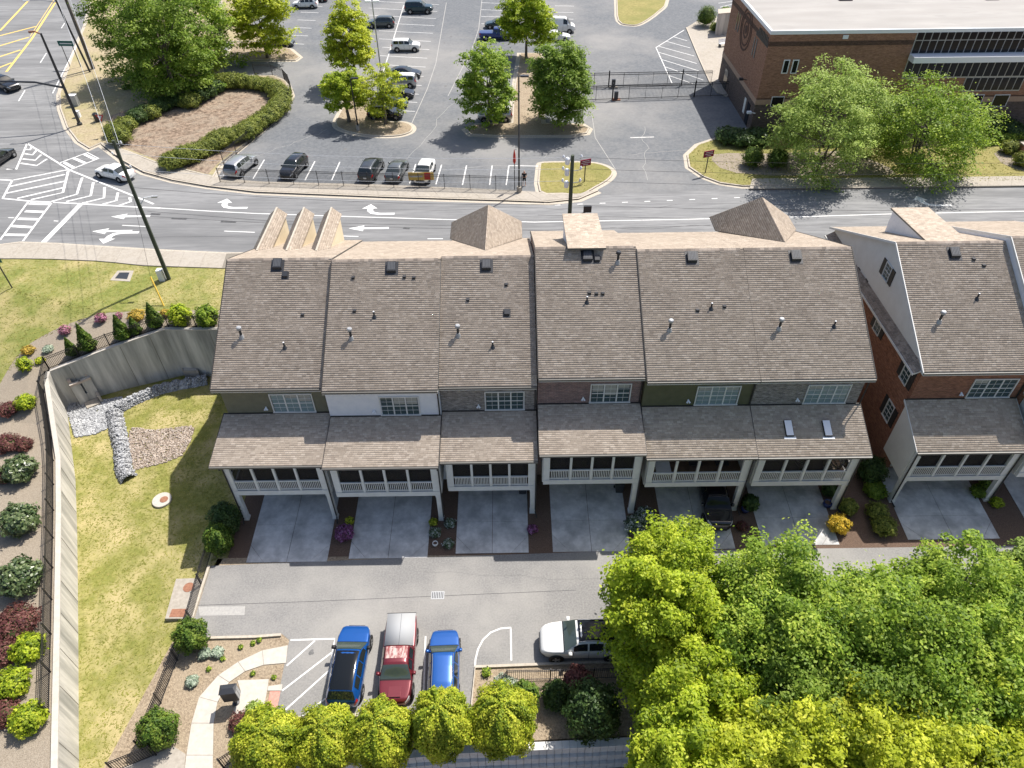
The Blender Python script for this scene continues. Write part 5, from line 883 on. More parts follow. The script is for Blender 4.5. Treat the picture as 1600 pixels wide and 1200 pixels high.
CT = dict(
 suv=dict(L=4.8, W=1.93, ride=.27, belt=1.03, top=[(0, .60), (.012, .78), (.05, .94), (.14, 1.03), (.255, 1.10), (.30, 1.2), (.40, 1.60), (.46, 1.69), (.6, 1.72), (.8, 1.69), (.9, 1.60), (.965, 1.12), (.985, .98), (1, .66)], ws=(.275, .405), rw=(.905, .962), sw=[(.37, .525), (.545, .70), (.72, .85)], wh=(.185, .80), r=.36),
 sedan=dict(L=4.75, W=1.84, ride=.22, belt=.92, top=[(0, .52), (.012, .66), (.05, .78), (.15, .88), (.27, .97), (.32, 1.08), (.43, 1.38), (.5, 1.45), (.62, 1.45), (.72, 1.36), (.85, 1.07), (.9, 1.04), (.97, 1.0), (.99, .85), (1, .55)], ws=(.285, .44), rw=(.715, .845), sw=[(.37, .53), (.55, .70)], wh=(.185, .80), r=.33),
 jeep=dict(L=4.4, W=1.86, ride=.30, belt=1.08, top=[(0, .7), (.01, .92), (.05, 1.05), (.25, 1.13), (.29, 1.2), (.375, 1.62), (.43, 1.70), (.6, 1.72), (.88, 1.70), (.945, 1.62), (.975, 1.12), (.99, .95), (1, .7)], ws=(.27, .385), rw=(.94, .975), sw=[(.35, .52), (.54, .71), (.73, .9)], wh=(.18, .79), r=.37),
 pickup=dict(L=5.45, W=1.95, ride=.34, belt=1.16, top=[(0, .8), (.01, 1.0), (.04, 1.1), (.22, 1.20), (.25, 1.26), (.335, 1.72), (.37, 1.80), (.53, 1.80), (.56, 1.74), (.585, 1.22), (.60, 1.16), (.985, 1.16), (.993, 1.1), (1, .8)], ws=(.235, .345), rw=(.558, .583), sw=[(.32, .42), (.435, .545)], wh=(.17, .79), r=.39),
 crewcab=dict(L=5.85, W=2.02, ride=.38, belt=1.24, top=[(0, .9), (.01, 1.1), (.04, 1.2), (.20, 1.28), (.23, 1.34), (.31, 1.84), (.35, 1.92), (.60, 1.92), (.625, 1.86), (.645, 1.3), (.655, 1.22), (.985, 1.22), (.993, 1.15), (1, .85)], ws=(.215, .32), rw=(.622, .642), sw=[(.30, .43), (.445, .60)], wh=(.165, .80), r=.41),
 van=dict(L=5.5, W=2.0, ride=.28, belt=1.25, top=[(0, .7), (.01, .95), (.06, 1.15), (.14, 1.30), (.26, 2.15), (.30, 2.3), (.6, 2.36), (.95, 2.34), (.985, 2.2), (.995, 1.2), (1, .7)], ws=(.15, .255), rw=(.985, .994), sw=[(.24, .36)], wh=(.17, .78), r=.35))
_cg = {}
def cargrid(kind):
    if kind in _cg: return _cg[kind]
    c = CT[kind]; L, W_ = c['L'], c['W']/2; tk = sorted(set([k[0] for k in c['top']]+list(np.linspace(0, 1, 41)))); T = np.array(tk); top = np.interp(T, *zip(*c['top']))
    w = W_*np.interp(T, (0, .010, .03, .07, .14, .28, .75, .88, .95, .985, 1), (.50, .64, .77, .875, .95, 1, 1, .98, .93, .83, .66)); zb = np.interp(T, (0, .04, .1, .9, .96, 1), (c['ride']+.12, c['ride']+.03, c['ride'], c['ride'], c['ride']+.04, c['ride']+.16)); rows = []
    for t, zt, hw, z0 in zip(T, top, w, zb):
        be = min(c['belt'], zt-.06); wr = hw*.94-.36*max(0, zt-be-.05); ring = [(0, z0), (hw*.8, z0), (hw*.975, z0+.10), (hw, z0+.10+.5*(be-z0-.1)), (hw*.985, be-.06), (hw*.95, be), (wr, be+.90*(zt-be)), (wr-.13, zt), (0, zt+.02)]
        full = ring+[(-y, z) for y, z in ring[-2:0:-1]]; rows.append([(L/2-t*L, y, z) for y, z in full])
    _cg[kind] = (T, np.array(rows)); return _cg[kind]
def samp(kind, t, s):                                       # s runs along the ring indices
    T, g = cargrid(kind); i = min(max(np.searchsorted(T, t)-1, 0), len(T)-2); f = (t-T[i])/(T[i+1]-T[i]); n = g.shape[1]; j = int(math.floor(s)); e = s-j
    def p(a, b): return g[a, b % n]
    return (p(i, j)*(1-e)+p(i, j+1)*e)*(1-f)+(p(i+1, j)*(1-e)+p(i+1, j+1)*e)*f
def patch(kind, t0, t1, s0, s1, off, nt=6, ns=8, taper=0):
    V = []; 
    for a in np.linspace(t0, t1, nt):
        for b in np.linspace(s0, s1, ns):
            p = samp(kind, a, b); d1 = samp(kind, a+.004, b)-samp(kind, a-.004, b); d2 = samp(kind, a, b+.03)-samp(kind, a, b-.03); n = np.cross(d1, d2); n = n/(np.linalg.norm(n)+1e-9); c = np.array([0, 0, .75]); n = n if np.dot(n, p-np.array([p[0], 0, .75])) > 0 else -n; V.append(tuple(p+n*off))
    return MB().add(V, [(i*ns+j, i*ns+j+1, (i+1)*ns+j+1, (i+1)*ns+j) for i in range(nt-1) for j in range(ns-1)])
_cm = {}
def cmesh(key, fn):
    if key not in _cm: _cm[key] = fn()
    return _cm[key]
def put(name, me, m, parent, loc=None, rot=None, smooth=True):
    o = bpy.data.objects.new(name, me); COL.objects.link(o); o.parent = parent; ORG[o.name] = (0, 0, 0)
    if not me.materials: me.materials.append(MATS[m])
    if len(o.material_slots): o.material_slots[0].link = 'OBJECT'; o.material_slots[0].material = MATS[m]
    if loc: o.location = loc
    if rot: o.rotation_euler = rot
    return o
def smesh(mb, name):
    me = mb.mesh(name); me.polygons.foreach_set('use_smooth', [True]*len(me.polygons)); return me
def car(kind, body, label, pos, ang, scale=1.0, roof=None, glass='car_glass', wglass=None, rails=False, extras=None, cat='car'):
    c = CT[kind]; t = thing(cat.replace(' ', '_') if cat != 'car' else 'parked_car', label, cat, pos, ang); t.scale = (scale,)*3; ORG[t.name] = (0, 0, 0); T, g = cargrid(kind); nt_, nr = g.shape[:2]
    def bodymesh():
        V = [tuple(p) for row in g for p in row]; F = [(i*nr+j, i*nr+(j+1) % nr, (i+1)*nr+(j+1) % nr, (i+1)*nr+j) for i in range(nt_-1) for j in range(nr)]+[tuple(range(nr-1, -1, -1)), tuple((nt_-1)*nr+j for j in range(nr))]
        me = MB().add(V, F).mesh('body'); bm = bmesh.new(); bm.from_mesh(me); bmesh.ops.recalc_face_normals(bm, faces=bm.faces); bm.to_mesh(me); bm.free(); me.polygons.foreach_set('use_smooth', [True]*len(me.polygons)); return me
    bo = put('body', cmesh(('b', kind), bodymesh), body, t); md = bo.modifiers.new('soft', 'SUBSURF'); md.levels = 1; md.render_levels = 1
    L, W_ = c['L'], c['W']
    put('windshield', cmesh(('ws', kind), lambda: smesh(patch(kind, *c['ws'], 6.15, 9.85, .012), 'windshield')), wglass or glass, t); put('rear_window', cmesh(('rw', kind), lambda: smesh(patch(kind, *c['rw'], 6.25, 9.75, .012), 'rear_window')), glass, t)
    for k, (a, b) in enumerate(c['sw']):
        for s in (0, 1): put('side_window', cmesh(('sw', kind, k, s), lambda: smesh(patch(kind, a, b, *((5.18, 5.9) if s == 0 else (10.1, 10.82)), .01, 5, 4), 'side_window')), glass, t)
    r = c['r']
    def tyre(): return smesh(MB().lathe([(r*.62, -.11), (r*.9, -.115), (r, -.08), (r, .08), (r*.9, .115), (r*.62, .11)], (0, 0, 0), 24), 'tyre')
    def rim():
        mb = MB().lathe([(r*.62, -.095), (r*.62, .095)], (0, 0, 0), 20)
        for k in range(5): a = k*2*math.pi/5; mb.bar((0, 0, .1), (math.cos(a)*r*.6, math.sin(a)*r*.6, .1), .09, .03)
        return mb.mesh('rim')
    def arch(): return smesh(MB().lathe([(r*1.16, -.03), (r*1.16, .03)], (0, 0, 0), 24), 'wheel_arch')
    for tt in c['wh']:
        for s in (-1, 1):
            x = L/2-tt*L; y = s*(W_/2-.1); wpos = (x, y, r); rot = (-s*math.pi/2, 0, 0)
            put('wheel_arch', cmesh(('a', kind), arch), 'plastic_black', t, (x, s*(W_/2-.022), r+.02), rot); wo = put('wheel', cmesh(('t', kind), tyre), 'rubber', t, wpos, rot); put('rim', cmesh(('r', kind), rim), 'alloy', wo)
    for s, (a, b) in enumerate(((3.6, 5.6), (10.4, 12.4))):
        put('headlight', cmesh(('h', kind, s), lambda: smesh(patch(kind, .012, .07, a+.3, b-.3, .012, 4, 4), 'headlight')), 'lamp_clear', t); put('taillight', cmesh(('tl', kind, s), lambda: smesh(patch(kind, .945, .992, a+.2, b+.1, .012, 4, 5), 'taillight')), 'lamp_red', t)
    put('grille', cmesh(('g', kind), lambda: MB().box(L/2-.05, L/2+.015, -W_*.25, W_*.25, .5, .68).mesh('grille')), 'plastic_black', t); put('rear_plate', cmesh(('p', kind), lambda: MB().box(-L/2-.012, -L/2+.02, -.17, .17, .62, .75).mesh('rear_plate')), 'paint_carwhite', t)
    put('front_bumper', cmesh(('fb', kind), lambda: smesh(patch(kind, .002, .06, 1.2, 2.6, .014, 4, 4), 'front_bumper')), 'plastic_black', t)
    xm = L/2-(c['ws'][0]+.06)*L
    for s in (-1, 1): put('mirror', cmesh(('m', kind, s), lambda: smesh(MB().add([(xm+dx, s*(W_/2+dy), c['belt']+dz) for dx in (-.08, .1) for dy, dz in ((-.12, .0), (.16, .02), (.16, .16), (-.0, .16))], [(0, 1, 2, 3), (7, 6, 5, 4), (0, 4, 5, 1), (1, 5, 6, 2), (2, 6, 7, 3), (3, 7, 4, 0)]), 'mirror')), body if body not in ('paint_blue',) else 'plastic_black', t)
    if roof: put('roof_panel', cmesh(('ro', kind, roof), lambda: smesh(patch(kind, c['ws'][1]+.025, c['rw'][0]-.01, 6.45, 9.55, .012, 8, 8), 'roof_panel')), roof, t)
    if rails:
        for s in (-1, 1): put('roof_rail', cmesh(('rl', kind, s), lambda: MB().tube([tuple(samp(kind, tt, 6.5 if s > 0 else 9.5)+np.array([0, 0, .05])) for tt in np.linspace(c['ws'][1]+.03, c['rw'][0]-.03, 6)], .022, 6).mesh('roof_rail')), 'alloy', t)
    for s, (a, b) in enumerate(((2.2, 5.1), (10.9, 13.8))):
        for q, tt in enumerate([w_[0]-.006 for w_ in c['sw'][:2]]+[c['sw'][min(1, len(c['sw'])-1)][1]+.004]): put('door_seam', cmesh(('ds', kind, s, q), lambda: smesh(patch(kind, tt, tt+.0035, a, b, .006, 2, 5), 'door_seam')), 'plastic_black', t)
        put('door_handle', cmesh(('dh', kind, s), lambda: smesh(patch(kind, c['sw'][0][1]-.045, c['sw'][0][1]-.01, a+2.2 if s == 0 else a+.55, a+2.35 if s == 0 else a+.7, .02, 2, 2), 'door_handle')), 'alloy', t)
    put('hood_seam', cmesh(('hs', kind), lambda: smesh(patch(kind, c['ws'][0]-.012, c['ws'][0]-.002, 5.6, 10.4, .008, 2, 8), 'hood_seam')), 'plastic_black', t)
    if extras: extras(t, c)
    return t
def tonneau(m):
    def f(t, c):
        L, W_ = c['L'], c['W']; a = c['rw'][1]+.02; z = dict(c['top'])[.985]+.02; put('bed_cover', smesh(MB().box(L/2-.985*L, L/2-a*L, -W_*.44, W_*.44, z+.005, z+.045), 'bed_cover'), m, t)
        put('cover_seam', MB().box(L/2-.98*L, L/2-(a+.005)*L, -.008, .008, z+.046, z+.05).mesh('cover_seam'), 'metal_dark', t)
        put('bed_rim', MB().box(L/2-.992*L, L/2-.986*L, -W_*.45, W_*.45, z-.02, z+.05).mesh('bed_rim'), 'plastic_black', t)
    return f
def between(f, r, z):                                       # ground position and heading from the nose to the tail of a parked car
    a = G(*f, z); b = G(*r, z); return ((a[0]+b[0])/2, (a[1]+b[1])/2, z), math.atan2(a[1]-b[1], a[0]-b[0])
p, a = between((561, 986), (537, 1112), .006); car('suv', 'paint_blue', 'bright blue crossover with a dark panoramic roof beside the striped bay', p, a, 1.02, 'glass_dark', 'car_glass', 'car_glass_pale')
p, a = between((618, 1118), (632, 966), .006)
def worn(t, c):
    tonneau('fabric_grey')(t, c); put('faded_roof', smesh(patch('pickup', .41, .545, 6.6, 9.4, .006, 6, 6), 'faded_roof'), 'maroon_faded', t); put('hood_scoop', MB().box(c['L']/2-.16*c['L'], c['L']/2-.05*c['L'], -.35, .35, 1.14, 1.19).mesh('hood_scoop'), 'paint_maroon', t)
mat('maroon_faded', (.24, .075, .075), (.48, .38, .35), 2.5, .6, ramp=(.45, .6), stretch=(3, .8, 1))
car('pickup', 'paint_maroon', 'old maroon pickup with a sun-faded roof and grey bed cover', p, a, 1.0, None, 'car_glass', 'car_glass_pale', False, worn, 'pickup truck')
p, a = between((697, 991), (693, 1112), .006); car('suv', 'paint_royal', 'plain blue hatchback with a painted roof beside the maroon pickup', p, a, .95, None, 'car_glass', 'car_glass_pale', True)
p, a = between((836, 1010), (985, 1008), .006); car('suv', 'paint_carwhite', 'large white sport utility vehicle with a black roof, half under the tree', p, a, 1.1, 'glass_dark', 'car_glass', 'car_glass_pale', True)
p, a = between((1045, 1000), (1170, 996), .006); car('suv', 'paint_carwhite', 'white car almost hidden under the big green canopy', (p[0]+1.2, p[1], p[2]), a)
p, a = between((1118, 826), (1100, 745), .0); car('crewcab', 'paint_carblack', 'black pickup backed into the driveway under the porch', (p[0], 31.4, hD(0, 31.4)-.02), a+.0, .98, None, 'glass_dark', None, False, tonneau('paint_carblack'), 'pickup truck')
Z = ZS+.006
def lotcar(kind, m, px, ang, label, sc=1.0, **k):
    g = G(*px, Z); return car(kind, m, label, g, ang, sc, **k)
UPA = math.pi/2
lotcar('suv', 'paint_silver', (379, 266), UPA-.28, 'silver sport utility vehicle at the end of the front row, tail to the fence', rails=True); lotcar('suv', 'paint_carblack', (461, 269), -UPA-.22, 'black car facing the fence, alone between empty bays', .95)
lotcar('suv', 'paint_darkgrey', (581, 272), UPA-.15, 'dark grey sport utility vehicle backed to the fence next to a grey sedan', rails=True); lotcar('sedan', 'paint_midgrey', (621, 273), UPA-.13, 'grey sedan between the dark utility vehicle and the white sedan'); lotcar('sedan', 'paint_carwhite', (664, 275), -UPA-.12, 'white sedan facing the fence behind the yellow banner')
lotcar('suv', 'paint_slate', (596, 42), math.pi+.02, 'slate grey crossover beside the twin-headed lamp post', .98); lotcar('jeep', 'paint_teal', (655, 20), -.03, 'large black-green utility vehicle at the far end of the double row', 1.12, rails=True); lotcar('jeep', 'paint_carwhite', (635, 79), -.03, 'white boxy utility vehicle alone in the middle of the double row')
lotcar('sedan', 'paint_carblack', (632, 121), -.03, 'glossy black sedan behind the white-roofed wagon', 1.02); lotcar('jeep', 'paint_silver', (628, 135), math.pi-.03, 'silver utility vehicle with a white roof beside the black sedan', roof='paint_carwhite'); lotcar('sedan', 'paint_carblack', (621, 152), -.03, 'dark car half hidden under the yellow-green island tree'); lotcar('sedan', 'paint_teal', (610, 167), -.03, 'dark teal car behind the island tree trunk'); lotcar('suv', 'paint_carblack', (603, 184), -.03, 'black crossover at the end of the row next to the island', .96)
lotcar('jeep', 'paint_silver', (774, 188), math.pi, 'pale boxy utility vehicle under the round lot tree', 1.0, roof='paint_carwhite'); lotcar('pickup', 'paint_navy', (775, 61), -.02, 'navy blue pickup partly behind the middle lot tree', .98, cat='pickup truck'); lotcar('sedan', 'paint_teal', (780, 43), math.pi, 'dark teal sedan next to the navy pickup')
lotcar('van', 'paint_carwhite', (872, 50), -.05, 'white van nosing out from behind the lot trees', 1.0, cat='van'); lotcar('sedan', 'paint_carwhite', (868, 63), -.05, 'white sedan hidden behind the tall lot tree, beside the van'); lotcar('sedan', 'paint_slate', (437, 72), 0, 'dark car shaded by the tree at the west edge of the lot'); lotcar('suv', 'paint_carwhite', (478, 12), math.pi, 'white car tail out at the far west row', .95); lotcar('sedan', 'paint_maroon', (493, 2), math.pi, 'dark red car beyond the white one in the far west row')
lotcar('sedan', 'paint_carwhite', (182, 277), math.pi-.42, 'white sedan driving round the corner slip lane', 1.02); lotcar('suv', 'paint_carblack', (10, 139), UPA+1.05+math.pi, 'black car waiting on the main road by the signal mast arm', 1.05); lotcar('sedan', 'paint_carblack', (0, 254), UPA-.15, 'dark car entering the junction, cut by the frame edge')
# ------------------------------------------------------------------ planting
def leaves(C, Rr, n, size, up=.75, flat=.75):
    """n leaf quads gathered in clumps: C centres (k,3), Rr radii (k)"""
    k = len(C); idx = RNG.integers(0, k, n); d = RNG.normal(size=(n, 3)); d /= np.linalg.norm(d, axis=1)[:, None]; rad = RNG.uniform(.35, 1, n)**.6
    d[:, 2] = np.where(d[:, 2] < -.3, -d[:, 2]*.6, d[:, 2]); ax = RNG.normal(size=(k, 3))*np.array([1, 1, .35]); ax /= np.linalg.norm(ax, axis=1)[:, None]; P = C[idx]+d*(Rr[idx]*rad)[:, None]*np.array([1, 1, flat]); P = P+ax[idx]*((P-C[idx])*ax[idx]).sum(1)[:, None]*RNG.uniform(.2, 1.3, k)[idx][:, None]+RNG.normal(size=(n, 3))*(RNG.random(n) < .08)[:, None]*Rr[idx][:, None]*.5
    nn = d*.6+RNG.normal(size=(n, 3))*.4+np.array([0, 0, up]); nn /= np.linalg.norm(nn, axis=1)[:, None]; a = np.cross(nn, RNG.normal(size=(n, 3))); a /= np.linalg.norm(a, axis=1)[:, None]+1e-9; b = np.cross(nn, a); s = size*RNG.uniform(.6, 1.35, n)
    V = np.empty((n, 4, 3)); V[:, 0] = P-a*s[:, None]; V[:, 1] = P-b*(s*.55)[:, None]+nn*(s*.12)[:, None]; V[:, 2] = P+a*s[:, None]; V[:, 3] = P+b*(s*.55)[:, None]+nn*(s*.12)[:, None]
    t = np.clip(RNG.beta(2, 2, n)*.6+RNG.beta(1.2, 1.2, k)[idx]*.5-.05, 0, 1); return V.reshape(-1, 3), np.arange(4*n).reshape(-1, 4), t
def crown_clumps(c, r, k, lump=.35, low=-.6, cone=0.0, inner=.45):
    P = []; 
    ph = RNG.uniform(0, 6.28, 6)
    while len(P) < k:
        d = RNG.normal(size=3); d /= np.linalg.norm(d)
        if d[2] < low: continue
        az = math.atan2(d[1], d[0]); f = 1+lump*(.5*math.sin(2*az+ph[0])+.35*math.sin(3*az+ph[1]+2*d[2])+.35*math.sin(5*az+ph[2]+4*d[2])); rad = RNG.uniform(inner, 1)**.5*f; q = np.array([d[0]*r[0], d[1]*r[1], d[2]*r[2]])*rad
        if cone: tap = 1-cone*(q[2]/r[2]*.5+.5); q[0] *= tap*1.25; q[1] *= tap*1.25
        P.append(np.array(c)+q)
    return np.array(P)
def tree(name, label, base, h, r, m, n=9000, size=.2, k=90, cl=.23, cat='tree', group=None, cone=0, trunk=.22, low=-.75, limbs=9, zc=None, multi=1, inner=.4, lump=.32):
    base = tuple(base); rz = h*.36 if zc is None else (h-zc)*.98; c = (base[0], base[1], base[2]+(h-rz if zc is None else zc)); t = thing(name, label, cat, base, 0, group)
    C = crown_clumps(c, (r*.86, r*.86, rz*.9), k, lump, low, cone, inner); Rr = r*cl*RNG.uniform(.7, 1.35, k); V, F, tt = leaves(C, Rr, n, size)
    mb = MB(); top = np.array([c[0], c[1], c[2]+rz*.35]); b0 = np.array(base)
    for q in range(multi):
        o = np.array([RNG.uniform(-.15, .15), RNG.uniform(-.15, .15), 0])*(multi > 1)*2; e = top+(np.array([RNG.uniform(-1, 1)*r*.4, RNG.uniform(-1, 1)*r*.4, 0]) if multi > 1 else 0); mid = (b0+e)/2+np.array([RNG.normal(0, .12), RNG.normal(0, .12), 0]); mb.tube([tuple(b0+o-[0, 0, .2]), tuple(b0+o*1.2+[0, 0, .3]), tuple(mid), tuple(e)], [trunk*1.35/multi**.5, trunk/multi**.5, trunk*.65/multi**.5, trunk*.15], 9)
    for q in C[RNG.choice(k, min(limbs, k), False)]:
        f = RNG.uniform(.35, .8); s = b0+(top-b0)*f; mm = (s+q)/2+np.array([0, 0, -.15*r*.2]); mb.tube([tuple(s), tuple(mm), tuple(q)], [trunk*.42, trunk*.25, trunk*.08], 6)
    mb.build('trunk', 'bark', t, None, True); quick('crown', V, F, m, t, None, tt); return t
def ztop(base, px): return GY(px[0], px[1], base[1])[2]-base[2]
def shrub(name, label, base, r, h, m, n=1600, size=.07, cat='shrub', group=None, shape='round', wild=1.0):
    base = tuple(base); rr = np.array([r, r, h/2]); k = 46 if shape != 'cone' else 70; t = thing(name, label, cat, base, 0, group); c = np.array(base)+[0, 0, h*.5]
    core = MB(); NS = 12; NR = 7; vs = []
    for i in range(NR+1):
        th = math.pi*i/NR
        for j in range(NS):
            ph = 2*math.pi*j/NS; f = (.80 if wild <= 1 else .68)*(1+.07*math.sin(3*ph+i)); x, y, z = f*math.sin(th)*math.cos(ph), f*math.sin(th)*math.sin(ph), f*math.cos(th)
            if shape == 'cone': w_ = max(.04, (1-z)*.52); x, y = x/(math.sin(th)+1e-6)*w_*.9, y/(math.sin(th)+1e-6)*w_*.9
            vs.append(tuple(c+np.array([x, y, z])*rr))
    core.add(vs, [(i*NS+j, (i+1)*NS+j, (i+1)*NS+(j+1) % NS, i*NS+(j+1) % NS) for i in range(NR) for j in range(NS)]); co = core.build('branches', 'leafcore', t, None, True)
    d = RNG.normal(size=(n, 3)); d /= np.linalg.norm(d, axis=1)[:, None]; d[:, 2] = np.where(d[:, 2] < -.75, -d[:, 2], d[:, 2]); az = np.arctan2(d[:, 1], d[:, 0]); ph = RNG.uniform(0, 6.28, 4)
    lump = 1+wild*(.09*np.sin(4*az+ph[0]+3*d[:, 2])+.07*np.sin(7*az+ph[1]-5*d[:, 2])+.06*np.sin(9*d[:, 2]+ph[2])+.05*np.sin(13*az+8*d[:, 2]+ph[3])); rad = RNG.uniform(.80, 1.06, n)**(1 if wild <= 1 else 1.2)*lump*(1 if wild <= 1 else 1-.22*np.clip(d[:, 2], 0, 1)*np.hypot(d[:, 0], d[:, 1]))
    if shape == 'cone':
        z = RNG.beta(1.0, 1.55, n)*2-1; w_ = (1-z)*.5*(1+.10*np.sin(5*az+6*z+ph[0])+.08*np.sin(9*z+3*az)); w_ = np.minimum(w_, .25+1.6*(z+1))*1.08; P = c+np.c_[np.cos(az)*w_*RNG.uniform(.85, 1.08, n), np.sin(az)*w_*RNG.uniform(.85, 1.08, n), z]*rr
    else: P = c+d*rad[:, None]*rr
    nn = d+RNG.normal(size=(n, 3))*.4+[0, 0, .3]; nn /= np.linalg.norm(nn, axis=1)[:, None]; a = np.cross(nn, RNG.normal(size=(n, 3))); a /= np.linalg.norm(a, axis=1)[:, None]+1e-9; b = np.cross(nn, a); s = size*RNG.uniform(.6, 1.4, n)
    V = np.empty((n, 4, 3)); V[:, 0] = P-a*s[:, None]; V[:, 1] = P-b*(s*.6)[:, None]; V[:, 2] = P+a*s[:, None]+nn*(s*.3)[:, None]; V[:, 3] = P+b*(s*.6)[:, None]
    quick('foliage', V.reshape(-1, 3), np.arange(4*n).reshape(-1, 4), m, t, None, np.clip(RNG.beta(2, 2, n)+.18*np.sin(4*az+ph[0]), 0, 1)); return t
mat('leafcore', (.035, .05, .015), (.06, .08, .02), 6, .9)
# trees of the lot and the civic verge
def ltree(name, label, bpx, tpx, rpx, m, n=11000, size=.24, **k):
    b = G(*bpx, ZS+.13); h = ztop(b, tpx)*1.02; g = G(bpx[0]+rpx, bpx[1], ZS+6); r = (g[0]-G(bpx[0], bpx[1], ZS+6)[0])*1.12; return tree(name, label, b, h, r, m, int(n*2.0), size*.62, **{**k, 'k': int(k.get('k', 90)*2.2), 'cl': k.get('cl', .23)*.68})
ltree('street_tree', 'tall dense round-topped tree on the median island by the gates', (873, 196), (880, 57), 57, 'leaf_mid', 16000, zc=4.6, k=150, inner=.3, lump=.16)
ltree('street_tree', 'loose light green tree standing over the pale boxy utility vehicle', (763, 198), (757, 62), 52, 'leaf_green', 10500, zc=4.6, k=110, cl=.2)
ltree('street_tree', 'bright lime tree behind the median island, in front of the white van', (822, 92), (826, -18), 45, 'leaf_lime', 11000, .28, zc=5, k=110)
ltree('street_tree', 'slender yellow-green tree beside the twin-headed lamp post', (556, 128), (548, 4), 44, 'leaf_yellow', 9500, .28, zc=5, k=95)
ltree('street_tree', 'small bright green tree on the island behind the black lamp post', (546, 190), (528, 106), 37, 'leaf_lime', 7500, .2, zc=3.6, k=70); ltree('street_tree', 'thin yellowish young tree at the rounded end of the parking island', (603, 193), (598, 104), 40, 'leaf_yellow', 5200, .19, zc=3.6, k=75, cl=.19)
ltree('street_tree', 'yellow-green tree over the shaded island at the west of the lot', (418, 90), (430, -30), 52, 'leaf_yellow', 10000, .3, zc=5, k=100)
for bpx, tpx, rpx, lb, m in (((236, 122), (236, -75), 66, 'broad dark green tree over the corner island, nearest the wooden pole', 'leaf_mid'), ((278, 150), (275, -30), 74, 'green tree in front of the corner hedge mounds', 'leaf_mid'), ((322, 112), (330, -70), 70, 'green tree at the back of the corner island above the curved fence', 'leaf_green')): ltree('street_tree', lb, bpx, tpx, rpx, m, 15000, .27, zc=5.0, k=140, trunk=.3, low=-.8)
ltree('birch_tree', 'wide airy pale green tree before the civic building corner', (1276, 266), (1305, 100), 100, 'leaf_grey', 15000, .21, zc=4.9, k=150, cl=.2, multi=4, limbs=14); ltree('birch_tree', 'lower spreading green tree below the dark strip windows', (1425, 262), (1425, 126), 104, 'leaf_green', 13000, .21, zc=3.9, k=140, cl=.2, multi=3, limbs=14)
# big trees at the south-east
for px, z, r, h, m, lb, n in (((1003, 908), 6.5, 4.2, 10.2, 'leaf_lime', 'yellow-green tree overhanging the white sport utility vehicle', 30000), ((1050, 1065), 5.5, 3.4, 8.6, 'leaf_lime', 'lime tree spreading over the end of the block wall', 24000),
    ((1180, 948), 7, 4.6, 10.6, 'leaf_green', 'rich green tree hiding the front of the black pickup driveway', 36000), ((1330, 978), 7.5, 5.0, 11, 'leaf_green', 'large green tree in the middle of the dense grove', 38000), ((1470, 940), 7.5, 4.6, 11.2, 'leaf_green', 'green tree standing before the red brick townhouse driveway', 36000),
    ((1250, 1050), 6.8, 4.6, 10, 'leaf_mid', 'deeper green tree in the hollow of the dense grove', 26000), ((1420, 1060), 7.2, 4.8, 10.8, 'leaf_green', 'green tree behind the yellow crowns of the grove', 34000), ((1560, 1040), 7, 4.6, 10.5, 'leaf_green', 'green tree at the frame edge of the grove', 30000),
    ((1160, 1170), 6.0, 3.7, 9.2, 'leaf_yellow', 'yellow-green crown at the lower end of the grove beside dark gaps', 22000), ((1310, 1150), 7.0, 3.9, 10.2, 'leaf_yellow', 'yellow leaved tree standing in front of the green grove', 26000), ((1450, 1180), 7.0, 3.8, 10.2, 'leaf_yellow', 'second yellow leaved crown next to the green grove edge', 24000), ((1580, 1170), 6.8, 3.8, 10.0, 'leaf_lime', 'lime crown at the lower corner of the grove', 22000), ((1615, 880), 6.0, 2.8, 8.5, 'leaf_grey', 'greyish green tree behind the grove at the frame edge', 11000), ((1040, 1200), 5.5, 3.4, 8.5, 'leaf_lime', 'low lime tree below the block wall end', 18000)):
    r *= .97; g = G(px[0]+38, px[1]+14, z); tree('maple_tree', lb, (g[0], g[1], -.2 if g[1] > 15 else -2.5), h+(0 if g[1] > 15 else 2.3), r, m, int(n*2.1), .1, k=int(430*r/4.5), cl=.125, zc=h*.52+(0 if g[1] > 15 else 2.3), trunk=.28, inner=.22, lump=.34, limbs=16)
# conifers along the block wall
for px, tz, r, lb in (((418, 1160), 3.5, 1.75, 'first yellow-green conifer of the row, beside the fence corner'), ((508, 1154), 3.4, 1.65, 'yellow-green conifer below the blue crossover'), ((596, 1148), 3.9, 1.65, 'yellow-green conifer in front of the maroon pickup'), ((690, 1130), 4.6, 1.6, 'taller pointed yellow-green conifer in front of the plain blue hatchback'), ((786, 1124), 4.0, 1.75, 'broad yellow-green conifer at the end of the row above the pale wall cap')):
    g = G(*px, tz*.5); shrub('conifer', lb, (g[0], g[1], -.1), r, tz, 'leaf_arbor', 26000, .065, 'conifer', 'conifers above the block wall', wild=.75)
def gs(px, r, h, m, lb, z=-.01, n=1500, size=.07, name='shrub', shape='round', dy=0, **k):
    hf = z if callable(z) else (lambda x, y: z)
    zz = 0
    for _ in range(12): g = G(*px, zz+h*.45); zz = hf(g[0], g[1])
    return shrub(name, lb, (g[0], g[1], zz), r, h, m, n, size, k.get('cat', 'shrub'), k.get('group'), shape)
gs((299, 994), .95, 2.1, 'leaf_cone', 'dense egg-shaped evergreen at the lower corner of the alley kerb', 0, 4500, .07, 'conifer', cat='conifer'); gs((248, 1141), 1.0, 2.2, 'leaf_cone', 'dense egg-shaped evergreen beside the gate pad', 0, 4500, .07, 'conifer', cat='conifer')
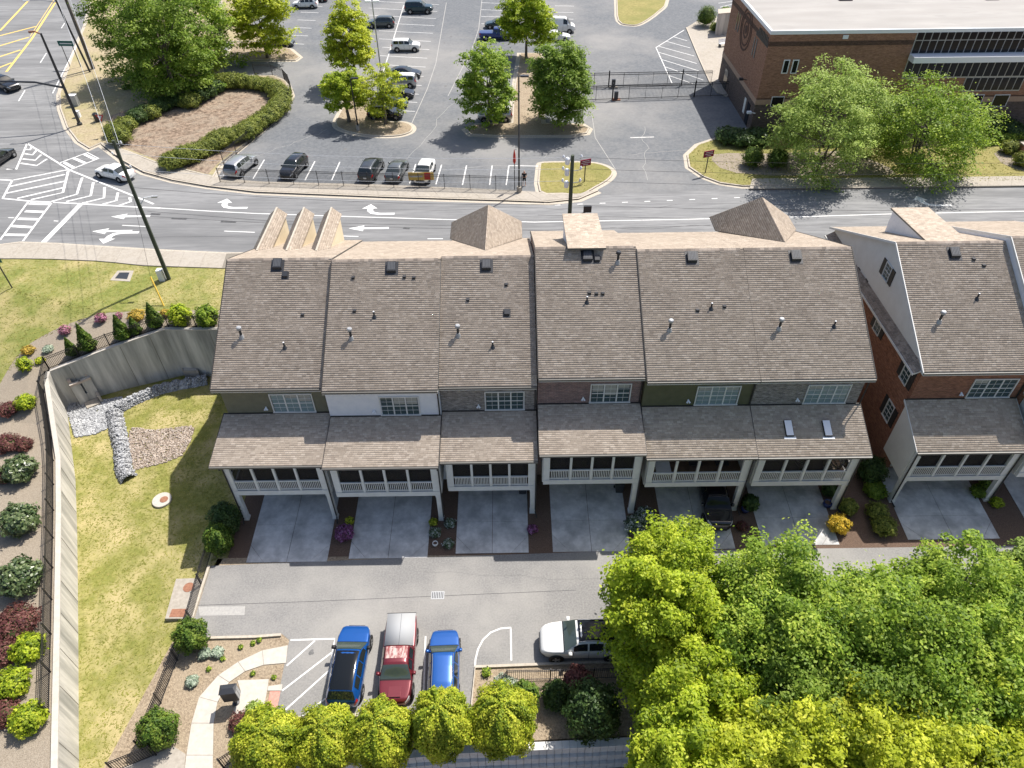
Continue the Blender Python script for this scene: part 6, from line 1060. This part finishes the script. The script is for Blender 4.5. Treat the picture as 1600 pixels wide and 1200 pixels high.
gs((352, 812), 1.0, 2.6, 'leaf_dark', 'dark evergreen shrub in the shade of the end townhouse', 0, 4000, .08, 'conifer', cat='conifer'); gs((341, 844), .85, 2.3, 'leaf_cone', 'sunlit upright evergreen at the corner of the end townhouse', 0, 4000, .08, 'conifer', cat='conifer')
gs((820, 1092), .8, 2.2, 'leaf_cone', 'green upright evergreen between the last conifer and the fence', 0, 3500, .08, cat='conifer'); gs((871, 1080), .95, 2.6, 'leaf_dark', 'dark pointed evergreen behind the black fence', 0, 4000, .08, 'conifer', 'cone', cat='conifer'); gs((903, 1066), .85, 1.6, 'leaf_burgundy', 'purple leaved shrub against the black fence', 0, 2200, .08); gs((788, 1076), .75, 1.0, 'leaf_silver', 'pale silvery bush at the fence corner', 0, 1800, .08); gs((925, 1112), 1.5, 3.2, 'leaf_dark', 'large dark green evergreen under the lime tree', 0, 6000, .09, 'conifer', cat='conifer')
gs((760, 1050), .3, .35, 'leaf_green', 'tiny green sprig at the kerb corner', 0, 200, .06); gs((375, 1128), .6, .7, 'leaf_burgundy', 'low purple shrub above the fence corner', 0, 900, .06); gs((398, 1110), .5, .9, 'leaf_grey', 'thin pale bush beside the mailbox pad', 0, 500, .08)
for px, lb in (((320, 1021), 'silver-green tuft nearest the egg-shaped evergreen'), ((340, 1019), 'silver-green tuft between the evergreen and the walkway'), ((300, 1064), 'silver-green tuft with a green sprig beside the fence')): gs(px, .32, .42, 'leaf_silver', lb, 0, 350, .12, 'yucca')
for px, lb in (((348, 1029), 'green sprig below the silver tuft'), ((376, 1011), 'small green seedling above the walkway bend'), ((395, 1005), 'small green seedling at the alley kerb'), ((326, 1045), 'lone green seedling in the tan mulch'), ((395, 1052), 'seedling in the mulch inside the walkway bend'), ((428, 1058), 'two-tone seedling by the striped bay'), ((405, 1000), 'seedling close to the kerb end')): gs(px, .16, .2, 'leaf_green', lb, 0, 90, .05, 'seedling')
# west bank
for px, r, h, m, lb, n, sz, nm, sh in (((109, 542), .62, 1.9, 'leaf_cone', 'smaller cone shaped arborvitae at the turn of the fence', 2200, .07, 'arborvitae', 'cone'), ((131, 528), .85, 2.9, 'leaf_cone', 'tall cone shaped arborvitae beside the pink azalea', 3200, .07, 'arborvitae', 'cone'), ((187, 512), .85, 2.6, 'leaf_cone', 'cone shaped arborvitae next to the second pink azalea', 3000, .07, 'arborvitae', 'cone'), ((209, 509), .62, 1.8, 'leaf_cone', 'short cone shaped arborvitae in front of orange blooms', 2000, .07, 'arborvitae', 'cone'), ((238, 493), .85, 2.6, 'leaf_cone', 'cone shaped arborvitae below the yellow guy guard', 3000, .07, 'arborvitae', 'cone'),
    ((281, 494), .95, 1.8, 'leaf_lime', 'round light green shrub behind the end wall fence', 2400, .09, 'shrub', 'round'), ((323, 495), .95, 1.8, 'leaf_green', 'round green shrub at the corner of the end townhouse lawn', 2400, .09, 'shrub', 'round'), ((101, 516), .5, .7, 'bloom_pink', 'pink azalea beside the tall arborvitae', 700, .07, 'azalea', 'round'), ((157, 497), .5, .7, 'bloom_pink', 'pink azalea standing alone at the edge of the bank', 700, .07, 'azalea', 'round'), ((185, 493), .35, .5, 'bloom_pink', 'small pink azalea behind an arborvitae', 300, .06, 'azalea', 'round'),
    ((213, 493), .75, .7, 'bloom_orange', 'orange flowering shrub behind the short arborvitae', 900, .07, 'shrub', 'round'), ((258, 490), .5, .6, 'bloom_orange', 'yellow-orange flowering shrub beside the guy guard', 600, .07, 'shrub', 'round'), ((44, 547), .55, .6, 'bloom_orange', 'orange flowering shrub at the bend of the bank', 700, .07, 'shrub', 'round'), ((75, 545), .45, .4, 'leaf_silver', 'pale green tuft near the fence corner', 300, .1, 'tuft', 'round'), ((62, 563), .4, .35, 'leaf_yellow', 'low yellow-green ground cover at the fence corner', 250, .08, 'tuft', 'round'),
    ((38, 570), .6, 1.2, 'leaf_lime', 'small upright lime shrub outside the fence corner', 700, .08, 'shrub', 'round'), ((40, 629), .75, 1.2, 'leaf_lime', 'round bright lime shrub at the head of the burgundy bushes', 1800, .07, 'shrub', 'round'), ((30, 734), 1.15, 1.7, 'leaf_laurel', 'glossy dark laurel just below the burgundy bushes', 2200, .11, 'laurel', 'round'), ((30, 813), 1.25, 1.8, 'leaf_laurel', 'glossy laurel in the middle of the bank', 2400, .11, 'laurel', 'round'), ((31, 903), 1.35, 1.9, 'leaf_laurel', 'largest glossy laurel above the lower burgundy mound', 2600, .11, 'laurel', 'round'),
    ((12, 640), .8, .9, 'leaf_burgundy', 'burgundy barberry next to the round lime shrub', 1500, .06, 'barberry', 'round'), ((10, 693), 1.0, 1.0, 'leaf_burgundy', 'wide burgundy barberry between the lime shrub and the laurel', 1800, .06, 'barberry', 'round'), ((36, 695), .7, .8, 'leaf_burgundy', 'small burgundy barberry close to the fence', 1200, .06, 'barberry', 'round'), ((2, 745), .7, .8, 'leaf_burgundy', 'burgundy barberry behind the first laurel', 1000, .06, 'barberry', 'round'), ((22, 975), 1.45, 1.1, 'leaf_burgundy', 'large burgundy barberry mound below the largest laurel', 3200, .07, 'barberry', 'round'), ((5, 1020), 1.0, .9, 'leaf_burgundy', 'burgundy barberry between two lime shrubs', 1500, .06, 'barberry', 'round'), ((4, 1115), .9, .9, 'leaf_burgundy', 'lowest burgundy barberry on the bank', 1500, .06, 'barberry', 'round'),
    ((45, 1013), .95, 1.3, 'leaf_lime', 'round lime shrub under the burgundy mound by the fence', 2400, .08, 'shrub', 'round'), ((18, 1069), 1.0, 1.3, 'leaf_lime', 'spreading lime shrub set back from the fence', 2400, .08, 'shrub', 'round'), ((44, 1123), .95, 1.3, 'leaf_lime', 'last round lime shrub along the fence', 2400, .08, 'shrub', 'round')): gs(px, r*.92, h*.95, m, lb, hL, n, sz, nm, sh, cat='conifer' if nm == 'arborvitae' else 'shrub')
# between the driveways and in the gap
hT = lambda x, y: max(-.01, hD(x, y)-.04)
for px, r, h, m, lb, n, sz in (((538, 833), .62, .9, 'bloom_purple', 'purple flowering rhododendron at a white porch column', 1300, .07), ((546, 814), .3, .4, 'leaf_yellow', 'small yellow-green plant behind the rhododendron', 200, .07), ((832, 827), .35, .5, 'bloom_purple', 'small purple azalea beside a downspout', 500, .06), ((677, 816), .3, .5, 'leaf_yellow', 'yellow-green plant in front of the column', 220, .07), ((680, 832), .42, .5, 'bloom_white', 'white flowering plant above the white pot ring', 500, .06), ((703, 817), .4, .5, 'bloom_white', 'white flowering plant at the bed edge behind the column', 420, .06), ((701, 849), .38, .5, 'bloom_white', 'white flowering plant near the alley end of the bed', 420, .06), ((993, 820), .75, 1.0, 'bloom_white', 'white azalea in front of the lime tree', 1500, .07), ((1008, 806), .65, 1.0, 'bloom_white', 'second white azalea against the column', 1200, .07),
    ((1311, 819), .72, 1.1, 'leaf_gold', 'sunlit golden globe shrub at the driveway corner', 2600, .06), ((1325, 792), .62, 1.0, 'leaf_hedge', 'green globe shrub behind the golden one', 2000, .06), ((1371, 800), .75, 1.0, 'leaf_hedge', 'green globe shrub beside the red brick house column', 2200, .06), ((1381, 821), .82, 1.0, 'leaf_hedge', 'large globe shrub nearest the alley in the gap', 2400, .06), ((1368, 766), .75, .9, 'leaf_mid', 'loose green shrub in the middle of the gap', 1600, .08), ((1362, 736), .95, 2.0, 'leaf_dark', 'tall dark holly deep in the gap between the houses', 2600, .09), ((1297, 766), .55, .9, 'leaf_dark', 'dim shrub behind the end column', 900, .08), ((1529, 768), .5, .8, 'leaf_mid', 'shaded shrub under the red brick porch', 900, .08), ((1557, 785), .42, .6, 'leaf_lime', 'small light shrub at the red brick porch column', 700, .07), ((1540, 756), .4, .6, 'leaf_mid', 'small dim shrub deep under the porch', 500, .07), ((1172, 786), .55, 1.1, 'leaf_dark', 'spiky dark plant in a blue pot by the porch column', 500, .14), ((1160, 822), .4, .5, 'leaf_burgundy', 'small red-brown shrub beside the black pickup', 400, .06)): gs(px, r, h, m, lb, hT, n, sz)
def pot(px, r, h, m, lb):
    g = G(*px, .25); z = hT(g[0], g[1]); t = thing('plant_pot', lb, 'pot', (g[0], g[1], z)); MB().lathe([(r*.6, 0), (r, h*.6), (r*.9, h), (r*.75, h), (r*.7, h*.8)], (g[0], g[1], z), 16).build('pot', m, t, None, True); MB().lathe([(r*.7, h*.8), (r*.1, h*.82)], (g[0], g[1], z), 12).build('soil', 'mulch_dark', t)
pot((1291, 791), .32, .5, 'ceramic_blue', 'glazed blue pot behind the end column'); pot((1163, 799), .3, .5, 'ceramic_blue', 'blue pot holding a spiky plant by the mid column'); pot((680, 849), .2, .3, 'ceramic_white', 'empty white rimmed pot in the mulch between driveways')
# civic verge and corner hedges
ZV = ZS+.15
for px, r, h, m, lb, n, nm in (((1177, 247), 1.15, 2.0, 'leaf_cone', 'clipped globe shrub on the mulch before the civic building', 5000, 'shrub'), ((1215, 249), 1.15, 2.0, 'leaf_cone', 'darker clipped globe shrub under the airy tree', 5000, 'shrub'), ((1104, 27), 1.55, 2.9, 'leaf_cone', 'large clipped globe shrub on the plaza corner', 5000, 'shrub'), ((1118, 43), .9, 1.2, 'leaf_hedge', 'low shrub below the plaza globe', 900, 'shrub'), ((1135, 18), 1.0, 1.2, 'leaf_mid', 'green shrub behind the stair wall', 900, 'shrub'), ((1578, 231), 1.0, 1.3, 'leaf_hedge', 'clipped shrub behind the monument sign', 1500, 'shrub'), ((1600, 250), 1.1, 1.4, 'leaf_hedge', 'clipped shrub in front of the monument sign', 1500, 'shrub'), ((1588, 181), 1.1, 1.8, 'leaf_green', 'bright globe shrub in the shade of the civic wall', 1500, 'shrub')): gs(px, r, h, m, lb, ZV, n, .06 if n > 4000 else .09, nm)
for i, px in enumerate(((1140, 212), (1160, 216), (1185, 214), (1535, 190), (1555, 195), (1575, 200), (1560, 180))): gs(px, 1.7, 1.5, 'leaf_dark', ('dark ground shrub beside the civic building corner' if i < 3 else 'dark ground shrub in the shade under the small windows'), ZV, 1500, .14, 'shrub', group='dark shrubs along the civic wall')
for i in range(7): gs((1535+i*12, 222-i*2.2), .75, .8, 'leaf_green', 'low light green shrub in the row behind the dry lawn', ZV, 600, .1, 'shrub', group='row of low shrubs behind the lawn')
HM = [(186, 212, 1.5), (195, 196, 1.4), (213, 183, 1.3), (225, 176, 1.3), (236, 176, 1.2), (250, 165, 1.3), (262, 161, 1.2), (282, 157, 1.2), (297, 158, 1.4), (310, 150, 1.3), (325, 143, 1.3), (338, 136, 1.2), (178, 203, 1.2)]
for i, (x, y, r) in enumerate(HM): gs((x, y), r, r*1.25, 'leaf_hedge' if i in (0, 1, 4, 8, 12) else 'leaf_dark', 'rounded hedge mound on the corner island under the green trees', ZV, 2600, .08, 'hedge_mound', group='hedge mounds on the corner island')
HC = smooth_pts([(x, y, 0) for x, y in ((350, 126), (380, 128), (412, 132), (432, 140), (441, 152), (436, 166), (420, 180), (402, 192), (384, 205), (365, 212), (348, 215), (330, 226), (305, 238), (285, 245), (268, 252))], 2)
for i, (x, y, _) in enumerate(HC): gs((x, y), 1.35+.15*math.sin(i*2.1), 1.7+.2*math.sin(i*1.3), 'leaf_hedge', 'clipped hedge mass in the curved row inside the lot fence', ZV, 3000, .075, 'hedge_mound', group='curved clipped hedge')
# grass on the civic verge
grass('civic_grass', [(p[0], p[1]) for p in V6[1:12]]+[(60, 78)], ZV, 12, 'dry yellow lawn before the civic building', h=.08)
# ------------------------------------------------------------------ a person, porch furniture, bins
def person(px, z, label):
    g = G(*px, z); t = thing('person', label, 'person', g, 0)
    J = dict(pel=(0, 0, .95), sp=(0, -.01, 1.15), ch=(0, 0, 1.36), nk=(0, 0, 1.50), hd=(0, -.01, 1.60), hd2=(0, -.02, 1.72), ls=(-.19, 0, 1.41), le=(-.26, -.02, 1.14), lw=(-.16, -.2, 1.02), rs=(.19, 0, 1.41), re=(.26, -.02, 1.14), rw=(.14, -.22, 1.03), lh=(-.10, 0, .9), lk=(-.12, -.02, .5), la=(-.13, .02, .09), lt=(-.14, -.16, .04), rh=(.10, 0, .9), rk=(.12, -.02, .5), ra=(.13, .02, .09), rt=(.15, -.16, .04))
    Rd = dict(pel=.15, sp=.14, ch=.165, nk=.062, hd=.092, hd2=.095, ls=.075, le=.052, lw=.035, rs=.075, re=.052, rw=.035, lh=.105, lk=.068, la=.045, lt=.035, rh=.105, rk=.068, ra=.045, rt=.035)
    E = [('pel', 'sp'), ('sp', 'ch'), ('ch', 'nk'), ('nk', 'hd'), ('hd', 'hd2'), ('ch', 'ls'), ('ls', 'le'), ('le', 'lw'), ('ch', 'rs'), ('rs', 're'), ('re', 'rw'), ('pel', 'lh'), ('lh', 'lk'), ('lk', 'la'), ('la', 'lt'), ('pel', 'rh'), ('rh', 'rk'), ('rk', 'ra'), ('ra', 'rt')]
    def skin(name, keys, m, grow=0.0, sub_=2):
        ks = list(keys); me = bpy.data.meshes.new(name); me.from_pydata([J[k] for k in ks], [(ks.index(a), ks.index(b)) for a, b in E if a in ks and b in ks], []); o = link(name, me, m, t)
        md = o.modifiers.new('skin', 'SKIN'); md.use_smooth_shade = True
        for i, k in enumerate(ks): r = Rd[k]+grow; me.skin_vertices[0].data[i].radius = (r, r*.85); me.skin_vertices[0].data[i].use_root = (i == 0)
        s = o.modifiers.new('sub', 'SUBSURF'); s.levels = 2; s.render_levels = sub_; return o
    skin('body', list(J), 'skin'); J2 = dict(J); J['le2'] = (-.235, -.01, 1.24); J['re2'] = (.235, -.01, 1.24); Rd['le2'] = Rd['re2'] = .062; E.extend([('ls', 'le2'), ('rs', 're2')])
    skin('shirt', ['pel', 'sp', 'ch', 'ls', 'le2', 'rs', 're2'], 'cloth_black', .02); skin('shorts', ['pel', 'lh', 'lk', 'rh', 'rk'], 'cloth_black', .025)
    MB().lathe([(.10, 1.70), (.115, 1.72), (.11, 1.80), (.06, 1.85), (.01, 1.86)], (0, -.015, 0), 12).build('cap', 'metal_white', t, None, True)
    for s in (-1, 1):
        MB().box(s*.14-.055, s*.14+.055, -.2, .08, 0, .09).build('shoe', 'rubber', t)
        for k in range(4): MB().tube([(s*.15-.03+k*.02, -.21, 1.02), (s*.12-.03+k*.02, -.29, 1.01), (s*.09-.03+k*.02, -.31, .98)], .009, 5).build('finger', 'skin', t)
        MB().tube([(s*.12, -.2, 1.03), (s*.08, -.24, 1.05)], .01, 5).build('thumb', 'skin', t)
    for s in (-1, 1): MB().lathe([(.012, -.006), (.012, .006)], (s*.035, -.105, 1.645), 6).build('eye', 'rubber', t)
    MB().add([(-.015, -.10, 1.61), (.015, -.10, 1.61), (0, -.13, 1.605), (0, -.105, 1.655)], [(0, 1, 2), (0, 2, 3), (1, 3, 2)]).build('nose', 'skin', t)
person((819, 290), ZS, 'person in a dark shirt, dark shorts and white cap standing by the parking fence')
def chair(px, h, zf, label, m):
    x, y = px; t = thing('porch_chair', label, 'chair', (x, y, zf), R(25)); MB().box(-.33, .33, -.3, .3, .32, .46).build('seat', m, t); MB().box(-.33, .33, .22, .34, .46, .95).build('backrest', m, t)
    for s in (-1, 1): MB().box(s*.33-.05, s*.33+.05, -.3, .3, .5, .58).build('armrest', 'screen_wood', t)
    for a in (-.3, .3):
        for b in (-.26, .26): MB().box(a-.03, a+.03, b-.03, b+.03, 0, .32).build('leg', 'screen_wood', t)
    for k in range(3): MB().box(-.2, .2, -.18+k*.14, -.12+k*.14, .462, .468).build('stripe', 'cloth_black', t)
h = HOUSES[5]; zf = GY(*h['bm'], h['yc'])[2]+.40
chair((h['x1']-1.6, h['yc']+.9), 0, zf, 'cream cushioned porch chair with dark stripes behind the end screen', 'fabric_cream'); chair((h['x1']-3.4, h['yc']+1.3), 0, zf, 'cream cushioned porch chair behind the grey brick house screen', 'fabric_cream')
h = HOUSES[4]; zf = GY(*h['bm'], h['yc'])[2]+.40
t = thing('porch_daybed', 'white cushioned daybed on the moss green house porch', 'daybed', (h['x0']+1.6, h['yc']+1.3, zf)); og = ORG[t.name]; MB().box(og[0]-.5, og[0]+.5, og[1]-.9, og[1]+.9, zf+.35, zf+.55).build('mattress', 'white_paint', t); MB().box(og[0]-.55, og[0]+.55, og[1]-.95, og[1]+.95, zf+.2, zf+.349).build('frame', 'screen_wood', t)
for a in (-.5, .5):
    for b in (-.9, .9): MB().box(og[0]+a-.04, og[0]+a+.04, og[1]+b-.04, og[1]+b+.04, zf, zf+.2).build('leg', 'screen_wood', t)
for k, dx in enumerate((3.9, 5.7)):
    t = thing('porch_table', ('dark square porch table between the daybed and the armchairs', 'dark low porch table at the far end of the moss green porch')[k], 'table', (h['x0']+dx, h['yc']+1.5, zf)); og = ORG[t.name]; MB().box(og[0]-.45, og[0]+.45, og[1]-.4, og[1]+.4, zf+.45, zf+.52).build('table_top', 'metal_dark', t); MB().box(og[0]-.06, og[0]+.06, og[1]-.06, og[1]+.06, zf, zf+.45).build('leg', 'metal_dark', t)
def bin_(x, y, label, m='metal_dark'):
    z = hD(x, y); t = thing('wheelie_bin', label, 'bin', (x, y, z)); MB().add([(x+a*(.24 if k == 0 else .31), y+b*(.28 if k == 0 else .36), z+(.1 if k == 0 else 1.0)) for k in (0, 1) for a, b in ((-1, -1), (1, -1), (1, 1), (-1, 1))], [(3, 2, 1, 0), (0, 1, 5, 4), (1, 2, 6, 5), (2, 3, 7, 6), (3, 0, 4, 7)]).build('body', m, t)
    MB().add([(x-.33, y-.39, z+1.0), (x+.33, y-.39, z+1.0), (x+.33, y+.38, z+1.02), (x-.33, y+.38, z+1.02), (x-.3, y-.33, z+1.08), (x+.3, y-.33, z+1.08), (x+.3, y+.34, z+1.1), (x-.3, y+.34, z+1.1)], [(4, 5, 6, 7), (0, 1, 5, 4), (1, 2, 6, 5), (2, 3, 7, 6), (3, 0, 4, 7)]).build('lid', m, t)
    for s in (-1, 1): MB().tube([(x+s*.26, y+.3, z+.1), (x+s*.32, y+.3, z+.1)], .1, 10).build('wheel', 'rubber', t)
for hi_, lb in ((1, 'dark wheelie bin in the shade under the white house porch'), (3, 'dark wheelie bin under the rose brick porch'), (2, 'dark wheelie bin under the narrow grey brick porch')): bin_(HOUSES[hi_]['x1']-.95, 32.4, lb)
